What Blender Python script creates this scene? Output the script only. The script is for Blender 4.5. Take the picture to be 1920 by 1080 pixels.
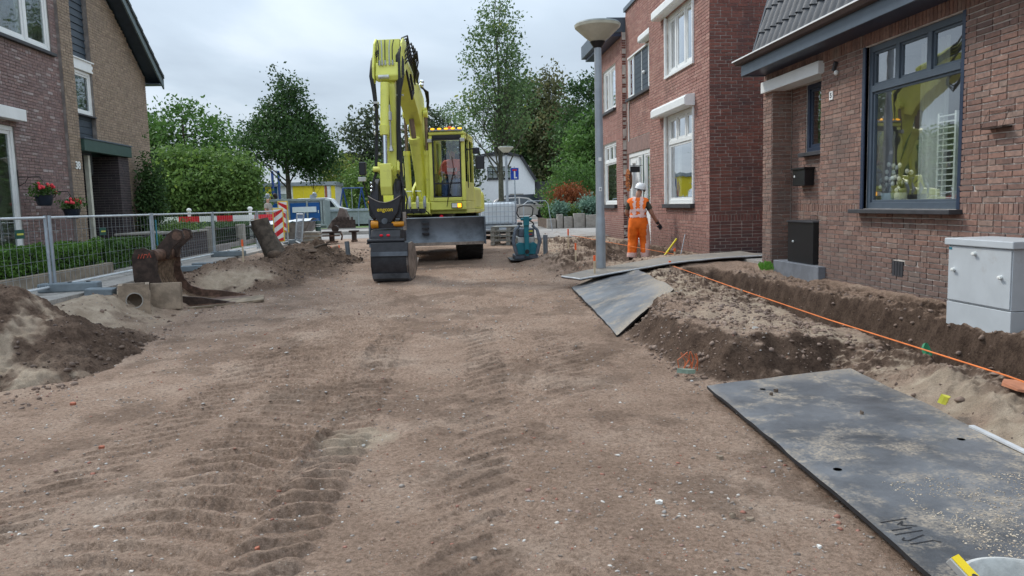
import bpy, math, random
import numpy as np
from mathutils import Vector, Matrix
for o in list(bpy.data.objects): bpy.data.objects.remove(o)
S = bpy.context.scene
C = S.collection
rnd = random.Random(7)
R = math.radians
# ---------------------------------------------------------------- camera
yaw, pitch, roll = R(4.76), R(6.19), R(1.6)
fw = Vector((math.sin(yaw)*math.cos(pitch), math.cos(yaw)*math.cos(pitch), -math.sin(pitch)))
r0 = Vector((math.cos(yaw), -math.sin(yaw), 0)); u0 = r0.cross(fw)
rt = r0*math.cos(roll)-u0*math.sin(roll); up = u0*math.cos(roll)+r0*math.sin(roll)
cd = bpy.data.cameras.new('camera'); cam = bpy.data.objects.new('camera', cd); C.objects.link(cam)
m = Matrix((rt, up, -fw)).transposed().to_4x4(); m.translation = Vector((0, 0, 1.5)); cam.matrix_world = m
cd.lens = 27.0; cd.sensor_width = 36; cd.clip_end = 3000; cd.clip_start = .05
S.camera = cam
# ---------------------------------------------------------------- sky and sun
SUN_EL, SUN_AZ = R(46), R(-50)      # azimuth from +Y towards +X
W = bpy.data.worlds.new('World'); S.world = W; W.use_nodes = True
nt = W.node_tree; N = nt.nodes; L = nt.links
for n in list(N): N.remove(n)
def nd(tree, t, **k):
    n = tree.nodes.new(t)
    for a, b in k.items():
        if a.startswith('i_'):
            kk = a[2:]; n.inputs[int(kk) if kk.isdigit() else kk.replace('_', ' ')].default_value = b
        else: setattr(n, a, b)
    return n
out = nd(nt, 'ShaderNodeOutputWorld'); bg = nd(nt, 'ShaderNodeBackground'); bg.inputs[1].default_value = .1
sky = nd(nt, 'ShaderNodeTexSky', sky_type='NISHITA', sun_disc=False, sun_elevation=SUN_EL, sun_rotation=SUN_AZ)
tc = nd(nt, 'ShaderNodeTexCoord'); sp = nd(nt, 'ShaderNodeSeparateXYZ'); L.new(tc.outputs['Generated'], sp.inputs[0])
# clouds drawn on a level layer: direction divided by its height
mx = nd(nt, 'ShaderNodeMath', operation='MAXIMUM', i_1=.0); L.new(sp.outputs[2], mx.inputs[0])
ad = nd(nt, 'ShaderNodeMath', operation='ADD', i_1=.16); L.new(mx.outputs[0], ad.inputs[0])
vx = nd(nt, 'ShaderNodeMath', operation='DIVIDE'); L.new(sp.outputs[0], vx.inputs[0]); L.new(ad.outputs[0], vx.inputs[1])
vy = nd(nt, 'ShaderNodeMath', operation='DIVIDE'); L.new(sp.outputs[1], vy.inputs[0]); L.new(ad.outputs[0], vy.inputs[1])
cb = nd(nt, 'ShaderNodeCombineXYZ'); L.new(vx.outputs[0], cb.inputs[0]); L.new(vy.outputs[0], cb.inputs[1])
n1 = nd(nt, 'ShaderNodeTexNoise', i_Scale=.75, i_Detail=6, i_Roughness=.5, i_Distortion=.4); L.new(cb.outputs[0], n1.inputs['Vector'])
rp = nd(nt, 'ShaderNodeValToRGB'); L.new(n1.outputs[0], rp.inputs[0])
rp.color_ramp.elements[0].position = .38; rp.color_ramp.elements[0].color = (3.35, 3.95, 4.65, 1)
rp.color_ramp.elements[1].position = .60; rp.color_ramp.elements[1].color = (5.0, 5.65, 6.35, 1)
e = rp.color_ramp.elements.new(.5); e.color = (4.0, 4.7, 5.45, 1)
# overcast sky: brightness rises evenly from the horizon to the zenith
gr = nd(nt, 'ShaderNodeMath', operation='MULTIPLY_ADD', i_1=1.75, i_2=.72); L.new(mx.outputs[0], gr.inputs[0])
gm = nd(nt, 'ShaderNodeVectorMath', operation='SCALE'); L.new(rp.outputs[0], gm.inputs[0]); L.new(gr.outputs[0], gm.inputs['Scale'])
mix = nd(nt, 'ShaderNodeMixRGB', i_0=.93); L.new(sky.outputs[0], mix.inputs[1]); L.new(gm.outputs[0], mix.inputs[2])
L.new(mix.outputs[0], bg.inputs[0]); L.new(bg.outputs[0], out.inputs[0])
sd = bpy.data.lights.new('sun', 'SUN'); sd.energy = 1.5; sd.angle = R(11); sd.color = (1, .96, .9)
so = bpy.data.objects.new('sun', sd); C.objects.link(so)
dirv = Vector((math.sin(SUN_AZ)*math.cos(SUN_EL), math.cos(SUN_AZ)*math.cos(SUN_EL), math.sin(SUN_EL)))
so.rotation_euler = dirv.to_track_quat('Z', 'Y').to_euler()
S.view_settings.view_transform = 'Standard'; S.view_settings.look = 'None'
S.view_settings.exposure = 0.66; S.view_settings.gamma = 1; S.view_settings.use_curve_mapping = False
S.cycles.max_bounces = 6; S.cycles.transparent_max_bounces = 12

# ---------------------------------------------------------------- materials
MATS = {}
def mat(name, col, rough=.7, metal=0, var=.12, scale=6, bump=0, bscale=40, col2=None, det=5, thr=(.4, .62), attr=None, spec=.4, trans=0, emit=0, grime=None):
    """principled material; large soft variation, optional second colour in patches, fine bump"""
    if name in MATS: return MATS[name]
    m = bpy.data.materials.new(name); m.use_nodes = True; t = m.node_tree
    b = t.nodes['Principled BSDF']; b.inputs['Roughness'].default_value = rough; b.inputs['Metallic'].default_value = metal
    b.inputs['Specular IOR Level'].default_value = spec
    tc = nd(t, 'ShaderNodeTexCoord')
    no = nd(t, 'ShaderNodeTexNoise', i_Scale=scale, i_Detail=det, i_Roughness=.6); t.links.new(tc.outputs['Object'], no.inputs['Vector'])
    r = nd(t, 'ShaderNodeValToRGB'); t.links.new(no.outputs[0], r.inputs[0])
    r.color_ramp.elements[0].position = thr[0]; r.color_ramp.elements[1].position = thr[1]
    c2 = col2 or tuple(min(1, c*(1+var)) for c in col); c1 = col if col2 else tuple(c*(1-var) for c in col)
    r.color_ramp.elements[0].color = (*c1, 1); r.color_ramp.elements[1].color = (*c2, 1)
    last = r.outputs[0]
    if grime:
        n3 = nd(t, 'ShaderNodeTexNoise', i_Scale=grime[1], i_Detail=7, i_Roughness=.7); t.links.new(tc.outputs['Object'], n3.inputs['Vector'])
        g3 = nd(t, 'ShaderNodeMapRange', i_1=grime[2], i_2=grime[2]+.14, i_3=0, i_4=grime[3]); t.links.new(n3.outputs[0], g3.inputs[0])
        gx = nd(t, 'ShaderNodeMixRGB'); t.links.new(g3.outputs[0], gx.inputs[0]); t.links.new(last, gx.inputs[1]); gx.inputs[2].default_value = (*grime[0], 1); last = gx.outputs[0]
        gr_ = nd(t, 'ShaderNodeMapRange', i_1=0, i_2=1, i_3=rough, i_4=.9); t.links.new(g3.outputs[0], gr_.inputs[0]); t.links.new(gr_.outputs[0], b.inputs['Roughness'])
    t.links.new(last, b.inputs['Base Color'])
    if emit:
        b.inputs['Emission Color'].default_value = (*col, 1); b.inputs['Emission Strength'].default_value = emit
    if bump:
        n2 = nd(t, 'ShaderNodeTexNoise', i_Scale=bscale, i_Detail=5, i_Roughness=.65); t.links.new(tc.outputs['Object'], n2.inputs['Vector'])
        bp = nd(t, 'ShaderNodeBump', i_Strength=min(1, bump), i_Distance=.01); t.links.new(n2.outputs[0], bp.inputs['Height']); t.links.new(bp.outputs[0], b.inputs['Normal'])
    MATS[name] = m; return m
def brickmat(name, cols, rough=.85, dirtz=None, dirt=(.06, .05, .055)):
    """colour picked per brick: face attribute 'tone' plus the object's random; grime patches in place"""
    m = bpy.data.materials.new(name); m.use_nodes = True; t = m.node_tree; b = t.nodes['Principled BSDF']; b.inputs['Roughness'].default_value = rough
    at = nd(t, 'ShaderNodeAttribute', attribute_name='tone'); oi = nd(t, 'ShaderNodeObjectInfo')
    a = nd(t, 'ShaderNodeMath', operation='ADD'); t.links.new(at.outputs['Fac'], a.inputs[0]); t.links.new(oi.outputs['Random'], a.inputs[1])
    f = nd(t, 'ShaderNodeMath', operation='FRACT'); t.links.new(a.outputs[0], f.inputs[0])
    r = nd(t, 'ShaderNodeValToRGB'); r.color_ramp.interpolation = 'LINEAR'; t.links.new(f.outputs[0], r.inputs[0])
    el = r.color_ramp.elements
    for i, c in enumerate(cols):
        p = i/(len(cols)-1)
        if i == 0: q = el[0]; q.position = 0
        elif i == len(cols)-1: q = el[len(el)-1]; q.position = 1
        else: q = el.new(p)
        q.color = (*c, 1)
    ge = nd(t, 'ShaderNodeNewGeometry')
    no = nd(t, 'ShaderNodeTexNoise', i_Scale=26, i_Detail=4); t.links.new(ge.outputs['Position'], no.inputs['Vector'])
    mm = nd(t, 'ShaderNodeMixRGB', blend_type='MULTIPLY', i_0=.55); t.links.new(r.outputs[0], mm.inputs[1])
    r2 = nd(t, 'ShaderNodeValToRGB'); t.links.new(no.outputs[0], r2.inputs[0]); r2.color_ramp.elements[0].position = .3; r2.color_ramp.elements[0].color = (.5, .5, .52, 1); r2.color_ramp.elements[1].position = .7; r2.color_ramp.elements[1].color = (1.35, 1.3, 1.25, 1)
    t.links.new(r2.outputs[0], mm.inputs[2])
    n3 = nd(t, 'ShaderNodeTexNoise', i_Scale=1.3, i_Detail=5, i_Roughness=.65); t.links.new(ge.outputs['Position'], n3.inputs['Vector'])
    r3 = nd(t, 'ShaderNodeValToRGB'); t.links.new(n3.outputs[0], r3.inputs[0]); r3.color_ramp.elements[0].position = .52; r3.color_ramp.elements[1].position = .72; r3.color_ramp.elements[0].color = (0, 0, 0, 1); r3.color_ramp.elements[1].color = (.6, .6, .6, 1)
    last = r3.outputs[0]
    if dirtz:
        s = nd(t, 'ShaderNodeSeparateXYZ'); t.links.new(ge.outputs['Position'], s.inputs[0])
        mr = nd(t, 'ShaderNodeMapRange', i_1=dirtz[0], i_2=dirtz[1], i_3=.85, i_4=0.); t.links.new(s.outputs[2], mr.inputs[0])
        mxx = nd(t, 'ShaderNodeMath', operation='MAXIMUM'); t.links.new(last, mxx.inputs[0]); t.links.new(mr.outputs[0], mxx.inputs[1]); last = mxx.outputs[0]
    m2 = nd(t, 'ShaderNodeMixRGB'); t.links.new(last, m2.inputs[0]); t.links.new(mm.outputs[0], m2.inputs[1]); m2.inputs[2].default_value = (*dirt, 1)
    t.links.new(m2.outputs[0], b.inputs['Base Color'])
    bp = nd(t, 'ShaderNodeBump', i_Strength=.6, i_Distance=.006); t.links.new(no.outputs[0], bp.inputs['Height']); t.links.new(bp.outputs[0], b.inputs['Normal'])
    MATS[name] = m; return m
def glassmat(name, tint=(.8, .85, .85), f=1.0, base=.0):
    m = bpy.data.materials.new(name); m.use_nodes = True; t = m.node_tree; t.nodes.clear()
    o = nd(t, 'ShaderNodeOutputMaterial'); mx = nd(t, 'ShaderNodeMixShader'); tr = nd(t, 'ShaderNodeBsdfTransparent'); gl = nd(t, 'ShaderNodeBsdfGlossy')
    tr.inputs[0].default_value = (*tint, 1); gl.inputs['Roughness'].default_value = .015; gl.inputs[0].default_value = (.95, .97, 1, 1)
    fr = nd(t, 'ShaderNodeFresnel', i_IOR=1.5); mu = nd(t, 'ShaderNodeMath', operation='MULTIPLY_ADD', use_clamp=True); mu.inputs[1].default_value = f; mu.inputs[2].default_value = base
    ge = nd(t, 'ShaderNodeNewGeometry'); nw = nd(t, 'ShaderNodeTexNoise', i_Scale=1.7, i_Detail=2); bw = nd(t, 'ShaderNodeBump', i_Strength=.10, i_Distance=.02); t.links.new(ge.outputs['Position'], nw.inputs['Vector']); t.links.new(nw.outputs[0], bw.inputs['Height']); t.links.new(bw.outputs[0], gl.inputs['Normal'])
    t.links.new(fr.outputs[0], mu.inputs[0]); bf = nd(t, 'ShaderNodeMath', operation='SUBTRACT', i_0=1.); t.links.new(ge.outputs['Backfacing'], bf.inputs[1]); mb_ = nd(t, 'ShaderNodeMath', operation='MULTIPLY'); t.links.new(mu.outputs[0], mb_.inputs[0]); t.links.new(bf.outputs[0], mb_.inputs[1]); t.links.new(mb_.outputs[0], mx.inputs[0]); t.links.new(tr.outputs[0], mx.inputs[1]); t.links.new(gl.outputs[0], mx.inputs[2]); t.links.new(mx.outputs[0], o.inputs[0])
    MATS[name] = m; return m
def leafmat(name, c1, c2, c3=None, trans=.35):
    m = bpy.data.materials.new(name); m.use_nodes = True; t = m.node_tree; t.nodes.clear()
    o = nd(t, 'ShaderNodeOutputMaterial'); mx = nd(t, 'ShaderNodeMixShader', i_0=trans); d = nd(t, 'ShaderNodeBsdfPrincipled', i_Roughness=.6); tl = nd(t, 'ShaderNodeBsdfTranslucent')
    d.inputs['Specular IOR Level'].default_value = .3
    at = nd(t, 'ShaderNodeAttribute', attribute_name='tone'); r = nd(t, 'ShaderNodeValToRGB'); t.links.new(at.outputs['Fac'], r.inputs[0])
    r.color_ramp.elements[0].color = (*c1, 1); r.color_ramp.elements[1].color = (*c2, 1)
    if c3: e = r.color_ramp.elements.new(.93); e.color = (*c2, 1); r.color_ramp.elements[-1].color = (*c3, 1)
    t.links.new(r.outputs[0], d.inputs['Base Color']); t.links.new(r.outputs[0], tl.inputs[0])
    t.links.new(d.outputs[0], mx.inputs[1]); t.links.new(tl.outputs[0], mx.inputs[2]); t.links.new(mx.outputs[0], o.inputs[0])
    MATS[name] = m; return m

# ---------------------------------------------------------------- mesh builder
def Vv(p): return Vector(p)
class MB:
    def __init__(s): s.v = []; s.f = []; s.t = []; s.tone = None
    def add(s, vs, fs):
        n = len(s.v); s.v += [tuple(p) for p in vs]; s.f += [tuple(i+n for i in f) for f in fs]
        s.t += [s.tone if s.tone is not None else 0.]*len(fs); return s
    def hexa(s, p): return s.add(p, [(0, 3, 2, 1), (4, 5, 6, 7), (0, 1, 5, 4), (1, 2, 6, 5), (2, 3, 7, 6), (3, 0, 4, 7)])
    def box(s, c, d, rz=0, rx=0, ry=0):
        M = Matrix.Rotation(rz, 3, 'Z') @ Matrix.Rotation(ry, 3, 'Y') @ Matrix.Rotation(rx, 3, 'X'); c = Vv(c)
        return s.hexa([c+M @ Vv((x*d[0]/2, y*d[1]/2, z*d[2]/2)) for z in (-1, 1) for x, y in ((-1, -1), (1, -1), (1, 1), (-1, 1))])
    def b2(s, a, b): # box by corners
        a, b = [min(i, j) for i, j in zip(a, b)], [max(i, j) for i, j in zip(a, b)]
        return s.hexa([(x, y, z) for z in (a[2], b[2]) for x, y in ((a[0], a[1]), (b[0], a[1]), (b[0], b[1]), (a[0], b[1]))])
    def prism(s, prof, fn, t0, t1): # 2-D profile, fn(p0,p1,t)->xyz
        n = len(prof); a = [fn(p[0], p[1], t0) for p in prof]; b = [fn(p[0], p[1], t1) for p in prof]
        return s.add(a+b, [tuple(range(n-1, -1, -1)), tuple(range(n, 2*n))]+[(i, (i+1) % n, n+(i+1) % n, n+i) for i in range(n)])
    def tube(s, pts, r, k=8, cap=True):
        pts = [Vv(p) for p in pts]; n = len(pts); rs = r if isinstance(r, (list, tuple)) else [r]*n
        vs = []; a = None
        for i, p in enumerate(pts):
            d = (pts[min(i+1, n-1)]-pts[max(i-1, 0)]).normalized()
            if a is None: a = d.orthogonal().normalized()
            else:
                a = a-d*a.dot(d); a = a.normalized() if a.length > 1e-6 else d.orthogonal().normalized()
            b = d.cross(a)
            vs += [p+(a*math.cos(2*math.pi*j/k)+b*math.sin(2*math.pi*j/k))*rs[i] for j in range(k)]
        fs = [(i*k+j, i*k+(j+1) % k, (i+1)*k+(j+1) % k, (i+1)*k+j) for i in range(n-1) for j in range(k)]
        if cap: fs += [tuple(range(k-1, -1, -1)), tuple((n-1)*k+j for j in range(k))]
        return s.add(vs, fs)
    def cyl(s, a, b, r, k=14, r2=None): return s.tube([a, b], [r, r if r2 is None else r2], k)
    def lathe(s, prof, c, k=20, ax='Z', cap=True):
        c = Vv(c); vs = []
        for r, h in prof:
            for j in range(k):
                x, y = r*math.cos(2*math.pi*j/k), r*math.sin(2*math.pi*j/k)
                vs.append(c+Vv({'Z': (x, y, h), 'X': (h, x, y), 'Y': (x, h, y)}[ax]))
        n = len(prof)
        return s.add(vs, [(i*k+j, i*k+(j+1) % k, (i+1)*k+(j+1) % k, (i+1)*k+j) for i in range(n-1) for j in range(k)]+([tuple(range(k)), tuple((n-1)*k+j for j in range(k))] if cap else []))
    def ell(s, c, r, k=10, m=7):
        c = Vv(c); r = (r, r, r) if not isinstance(r, (tuple, list)) else r
        vs = [c+Vv((r[0]*math.sin(math.pi*i/m)*math.cos(2*math.pi*j/k), r[1]*math.sin(math.pi*i/m)*math.sin(2*math.pi*j/k), r[2]*math.cos(math.pi*i/m))) for i in range(m+1) for j in range(k)]
        return s.add(vs, [(i*k+j, (i+1)*k+j, (i+1)*k+(j+1) % k, i*k+(j+1) % k) for i in range(m) for j in range(k)])
    def quad(s, *p): return s.add(p, [tuple(range(len(p)))])
    def mesh(s, name, mat, smooth=False):
        me = bpy.data.meshes.new(name); me.from_pydata(s.v, [], s.f); me.materials.append(mat if not isinstance(mat, str) else MATS[mat])
        if any(s.t):
            a = me.attributes.new('tone', 'FLOAT', 'FACE'); a.data.foreach_set('value', s.t)
        if smooth:
            me.polygons.foreach_set('use_smooth', [True]*len(me.polygons)); me.set_sharp_from_angle(angle=R(smooth if smooth is not True and smooth > 1 else 40))
        me.update(); return me
    def build(s, name, mat, parent=None, local=False, bevel=0, smooth=False, kind=None, label=None):
        if parent is not None and not local:
            iv = Matrix.Translation(-wloc(parent)); s.v = [tuple(iv @ Vv(p)) for p in s.v]
        o = bpy.data.objects.new(name, s.mesh(name, mat, smooth)); C.objects.link(o); o.parent = parent
        if bevel:
            b = o.modifiers.new('bevel', 'BEVEL'); b.width = bevel; b.segments = 2; b.limit_method = 'ANGLE'
        if kind: o['kind'] = kind
        if label: o['label'] = label
        return o
def wloc(o):
    v = Vector((0, 0, 0))
    while o is not None: v = v+o.location; o = o.parent
    return v
def thing(name, label, cat, loc=(0, 0, 0), group=None, rz=0):
    o = bpy.data.objects.new(name, None); C.objects.link(o); o.location = loc; o.rotation_euler = (0, 0, rz); o.empty_display_size = .2
    o['label'] = label; o['category'] = cat
    if group: o['group'] = group
    return o
def tag(o, label, cat, group=None):
    o['label'] = label; o['category'] = cat
    if group: o['group'] = group
    return o
def copytree(o, parent=None):
    c = o.copy(); C.objects.link(c); c.parent = parent
    for ch in list(o.children): copytree(ch, c)
    return c
def npmesh(name, V, F, mat, tone=None, parent=None, smooth=False, kind=None, attrs=None):
    me = bpy.data.meshes.new(name); V = np.asarray(V, np.float32); F = np.asarray(F, np.int32); k = F.shape[1]
    if parent is not None: V = V-np.array(wloc(parent), np.float32)
    me.vertices.add(len(V)); me.vertices.foreach_set('co', V.ravel()); me.loops.add(F.size); me.loops.foreach_set('vertex_index', F.ravel())
    me.polygons.add(len(F)); me.polygons.foreach_set('loop_start', np.arange(0, F.size, k, dtype=np.int32)); me.polygons.foreach_set('loop_total', np.full(len(F), k, np.int32))
    me.update(calc_edges=True)
    if tone is not None:
        a = me.attributes.new('tone', 'FLOAT', 'FACE'); a.data.foreach_set('value', np.asarray(tone, np.float32))
    for an, av in (attrs or {}).items():
        a = me.attributes.new(an, 'FLOAT', 'POINT'); a.data.foreach_set('value', np.asarray(av, np.float32))
    me.materials.append(MATS[mat] if isinstance(mat, str) else mat)
    if smooth: me.polygons.foreach_set('use_smooth', np.ones(len(F), bool))
    o = bpy.data.objects.new(name, me); C.objects.link(o); o.parent = parent
    if kind: o['kind'] = kind
    return o
# value noise
def hsh(i, j, s): 
    h = (i.astype(np.int64)*374761393+j.astype(np.int64)*668265263+s*1274126177) & 0x7fffffff
    h = ((h ^ (h >> 13))*1103515245+12345) & 0x7fffffff
    h = (h ^ (h >> 16))*2654435 & 0x7fffffff
    return (h & 0xffff)/65535.
def vnoise(x, y, s=0):
    i = np.floor(x); j = np.floor(y); fx = x-i; fy = y-j; fx = fx*fx*fx*(fx*(fx*6-15)+10); fy = fy*fy*fy*(fy*(fy*6-15)+10)
    a = hsh(i, j, s); b = hsh(i+1, j, s); c = hsh(i, j+1, s); d = hsh(i+1, j+1, s)
    return (a*(1-fx)+b*fx)*(1-fy)+(c*(1-fx)+d*fx)*fy*1.-.5
def fbm(x, y, o=4, s=0, g=.5):
    t = np.zeros_like(x); a = 1.
    for k in range(o):
        c, n = math.cos(k*1.3), math.sin(k*1.3)
        t += a*vnoise((x*c-y*n)*2**k+k*17.3, (x*n+y*c)*2**k+k*9.1, s+k); a *= g
    return t
def sst(a, b, x): t = np.clip((x-a)/(b-a), 0, 1); return t*t*(3-2*t)
# ---------------------------------------------------------------- ground
RY = [0, 7, 11, 14.6, 17.2, 22, 27, 60]; RZ = [0, 0, .05, .13, .27, .36, .42, .5]
TRK = [ # path points (x,y), half width, depth, lug period, slant, two-sided
    ([(-1.65, 2.0), (-1.42, 3.3), (-1.27, 4.4), (-1.2, 5.6), (-1.2, 7.2), (-1.22, 9), (-1.22, 11), (-1.2, 13.5)], .40, .033, .158, .45, 0),
    ([(-1.0, 2.0), (-.80, 3.6), (-.72, 5), (-.70, 6.6), (-.70, 8.5), (-.70, 13)], .17, .034, .15, -.25, 0),
    ([(.1, 2.0), (.22, 3.5), (.38, 5), (.5, 7), (.5, 11), (.5, 15)], .34, .017, .20, 1.3, 1),
    ([(-2.7, 2.4), (-2.2, 4.2), (-1.9, 6.5), (-1.85, 9), (-1.8, 12)], .24, .020, .17, -1.0, 0),
    ([(1.0, 6.2), (1.15, 8), (1.2, 11), (1.2, 15)], .25, .015, .18, -1.2, 0)]
def track(x, y):
    z = np.zeros_like(x); w5 = fbm(x*16, y*16, 3, 49)
    for P, hw, dp, per, sl, two in TRK:
        P = np.array(P); xs = np.interp(y, P[:, 1], P[:, 0]); t = (x-xs)
        inside = (y > P[0, 1]-.5) & (y < P[-1, 1])
        w = sst(hw*1.25, hw*.85, np.abs(t))*inside
        m = np.clip(.85+.9*fbm(x*1.1, y*.7, 3, 41), .6, 1.15)
        ph = (y+.35*t*t+sl*(np.abs(t) if two else t)*.6+.05*fbm(x*3, y*3, 2, 5))/per; fr = ph-np.floor(ph)
        lug = np.where(fr < .5, sst(0, .07, fr)*sst(.5, .26, fr), 0)
        fade = 1-.30*sst(6, 13, y)
        brk = np.clip(.95+.75*fbm(x*4, y*4, 3, 47), .35, 1.2); z += w*m*fade*dp*(lug*1.5*brk-.42)+w*dp*.16*np.maximum(w5, 0)
        z += m*dp*.55*np.exp(-((np.abs(t)-hw*1.25)/.05)**2)*inside*(.4+fbm(x*6, y*6, 3, 9))
    return z
def bump2(x, y, cx, cy, rx, ry, h, p=1.): 
    d = np.sqrt(((x-cx)/rx)**2+((y-cy)/ry)**2); return h*np.clip(1-d, 0, 1)**p
def H(x, y, fine=True):
    x = np.asarray(x, float); y = np.asarray(y, float)
    road = np.interp(y, RY, RZ)
    w1 = fbm(x*.9, y*.9, 4, 3); w2 = fbm(x*3.1, y*3.1, 4, 13); w3 = fbm(x*9, y*9, 4, 23)
    z = road+.035*w1+.018*w2*sst(0, 1.5, 3-np.abs(x+.2))
    lev = .40
    # left side: rise to the pavement
    le = -4.35+.3*w1+.12*w2-.3*sst(11, 9, y)
    sL = sst(le+.35, le-.45, x)*sst(33, 27, y)
    z = z*(1-sL)+(lev+.05*w2*sst(-5.3, -5., x)-.03)*sL
    z -= .05*np.exp(-((x-le-.5)/.25)**2)*sst(27, 24, y)*sst(1, 4, y)
    z += bump2(x, y, -3.7, 16.5, 1.1, 2.6, .20, 1.)*(1+w2)+bump2(x, y, -2.9, 18, .9, 3, .2)*(1+w2*1.5)
    z += bump2(x, y, -3.3, 20.5, 1.5, 2.2, .12)*(1+w2)
    # right side: undisturbed block, bank, trench, ledge along the wall
    ny = 6.05+.22*w1+.1*w2
    edge = np.interp(y, [5.8, 6.2, 7, 8.3, 10, 12.5, 14, 18, 22, 27], [2.35, 2.1, 1.95, 1.95, 2.35, 2.7, 2.4, 2.3, 2.5, 2.6])+.18*w1+.1*w2
    pl = sst(ny-.12, ny+.28, y)*sst(edge-.06, edge+.3+.35*sst(8, 10, y), x)
    top = .33+.02*w1+.012*w2+.02*np.sin(x*5+y*2.2)*sst(9, 7.5, y)-.12*sst(3.0, 3.6, x)*sst(9, 7.5, y)
    z = z*(1-pl)+np.maximum(top, z)*pl
    rd = sst(3.18, 3.62, x+.08*w2)*sst(ny+.5, ny-.2, y)  # ridge beside the front mat
    z = z*(1-rd)+(.21+.09*w2+.05*w3)*rd
    z += (.05*w2+.035*w3)*pl*sst(edge+.2, edge+.9, x)*sst(7.9, 9.2, y)
    tr = sst(3.72+.1*w1+.05*w2, 4.02+.14*w2, x)*sst(12.6, 11.9, y)
    z = z*(1-tr)+(-.12+.05*w2)*tr
    bk = sst(4.42+.1*w1+.07*w2+.05*w3, 4.62+.1*w1+.07*w2+.06*w3, x)*sst(12.9, 12.2, y)
    z = z*(1-bk)+(.33+.03*w2+.02*w3)*bk
    # beyond the bridge mat: pit in front of the second house
    al = sst(12.2, 12.9, y)*sst(3.4, 4.2, x)*sst(30, 27, y); z = z*(1-al)+(.42)*al
    pit = sst(14.9, 15.7, y+.2*w2)*sst(21.6, 20.6, y+.2*w1)*sst(3.1, 3.7, x+.3*w2)*sst(5.0, 4.75, x+.06*w3)
    z = z*(1-pit)+(.13+.08*w2)*pit
    z += bump2(x, y, 2.5, 15.6, 1.1, 2.0, .28)*(1+.8*w2)+bump2(x, y, 3.3, 21.3, 1.3, 1.7, .2)*(1+w2)+bump2(x, y, 3.9, 20.4, .9, 1.2, .22)*(1+w2)
    z += bump2(x, y, 2.6, 18.8, 1.3, 2.6, .1)*(1+w2)
    dig = np.maximum.reduce([pl*sst(7.6, 9, y), rd, tr, bk*.8, sL*sst(-5.25, -4.9, x), sst(13, 14.5, y)*sst(1.9, 2.5, x)*sst(24, 21, y)*sst(5, 4.8, x)])
    z += dig*(.028*w3+.05*np.abs(w2)-.012)*(1-.75*sst(12.1, 12.5, y)*sst(14.9, 14.3, y))
    # level ground outside
    outx = np.maximum(sst(5.0, 5.15, x), sst(-5.2, -5.35, x)); far = sst(27, 31, y)
    q = np.maximum(outx, far)
    z = z*(1-q)+np.interp(y, [-50, 30, 60, 400], [.40, .40, .5, .5])*q
    if fine:
        f = 1-q
        rough = .3+.9*sst(-.12, .3, w1)+.5*dig
        w4 = fbm(x*26, y*26, 3, 33)
        z += f*(track(x, y)*(1-pl)+rough*(.010*np.abs(w3)+.008*w3+.006*w4)+.004*w4)
        z += f*pl*(1-sst(7.6, 9, y))*.012*np.sin((x*2.2-y)*9+2*w2)
        gro = np.exp(-((y-(7.35+.12*x+.1*w2))/.09)**2)*sst(-1.1, -.7, x)*sst(.5, .1, x)*.03+np.exp(-((y-(6.75+.1*w2+.1*x))/.07)**2)*sst(-.2, .1, x)*sst(1.1, .8, x)*.02
        z -= gro*f*(1+w3)
    return z
def hz(x, y): return float(H(np.array([x]), np.array([y]), False)[0])
def spaced(v0, v1, step): return list(np.arange(v0, v1, step))
ys = [-60, -40, -25, -15, -8, -3, 0, 1, 1.6]+spaced(1.9, 2.3, .02)
y = ys[-1]
while y < 30: y += max(.013, .0028*y) if y < 9 else .0060*y; ys.append(y)
while y < 600: y *= 1.12; ys.append(y)
xs = spaced(-6, 6, .0215)
a = 6; pos = []
while a < 9.5: a += .09; pos.append(a)
while a < 500: a *= 1.16; pos.append(a)
xs = [-p for p in reversed(pos)]+xs+pos
GX, GY = np.meshgrid(np.array(xs), np.array(ys)); nx = len(xs); ny_ = len(ys)
GZ = H(GX, GY)
idx = np.arange(nx*ny_).reshape(ny_, nx)
GF = np.stack([idx[:-1, :-1].ravel(), idx[:-1, 1:].ravel(), idx[1:, 1:].ravel(), idx[1:, :-1].ravel()], 1)
# kind of soil per point: dark damp loam on freshly cut faces, pale sand where it was thrown
gx, gy = np.gradient(GZ, axis=1)/np.maximum(1e-6, np.gradient(GX, axis=1)), np.gradient(GZ, axis=0)/np.maximum(1e-6, np.gradient(GY, axis=0))
slp = np.sqrt(gx**2+gy**2)
w1 = fbm(GX*1.2, GY*1.2, 4, 71); w2 = fbm(GX*4, GY*4, 4, 77)
cut = sst(.25, .7, slp-.1*np.abs(w2))*np.maximum(sst(1.7, 2.1, GX)*sst(5.4, 5.9, GY), sst(3.5, 3.75, GX))*sst(5.1, 5., GX)
cut = np.maximum(cut, sst(3.72, 3.95, GX)*sst(12.5, 12., GY)*sst(4.66, 4.5, GX)*.95)
cut = np.maximum(cut, sst(15, 15.8, GY)*sst(21.5, 20.5, GY)*sst(3.3, 3.9, GX+.4*w2)*sst(5.05, 4.9, GX)*.9)
cut = np.maximum(cut, .8*sst(1.3, .8, np.hypot((GX+3.4)/1.2, (GY-16.8)/3))*sst(-.1, .15, w1+.2))
tm = np.zeros_like(GX)
for P, hw, dp, per, sl, two in TRK:
    P = np.array(P); tm = np.maximum(tm, sst(hw*1.5, hw*.9, np.abs(GX-np.interp(GY, P[:, 1], P[:, 0])))*(GY < P[-1, 1])*dp/.06)
cut = np.maximum(cut, np.clip(.6*sst(.12, .45, fbm(GX*1.6, GY*1.6, 5, 55, .6)), 0, .4)*sst(2, 1.8, GX)*sst(16, 12, GY))
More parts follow.
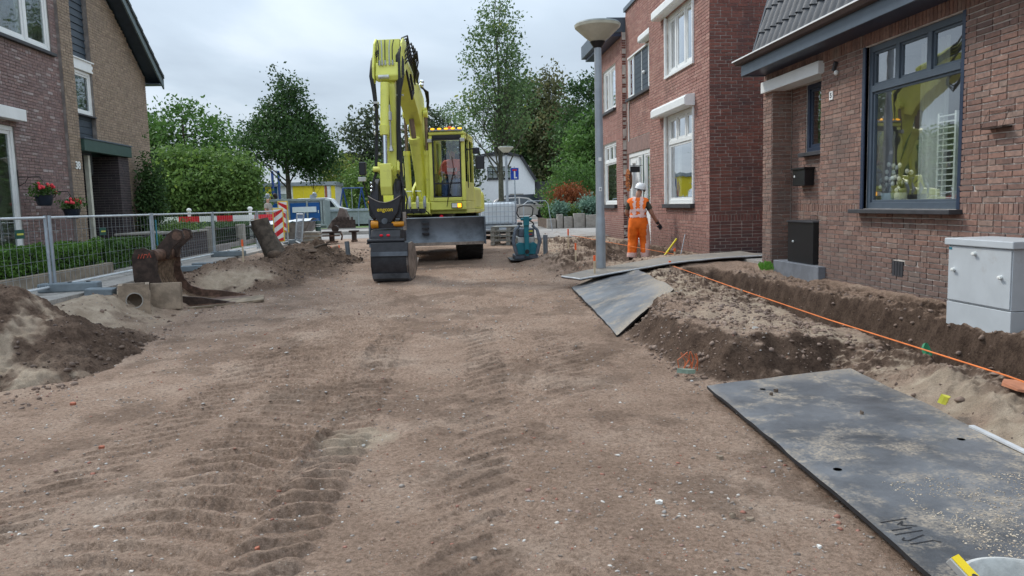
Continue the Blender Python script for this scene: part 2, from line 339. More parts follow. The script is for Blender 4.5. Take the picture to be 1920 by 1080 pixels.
sand = np.clip(np.maximum.reduce([sst(2.9, 3.3, GX)*sst(3.85, 3.6, GX)*sst(13, 12.4, GY)*(.75+w2), sst(2.4, 2.8, GX)*sst(8.6, 9.3, GY)*sst(13, 12.4, GY)*sst(3.8, 3.6, GX)*(.8+w2), .9*sst(-3.6, -4.2, GX+.6*w1)*sst(-5.4, -5.2, GX)*sst(.0, .25, w1+.12)*sst(14, 12, GY),
    sst(6.3, 6.6, GY)*sst(2.2, 2.5, GX)*sst(3.8, 3.6, GX)*sst(-.15, .2, w1)*.6, sst(2.1, 2.5, GX)*sst(14.5, 15.5, GY)*sst(25, 22, GY)*sst(5.1, 4.9, GX)*(.6+w1)])-cut, 0, 1)
sand = np.maximum(sand, np.clip(sst(.75, .3, np.hypot((GX+.62)/.35, (GY-4.9)/.42)+.5*w2)*.95, 0, 1))
def soil():
    m = bpy.data.materials.new('soil'); m.use_nodes = True; t = m.node_tree; b = t.nodes['Principled BSDF']; b.inputs['Roughness'].default_value = .95; b.inputs['Specular IOR Level'].default_value = .15
    ge = nd(t, 'ShaderNodeNewGeometry'); l = t.links.new
    def noise(sc, d=6, r=.6): n = nd(t, 'ShaderNodeTexNoise', i_Scale=sc, i_Detail=d, i_Roughness=r); l(ge.outputs['Position'], n.inputs['Vector']); return n.outputs[0]
    def ramp(src, pts):
        r = nd(t, 'ShaderNodeValToRGB'); l(src, r.inputs[0]); el = r.color_ramp.elements
        for i, (p, c) in enumerate(pts):
            q = el[0] if i == 0 else (el[len(el)-1] if i == len(pts)-1 else el.new(p))
            q.position = p; q.color = (*c, 1)
        return r.outputs[0]
    def mixc(f, a, c, bt='MIX'):
        n = nd(t, 'ShaderNodeMixRGB', blend_type=bt)
        for i, v in ((0, f), (1, a), (2, c)):
            if isinstance(v, (float, int)): n.inputs[i].default_value = v
            elif isinstance(v, tuple): n.inputs[i].default_value = (*v, 1)
            else: l(v, n.inputs[i])
        return n.outputs[0]
    base = ramp(noise(.9, 8, .65), [(.3, (.195, .134, .097)), (.5, (.285, .200, .148)), (.72, (.375, .285, .22))])
    sp = ramp(noise(38, 5, .75), [(.36, (.55, .52, .5)), (.5, (1, 1, 1)), (.66, (1.35, 1.36, 1.38))])
    base = mixc(.8, base, sp, 'MULTIPLY')
    sp2 = ramp(noise(160, 3, .8), [(.33, (.6, .6, .6)), (.5, (1, 1, 1)), (.7, (1.5, 1.48, 1.45))])
    base = mixc(.6, base, sp2, 'MULTIPLY')
    red = ramp(noise(55, 2, .5), [(.70, (0, 0, 0)), (.73, (.7, .7, .7))]); base = mixc(red, base, (.30, .12, .075))
    wh = ramp(noise(71, 2, .4), [(.745, (0, 0, 0)), (.76, (.8, .8, .8))]); base = mixc(wh, base, (.62, .6, .55))
    sandc = mixc(.7, ramp(noise(6, 6), [(.3, (.28, .215, .155)), (.7, (.46, .375, .285))]), sp2, 'MULTIPLY')
    dk = mixc(.9, ramp(noise(7, 6), [(.3, (.055, .035, .025)), (.75, (.13, .087, .062))]), sp, 'MULTIPLY')
    a1 = nd(t, 'ShaderNodeAttribute', attribute_name='sand'); a2 = nd(t, 'ShaderNodeAttribute', attribute_name='dark')
    c = mixc(a1.outputs['Fac'], base, sandc); c = mixc(a2.outputs['Fac'], c, dk)
    a3 = nd(t, 'ShaderNodeAttribute', attribute_name='stone'); c = mixc(a3.outputs['Fac'], c, ramp(noise(3, 5), [(.3, (.24, .23, .22)), (.7, (.36, .34, .32))]))
    l(c, b.inputs['Base Color'])
    h = nd(t, 'ShaderNodeMath', operation='MULTIPLY_ADD', i_1=.35); l(noise(170, 4, .7), h.inputs[0]); l(noise(45, 6, .75), h.inputs[2])
    bp = nd(t, 'ShaderNodeBump', i_Strength=1, i_Distance=.022); l(h.outputs[0], bp.inputs['Height']); l(bp.outputs[0], b.inputs['Normal'])
    MATS['soil'] = m
soil()
stone = np.maximum(sst(28, 30, GY), np.maximum(sst(5.15, 5.3, np.abs(GX)), 0))
ground = npmesh('ground', np.stack([GX.ravel(), GY.ravel(), GZ.ravel()], 1), GF, 'soil', smooth=True, kind='structure', attrs={'sand': sand.ravel(), 'dark': cut.ravel(), 'stone': stone.ravel()})

HEAPS = []
# heap of soil as its own displaced dome
def heap(label, cx, cy, rx, ry, h, seed, rot=0, dark=.9, sandy=None, n=90):
    u = np.linspace(-1.25, 1.25, n); X, Y = np.meshgrid(u, u)
    lx = X*rx; ly = Y*ry; wx = cx+lx*math.cos(rot)-ly*math.sin(rot); wy = cy+lx*math.sin(rot)+ly*math.cos(rot)
    n1 = fbm(wx*1.7, wy*1.7, 4, seed); n2 = fbm(wx*6, wy*6, 4, seed+5); n3 = fbm(wx*22, wy*22, 3, seed+8)
    d = np.hypot(X, Y)*(1+.22*n1)
    z = h*np.clip(1.02-d, -1, 1)**1.0
    z = np.where(z > 0, z*(1+.12*n1), z)+.06*n2*np.clip(1.2-d, 0, 1)+.034*n3+.03*np.abs(n2)+.016*fbm(wx*55, wy*55, 2, seed+9)
    z = np.where(d > 1.1, z-.25, z)
    g = H(wx, wy, False); Z = g+z
    ok = (z > -.12); i = np.arange(n*n).reshape(n, n)
    F = np.stack([i[:-1, :-1].ravel(), i[:-1, 1:].ravel(), i[1:, 1:].ravel(), i[1:, :-1].ravel()], 1); F = F[ok.ravel()[F].any(1)]
    sa = np.zeros_like(z) if sandy is None else sandy(wx, wy, n1, n2, d)
    dk = np.clip(dark+.5*n1, 0, 1)*(1-sa)
    o = npmesh('soil_heap', np.stack([wx.ravel(), wy.ravel(), Z.ravel()], 1), F, 'soil', smooth=True, attrs={'sand': sa.ravel(), 'dark': dk.ravel(), 'stone': dk.ravel()*0})
    tag(o, label, 'soil heap', 'heaps of soil beside the fence')
    g_ = np.random.RandomState(seed); q_ = g_.randint(0, n*n, 2600); q_ = q_[(d.ravel()[q_] < 1.12)]; P_ = np.stack([wx.ravel()[q_], wy.ravel()[q_], Z.ravel()[q_]], 1)+g_.uniform(-.01, .01, (len(q_), 3)); sz_ = .004+.022*g_.rand(len(q_))**4.5*(.6+.8*d.ravel()[q_])
    HEAPS.append((o, P_, sz_, g_.rand(len(q_)), sa.ravel()[q_])); return o
def s1(x, y, n1, n2, d): return np.clip(sst(.30, .0, np.abs((x+4.3)-.38*(8.3-y)+.35*n1+.2*n2)/(.25+.55*d))*.9+sst(.6, 1.05, d)*sst(8.2, 7.2, y)*(.45+1.6*n2), 0, 1)
heap('large dark soil heap with a pale sandy streak in front of the nearest fence panel', -4.46, 8.3, 1.15, 1.4, .74, 5, 0, .95, s1, 170)
def s2(x, y, n1, n2, d): return np.clip(sst(.3, .8, d)*sst(-3.6, -3.9, x)*sst(15.4, 14.9, y)*(1+n2), 0, 1)*0+np.clip(sst(14.9, 14.4, y)*sst(-3.3, -3.6, x+n1)*sst(-4.6, -4.3, x), 0, 1)*.9
heap('reddish brown soil heap with pale sand at its foot, just beyond the rusty sieve bucket', -3.85, 15.0, 1.1, 1.25, .40, 17, .2, .55, s2, 110)
heap('low dark heap of torn earth around the roots of the felled stump', -3.1, 17.6, 1.0, 1.5, .28, 29, -.3, .8, None, 90)

# loose stones and clods
def scatter(name, pts, size, tone, mat, kind='stuff', flat=.6, parent=None):
    base = np.array([(1, 0, 0), (-1, 0, 0), (0, 1, 0), (0, -1, 0), (0, 0, 1), (0, 0, -1)], float)
    fc = np.array([(0, 2, 4), (2, 1, 4), (1, 3, 4), (3, 0, 4), (2, 0, 5), (1, 2, 5), (3, 1, 5), (0, 3, 5)])
    # one subdivision for a rounder pebble
    V = list(base); F = []; mid = {}
    def md(a, b):
        k = (min(a, b), max(a, b))
        if k not in mid: v = (V[a]+V[b])/2; V.append(v/np.linalg.norm(v)*.93); mid[k] = len(V)-1
        return mid[k]
    for a, b, c in fc: ab, bc, ca = md(a, b), md(b, c), md(c, a); F += [(a, ab, ca), (b, bc, ab), (c, ca, bc), (ab, bc, ca)]
    V = np.array(V); F = np.array(F); n = len(pts); rg = np.random.RandomState(5)
    sc = size[:, None]*(1+.45*(rg.rand(n, 3)-.5)*2); sc[:, 2] *= flat
    jit = 1+.28*(rg.rand(n, len(V))-.5)*2
    P = V[None]*jit[:, :, None]*sc[:, None, :]
    an = rg.rand(n)*6.28; c, s_ = np.cos(an)[:, None], np.sin(an)[:, None]
    P = np.stack([P[..., 0]*c-P[..., 1]*s_, P[..., 0]*s_+P[..., 1]*c, P[..., 2]], -1)+pts[:, None, :]
    FF = (F[None]+(np.arange(n)*len(V))[:, None, None]).reshape(-1, 3)
    return npmesh(name, P.reshape(-1, 3), FF, mat, tone=np.repeat(tone, len(F)), kind=kind, parent=parent)
rg = np.random.RandomState(11)
def stonemat(name, cols):
    m = brickmat(name, cols); return m
stonemat('stones', [(.16, .13, .11), (.24, .19, .15), (.34, .31, .28), (.2, .17, .15), (.27, .2, .15), (.30, .11, .07), (.23, .2, .18), (.62, .6, .56), (.2, .16, .13)])
stonemat('clods', [(.12, .08, .06), (.2, .14, .105), (.26, .19, .15), (.17, .12, .09)])
stonemat('clods_dark', [(.06, .038, .028), (.085, .056, .04), (.11, .075, .055), (.075, .048, .035)])
for o, P_, sz_, tn_, sa_ in HEAPS: k = sa_ < .5; scatter('clods', P_[k], sz_[k], tn_[k], 'clods_dark', flat=.8, parent=o)
n = 15000
Y = 2.3*np.exp(rg.rand(n)**.9*math.log(20/2.3)); X = rg.uniform(-1, 1, n)*np.minimum(4.8, .85*Y)+.15*Y*0
k = (X < 3.0); X, Y = X[k], Y[k]
dens = fbm(X*.8, Y*.8, 3, 91); k = dens+rg.rand(len(X))*.5-.1 > -.05; X, Y = X[k], Y[k]
sz = .0026+.0085*rg.rand(len(X))**4.2+.0008*Y*rg.rand(len(X))
scatter('gravel', np.stack([X, Y, H(X, Y)+sz*.12], 1), sz, rg.rand(len(X)), 'stones')
n = 7000
zones = [((-5.1, -3.4), (5, 26)), ((1.9, 4.9), (6, 12.3)), ((3.2, 4.8), (3, 12)), ((1.8, 5), (13.8, 23)), ((-3.6, -2), (15.5, 22)), ((-5.6, -3.4), (6.4, 10)), ((1.9, 3.6), (6.1, 9))]
XX = []; YY = []
for (xa, xb), (ya, yb) in zones: XX.append(rg.uniform(xa, xb, n//7)); YY.append(rg.uniform(ya, yb, n//7))
X = np.concatenate(XX); Y = np.concatenate(YY); sz = .006+.022*rg.rand(len(X))**3
scatter('soil_clods', np.stack([X, Y, H(X, Y)+sz*.2], 1), sz, rg.rand(len(X)), 'clods', flat=.75)
# ---------------------------------------------------------------- walls and houses
class WF:  # a wall's own axes: u along, v up, n out
    def __init__(s, O, U, N): s.O = Vv(O); s.U = Vv(U); s.N = Vv(N)
    def __call__(s, u, v, n=0.): return s.O+s.U*u+Vector((0, 0, v))+s.N*n
def wbox(mb, w, u0, u1, v0, v1, n0, n1):
    return mb.hexa([w(u, v, n) for v in (v0, v1) for u, n in ((u0, n0), (u1, n0), (u1, n1), (u0, n1))])
def slab(mb, w, u0, u1, v0, v1, n0, n1, holes, clip=None):
    us = sorted({u0, u1}|{h[i] for h in holes for i in (0, 1) if u0 < h[i] < u1}); vs = sorted({v0, v1}|{h[i] for h in holes for i in (2, 3) if v0 < h[i] < v1})
    fill = lambda a, b: 0 <= a < len(us)-1 and 0 <= b < len(vs)-1 and not any(h[0] <= (us[a]+us[a+1])/2 <= h[1] and h[2] <= (vs[b]+vs[b+1])/2 <= h[3] for h in holes)
    for a in range(len(us)-1):
        for b in range(len(vs)-1):
            if not fill(a, b): continue
            p, q, r, t = us[a], us[a+1], vs[b], vs[b+1]
            mb.quad(w(p, r, n1), w(q, r, n1), w(q, t, n1), w(p, t, n1)); mb.quad(w(p, r, n0), w(p, t, n0), w(q, t, n0), w(q, r, n0))
            if not fill(a-1, b): mb.quad(w(p, r, n0), w(p, r, n1), w(p, t, n1), w(p, t, n0))
            if not fill(a+1, b): mb.quad(w(q, r, n0), w(q, t, n0), w(q, t, n1), w(q, r, n1))
            if not fill(a, b-1): mb.quad(w(p, r, n0), w(q, r, n0), w(q, r, n1), w(p, r, n1))
            if not fill(a, b+1): mb.quad(w(p, t, n0), w(p, t, n1), w(q, t, n1), w(q, t, n0))
def cuts(u0, u1, holes, v):
    iv = [(u0, u1)]
    for h in holes:
        if h[2] < v < h[3]:
            iv = [q for a, b in iv for q in ((a, min(b, h[0])), (max(a, h[1]), b)) if q[1]-q[0] > .03]
    return iv
def infr(p):
    d = Vv(p)-cam.location; z = d.dot(fw)
    return z > .5 and abs(d.dot(rt)/z) < .668 and abs(d.dot(up)/z) < .376
def bricks(w, parent, u0, u1, v0, v1, holes, mt, course=.065, length=.215, joint=.011, bands=(), nobj=300, clip=None, seed=1, mode='mix', proud=.009, label=None):
    rr = random.Random(seed); full = []; mb = MB(); v = v0; k = 0
    def flush(uc, vc, bw, bh, isfull):
        if clip and not clip(uc, vc): return
        dn = rr.uniform(-.002, .0025); tl = rr.uniform(-.0012, .0012)
        if isfull: full.append((uc, vc, bw, bh, dn)); return
        mb.tone = rr.random()+.001
        a, b, c, d = uc-bw/2, uc+bw/2, vc-bh/2, vc+bh/2
        P = [w(a, c, -proud), w(b, c, -proud), w(b, d, -proud), w(a, d, -proud), w(a, c, dn+tl), w(b, c, dn-tl), w(b, d, dn), w(a, d, dn)]
        n = len(mb.v); mb.v += [tuple(p) for p in P]; fs = [(4, 5, 6, 7), (0, 1, 5, 4), (1, 2, 6, 5), (2, 3, 7, 6), (3, 0, 4, 7)]
        mb.f += [tuple(i+n for i in f) for f in fs]; mb.t += [mb.tone]*5
    while v < v1-.02:
        bd = [b for b in bands if b[0]-.02 <= v < b[1]-.02]
        if bd:
            h = bd[0][1]-v; vc = v+h/2
            for a, b in cuts(u0, u1, holes, vc):
                q = a
                while q < b-.02: e = min(q+.062, b); flush((q+e)/2, vc, e-q-joint, h-joint, False); q = e
            v += h; continue
        vc = v+course/2
        for a, b in cuts(u0, u1, holes, vc):
            q = a-(length*.5 if k % 2 else 0)-rr.choice((0, 0, length*.25)); 
            while q < b-.005:
                ln = length if mode == 'stretch' or rr.random() < .72 else length/2
                e = q+ln; s, t = max(q, a), min(e, b); q = e
                if t-s < .01: continue
                if s == a and t < b and t-s < .06: q = a+.0001; ln = length; e = q+ln; s, t = a, min(e, b); q = e
                if b-t < .06: t = b; q = b
                flush((s+t)/2, vc, t-s-joint, course-joint, t-s > length-.002)
        v += course; k += 1
    full.sort(key=lambda f: ((w(f[0], f[1])-cam.location).length+(0 if infr(w(f[0], f[1])) else 1000)))
    n = 0
    if nobj:
        lib = []
        for i in range(6):
            b = MB(); bw, bh = length-joint, course-joint; j = lambda: rr.uniform(-.0025, .0025)
            O = Vector((0, 0, 0))
            P = [w.U*(x*bw/2+j())+Vector((0, 0, z*bh/2+j()))+w.N*nn for nn, x, z in [(-proud, -1, -1), (-proud, 1, -1), (-proud, 1, 1), (-proud, -1, 1)]]
            P += [w.U*(x*(bw/2-.003)+j())+Vector((0, 0, z*(bh/2-.003)+j()))+w.N*rr.uniform(0, .0025) for x, z in [(-1, -1), (1, -1), (1, 1), (-1, 1)]]
            b.add(P, [(4, 5, 6, 7), (0, 1, 5, 4), (1, 2, 6, 5), (2, 3, 7, 6), (3, 0, 4, 7)]); lib.append(b.mesh('brick', mt))
        po = wloc(parent)
        for f in full[:nobj]:
            o = bpy.data.objects.new('brick', lib[n % 6]); C.objects.link(o); o.parent = parent; o.location = w(f[0], f[1], f[4])-po; n += 1
    for f in full[n:]: flush(f[0], f[1], f[2], f[3], False)
    o = mb.build('brickwork', mt, parent); o['kind'] = 'stuff'
    return o
def window(w, parent, u0, u1, v0, v1, fm, glass='glass', dep=.08, fw_=.06, mull=(), trans=(), sill=None, inner=.045, sillmat='darkstone', cells=None, name='window'):
    """frame set back by dep; mull = u positions; trans = v positions; (u, va, vb) tuples limit a mullion"""
    f = MB(); d0, d1 = -dep-.07, -dep
    wbox(f, w, u0, u1, v0, v0+fw_, d0, d1); wbox(f, w, u0, u1, v1-fw_, v1, d0, d1); wbox(f, w, u0, u0+fw_, v0+fw_, v1-fw_, d0, d1); wbox(f, w, u1-fw_, u1, v0+fw_, v1-fw_, d0, d1)
    for t in trans: wbox(f, w, u0+fw_, u1-fw_, t-fw_/2, t+fw_/2, d0, d1+.004)
    for m_ in mull:
        u, a, b = m_ if isinstance(m_, tuple) else (m_, v0+fw_, v1-fw_)
        wbox(f, w, u-fw_/2, u+fw_/2, a, b, d0, d1+.002)
    fo = f.build(name, fm, parent, bevel=.004)
    # sashes round each light
    ts = [v0]+list(trans)+[v1]
    g = MB(); s2 = MB()
    for i in range(len(ts)-1):
        a, b = ts[i], ts[i+1]; ms = [u0]+sorted((m_[0] if isinstance(m_, tuple) else m_) for m_ in mull if not isinstance(m_, tuple) or (m_[1] < (a+b)/2 < m_[2]))+[u1]
        for j in range(len(ms)-1):
            p = ms[j]+(fw_ if j == 0 else fw_/2); q = ms[j+1]-(fw_ if j == len(ms)-2 else fw_/2); aa = a+(fw_ if i == 0 else fw_/2); bb = b-(fw_ if i == len(ts)-2 else fw_/2)
            e = inner
            if e:
                for c in ((p, q, aa, aa+e), (p, q, bb-e, bb), (p, p+e, aa+e, bb-e), (q-e, q, aa+e, bb-e)): wbox(s2, w, c[0], c[1], c[2], c[3], d0+.01, d1-.02)
            pane = MB(); wbox(pane, w, p+e, q-e, aa+e, bb-e, d0+.028, d0+.036); pane.build('pane', glass, fo)
    if e: s2.build('sash', fm, fo, bevel=.003)
    if sill:
        s = MB(); wbox(s, w, u0-sill[0], u1+sill[0], v0-sill[2], v0-.002, -dep-.05, sill[1]); s.build('sill', sillmat, fo, bevel=.006)
    return fo
mat('mortar', (.56, .51, .46), .95, var=.2, bump=.5)
mat('mortar_dark', (.24, .215, .20), .95, var=.2, bump=.5)
brickmat('brick_near', [(.175, .103, .082), (.225, .128, .10), (.265, .15, .115), (.20, .122, .10), (.30, .19, .15), (.19, .112, .092), (.25, .145, .112), (.25, .18, .148)], dirtz=(.2, 1.1), dirt=(.10, .078, .07))
brickmat('brick_red', [(.27, .125, .105), (.33, .165, .135), (.37, .20, .165), (.30, .15, .125), (.40, .23, .19), (.28, .135, .115)], dirtz=(.3, 1.25), dirt=(.15, .085, .07))
brickmat('brick_red_shaded', [(.145, .052, .04), (.185, .064, .048), (.225, .08, .058), (.13, .05, .04), (.20, .078, .06), (.115, .045, .038)], dirtz=(.3, 1.25), dirt=(.045, .03, .035))  # red brick darkened: shade on camera-facing walls is put into the colour
brickmat('brick_purple', [(.18, .12, .115), (.23, .155, .145), (.27, .18, .165), (.21, .15, .145), (.25, .17, .16), (.20, .125, .115), (.40, .34, .33)], dirt=(.17, .13, .125))
brickmat('brick_tan', [(.25, .19, .135), (.31, .24, .175), (.28, .21, .155), (.35, .27, .20), (.23, .17, .125)], dirt=(.2, .155, .12))
brickmat('brick_black', [(.035, .03, .036), (.05, .04, .045), (.065, .05, .055), (.045, .036, .04)])
mat('white_paint', (.78, .79, .78), .35, var=.03, scale=3)
mat('white_stone', (.70, .71, .68), .6, var=.06)
mat('slate_paint', (.075, .098, .125), .4, var=.06)
mat('navy_paint', (.028, .042, .075), .35, var=.06)
mat('green_paint', (.035, .075, .062), .45, var=.08)
mat('darkstone', (.045, .045, .05), .6, var=.15, bump=.2)
mat('black_metal', (.012, .012, .014), .4, var=.1)
mat('dark_board', (.035, .05, .068), .5, var=.12)
mat('concrete', (.30, .28, .25), .9, var=.14, bump=.5)
mat('step_stone', (.17, .18, .20), .7, var=.12, bump=.3)
mat('room', (.34, .32, .29), .9, var=.05); mat('curtain', (.62, .62, .58), .9, var=.06, scale=2)
mat('plaster', (.80, .81, .82), .85, var=.03)
glassmat('glass', (.92, .95, .94), 2.9, .07)
glassmat('clear', (.86, .9, .9), 1.6, .03)
def curtain(w, parent, u0, u1, v0, v1, n, name='curtain', mt='curtain', amp=.025, per=.09):
    k = max(6, int((u1-u0)/per*6)); V = []; 
    for v in (v0, v1):
        for i in range(k+1): u = u0+(u1-u0)*i/k; V.append(w(u, v, n+amp*math.sin(i/6*6.283)+.01*math.sin(i*.9)))
    mb = MB(); mb.add(V, [(i, i+1, k+2+i, k+1+i) for i in range(k)]); o = mb.build(name, mt, parent, smooth=True); return o
def room(w, parent, u0, u1, v0, v1, n0, n1, mt='room', near=True):
    mb = MB()
    mb.quad(w(u0, v0, n1), w(u1, v0, n1), w(u1, v1, n1), w(u0, v1, n1)); mb.quad(w(u0, v0, n0), w(u1, v0, n0), w(u1, v0, n1), w(u0, v0, n1))
    mb.quad(w(u0, v1, n0), w(u1, v1, n0), w(u1, v1, n1), w(u0, v1, n1)); (mb.quad(w(u0, v0, n0), w(u0, v0, n1), w(u0, v1, n1), w(u0, v1, n0)) if near else None); mb.quad(w(u1, v0, n0), w(u1, v0, n1), w(u1, v1, n1), w(u1, v1, n0))
    return mb.build('room', mt, parent)
def text(s, size, mt, parent, loc, rot, name='lettering', ext=.002, font_w=1.0, bold=0):
    cu = bpy.data.curves.new(name, 'FONT'); cu.body = s; cu.size = size; cu.extrude = ext; cu.align_x = 'CENTER'; cu.align_y = 'CENTER'; cu.offset = bold; cu.space_character = font_w
    o = bpy.data.objects.new('t', cu); C.objects.link(o); dg = bpy.context.evaluated_depsgraph_get(); me = bpy.data.meshes.new_from_object(o.evaluated_get(dg)); bpy.data.objects.remove(o)
    me.materials.clear(); me.materials.append(MATS[mt] if isinstance(mt, str) else mt); o = bpy.data.objects.new(name, me); C.objects.link(o)
    M = Matrix.Translation(Vv(loc)-(wloc(parent) if parent is not None else Vector())) @ rot.to_4x4(); me.transform(M); o.parent = parent
    return o
def rot_face(n, tilt=0): # text facing direction n (horizontal)
    n = Vv(n).normalized(); x = Vector((0, 0, 1)).cross(n).normalized(); y = n.cross(x)
    return Matrix((x, y, n)).transposed() @ Matrix.Rotation(tilt, 3, 'Z')

# ---- near right house
h1 = thing('brick_house', 'low brown brick house with dark pantiled roof and big slate blue window', 'house', (5.1, 8, .3))
w1_ = WF((5.1, 0, 0), (0, 1, 0), (-1, 0, 0))
niche = (10.18, 11.75, .0, 3.14); win1 = (7.33, 9.08, 1.33, 3.26); vent = (8.2, 8.42, .56, .74)
mb = MB(); slab(mb, w1_, 2.2, 12.07, -.25, 3.62, -.28, -.012, [niche, win1, vent]); mb.build('wall', 'mortar', h1)
bricks(w1_, h1, 2.2, 12.08, .0, 3.6, [niche, win1, (10.1, 12.04, 3.13, 3.3), (0, 3.2, 0, 9), vent], 'brick_near', .0585, .218, .011, bands=((1.26, 1.39), (3.25, 3.47)), seed=3)
# rear of the doorway niche and its side
wn = WF((5.42, 0, 0), (0, 1, 0), (-1, 0, 0)); wsd = WF((5.1, 11.733, 0), (1, 0, 0), (0, -1, 0))
nw = (10.3, 11.27, 2.15, 3.14)
mb = MB(); slab(mb, wn, 9.9, 11.74, -.2, 3.2, -.1, -.012, [nw]); mb.build('niche_wall', 'mortar', h1)
bricks(wn, h1, 10.1, 11.74, .4, 3.14, [nw, (10.4, 11.3, 0, 0)], 'brick_near', .0585, .218, bands=((1.26, 1.39),), nobj=0, seed=5)
mb = MB(); slab(mb, wsd, .01, .32, -.2, 3.14, -.1, -.012, []); mb.build('niche_side', 'mortar', h1)
bricks(wsd, h1, .0, .31, .0, 3.14, [], 'brick_near', .0585, .218, nobj=0, seed=6)
wg = WF((5.1, 12.08, 0), (1, 0, 0), (0, 1, 0)); mb = MB(); slab(mb, wg, .02, 6, -.2, 3.6, -.28, 0, []); mb.build('side_wall', 'brick_near', h1)
window(wn, h1, *nw, 'navy_paint', dep=.02, fw_=.07, sill=(.05, .1, .06))
room(wn, h1, nw[0], nw[1], 2.1, 3.2, -.2, -1.2); curtain(wn, h1, nw[0], nw[1], 2.1, 3.15, -.25)
fo = window(w1_, h1, *win1, 'slate_paint', dep=.05, fw_=.075, mull=((8.5, 2.75, 3.2), (7.92, 2.75, 3.2)), trans=(2.755,), sill=(.09, .14, .05), inner=.03)
rv = MB(); 
for a in ((7.28, 7.33, 1.33, 3.26), (9.08, 9.14, 1.33, 3.26)): wbox(rv, w1_, *a, -.05, .004)
rv.build('frame_trim', 'navy_paint', h1, bevel=.003)
room(w1_, h1, 6.3, 10.0, .6, 3.3, -.3, -3.6, near=False)
curtain(w1_, h1, 9.22, 9.5, 1.4, 3.2, -.28, per=.06); curtain(w1_, h1, 8.12, 8.62, 1.4, 3.2, -.42, per=.1)
# louvred shutter at the near side of the window
sh = MB(); wbox(sh, w1_, 7.72, 7.75, 1.42, 2.35, -.28, -.24); wbox(sh, w1_, 8.0, 8.03, 1.42, 2.35, -.28, -.24)
for v in np.arange(1.44, 2.33, .062): sh.hexa([w1_(u, v+dv, n) for dv, nn in ((0, 0), (.012, 0)) for u, n, in ((7.75, -.28), (8.0, -.28), (8.0, -.24), (7.75, -.24))])
sh.build('louvre', 'white_stone', h1)
# white lintel box over the doorway, soffit, fascia, gutter
mb = MB(); wbox(mb, w1_, 10.13, 12.02, 3.13, 3.3, -.2, .07); mb.build('lintel', 'white_paint', h1, bevel=.006)
mb = MB(); wbox(mb, w1_, 2.2, 12.02, 3.40, 3.57, .36, .39); wbox(mb, w1_, 11.98, 12.02, 3.40, 3.57, 0, .36); mb.build('fascia', 'slate_paint', h1, bevel=.005)
mb = MB(); wbox(mb, w1_, 2.2, 11.98, 3.41, 3.425, -.0, .36); mb.build('soffit', 'navy_paint', h1)
mb = MB(); g = [(.39, 3.575), (.49, 3.61), (.51, 3.63), (.50, 3.64), (.47, 3.62), (.38, 3.60)]
mb.prism([(.37, 3.572), (.46, 3.578), (.505, 3.625), (.49, 3.628), (.45, 3.6), (.37, 3.6)], lambda a, b, t: w1_(t, b, a), 2.2, 12.08); mb.build('gutter', 'brown_gutter' if 'brown_gutter' in MATS else mat('brown_gutter', (.10, .075, .07), .6), h1)
mb = MB(); wbox(mb, w1_, 2.2, 12.09, 3.622, 3.640, .475, .515); mb.build('gutter_lip', 'white_paint', h1)
mat('tile', (.05, .056, .066), .45, var=.2, scale=9, bump=.2)
# mansard slope: pantiles one by one
tw, th = .205, .37; sl = Vector((.30, 0, 1)).normalized(); up_ = sl; nrm = Vector((-1, 0, .30)).normalized()
tl = MB(); K = 8
V = []
for b_ in (0, 1):
    for i in range(K+1):
        u = i/K; hgt = .028*math.sin(u*2*math.pi-1.0)+.014
        V.append(Vector((0, u*tw, 0))+up_*(b_*(th+.03))+nrm*(hgt+(.022 if b_ == 0 else -.006)))
V2 = [p-nrm*.02 for p in V[:K+1]]
tl.add(V+V2, [(i, i+1, K+2+i, K+1+i) for i in range(K)]+[(2*K+2+i, 2*K+3+i, i+1, i) for i in range(K)])
tme = tl.mesh('roof_tile', 'tile', smooth=30)
base0 = Vector((4.80, 0, 3.63)); rws = 6
for r_ in range(rws):
    for c_ in range(46):
        y_ = 11.78-.0*r_-(c_+1)*tw
        o = bpy.data.objects.new('roof_tile', tme); C.objects.link(o); o.parent = h1; o.location = base0+up_*(r_*th)+Vector((0, y_, 0))-wloc(h1)
mb = MB(); q = [base0-nrm*.03, base0+up_*(rws*th)-nrm*.03]
mb.hexa([Vector((p.x+dx, yy, p.z)) for p in q for dx, yy in ((0, 2.3), (0, 11.8), (.25, 11.8), (.25, 2.3))]); mb.build('roof', 'tile', h1)
mb = MB(); mb.hexa([Vector((p.x+dx, yy, p.z)) for p in (base0+nrm*.02, base0+up_*(rws*th)+nrm*.02) for dx, yy in ((0, 11.78), (0, 11.84), (.3, 11.84), (.3, 11.78))]); mb.build('verge', 'tile', h1)
mb = MB(); z_ = 3.63+rws*th*.957; mb.b2((5.4, 2.3, 3.6), (12, 11.8, z_-.02)); mb.build('roof_body', 'tile', h1)
mb = MB(); wbox(mb, w1_, 2.2, 11.98, 3.57, 3.62, -.3, .36); mb.build('eaves_board', 'navy_paint', h1)
# step, air brick, door number
mb = MB(); wbox(mb, w1_, 9.98, 11.42, .25, .545, -.3, .10); mb.build('step', 'step_stone', h1, bevel=.008)
for i in range(4): mb = MB(); wbox(mb, w1_, 8.205+i*.054, 8.248+i*.054, .565, .735, -.03, .004); mb.build('vent_slat', 'darkstone', h1)
mb = MB(); wbox(mb, w1_, 9.84, 9.93, 2.75, 2.86, 0, .012); pl = mb.build('number_plate', 'white_paint', h1); mat('ink', (.02, .02, .025), .5)
text('5', .09, 'ink', pl, w1_(9.885, 2.805, .013), rot_face((-1, 0, 0)), bold=.002)
mb = MB(); wbox(mb, w1_, 2.3, 12.0, .30, .34, 0, .02)
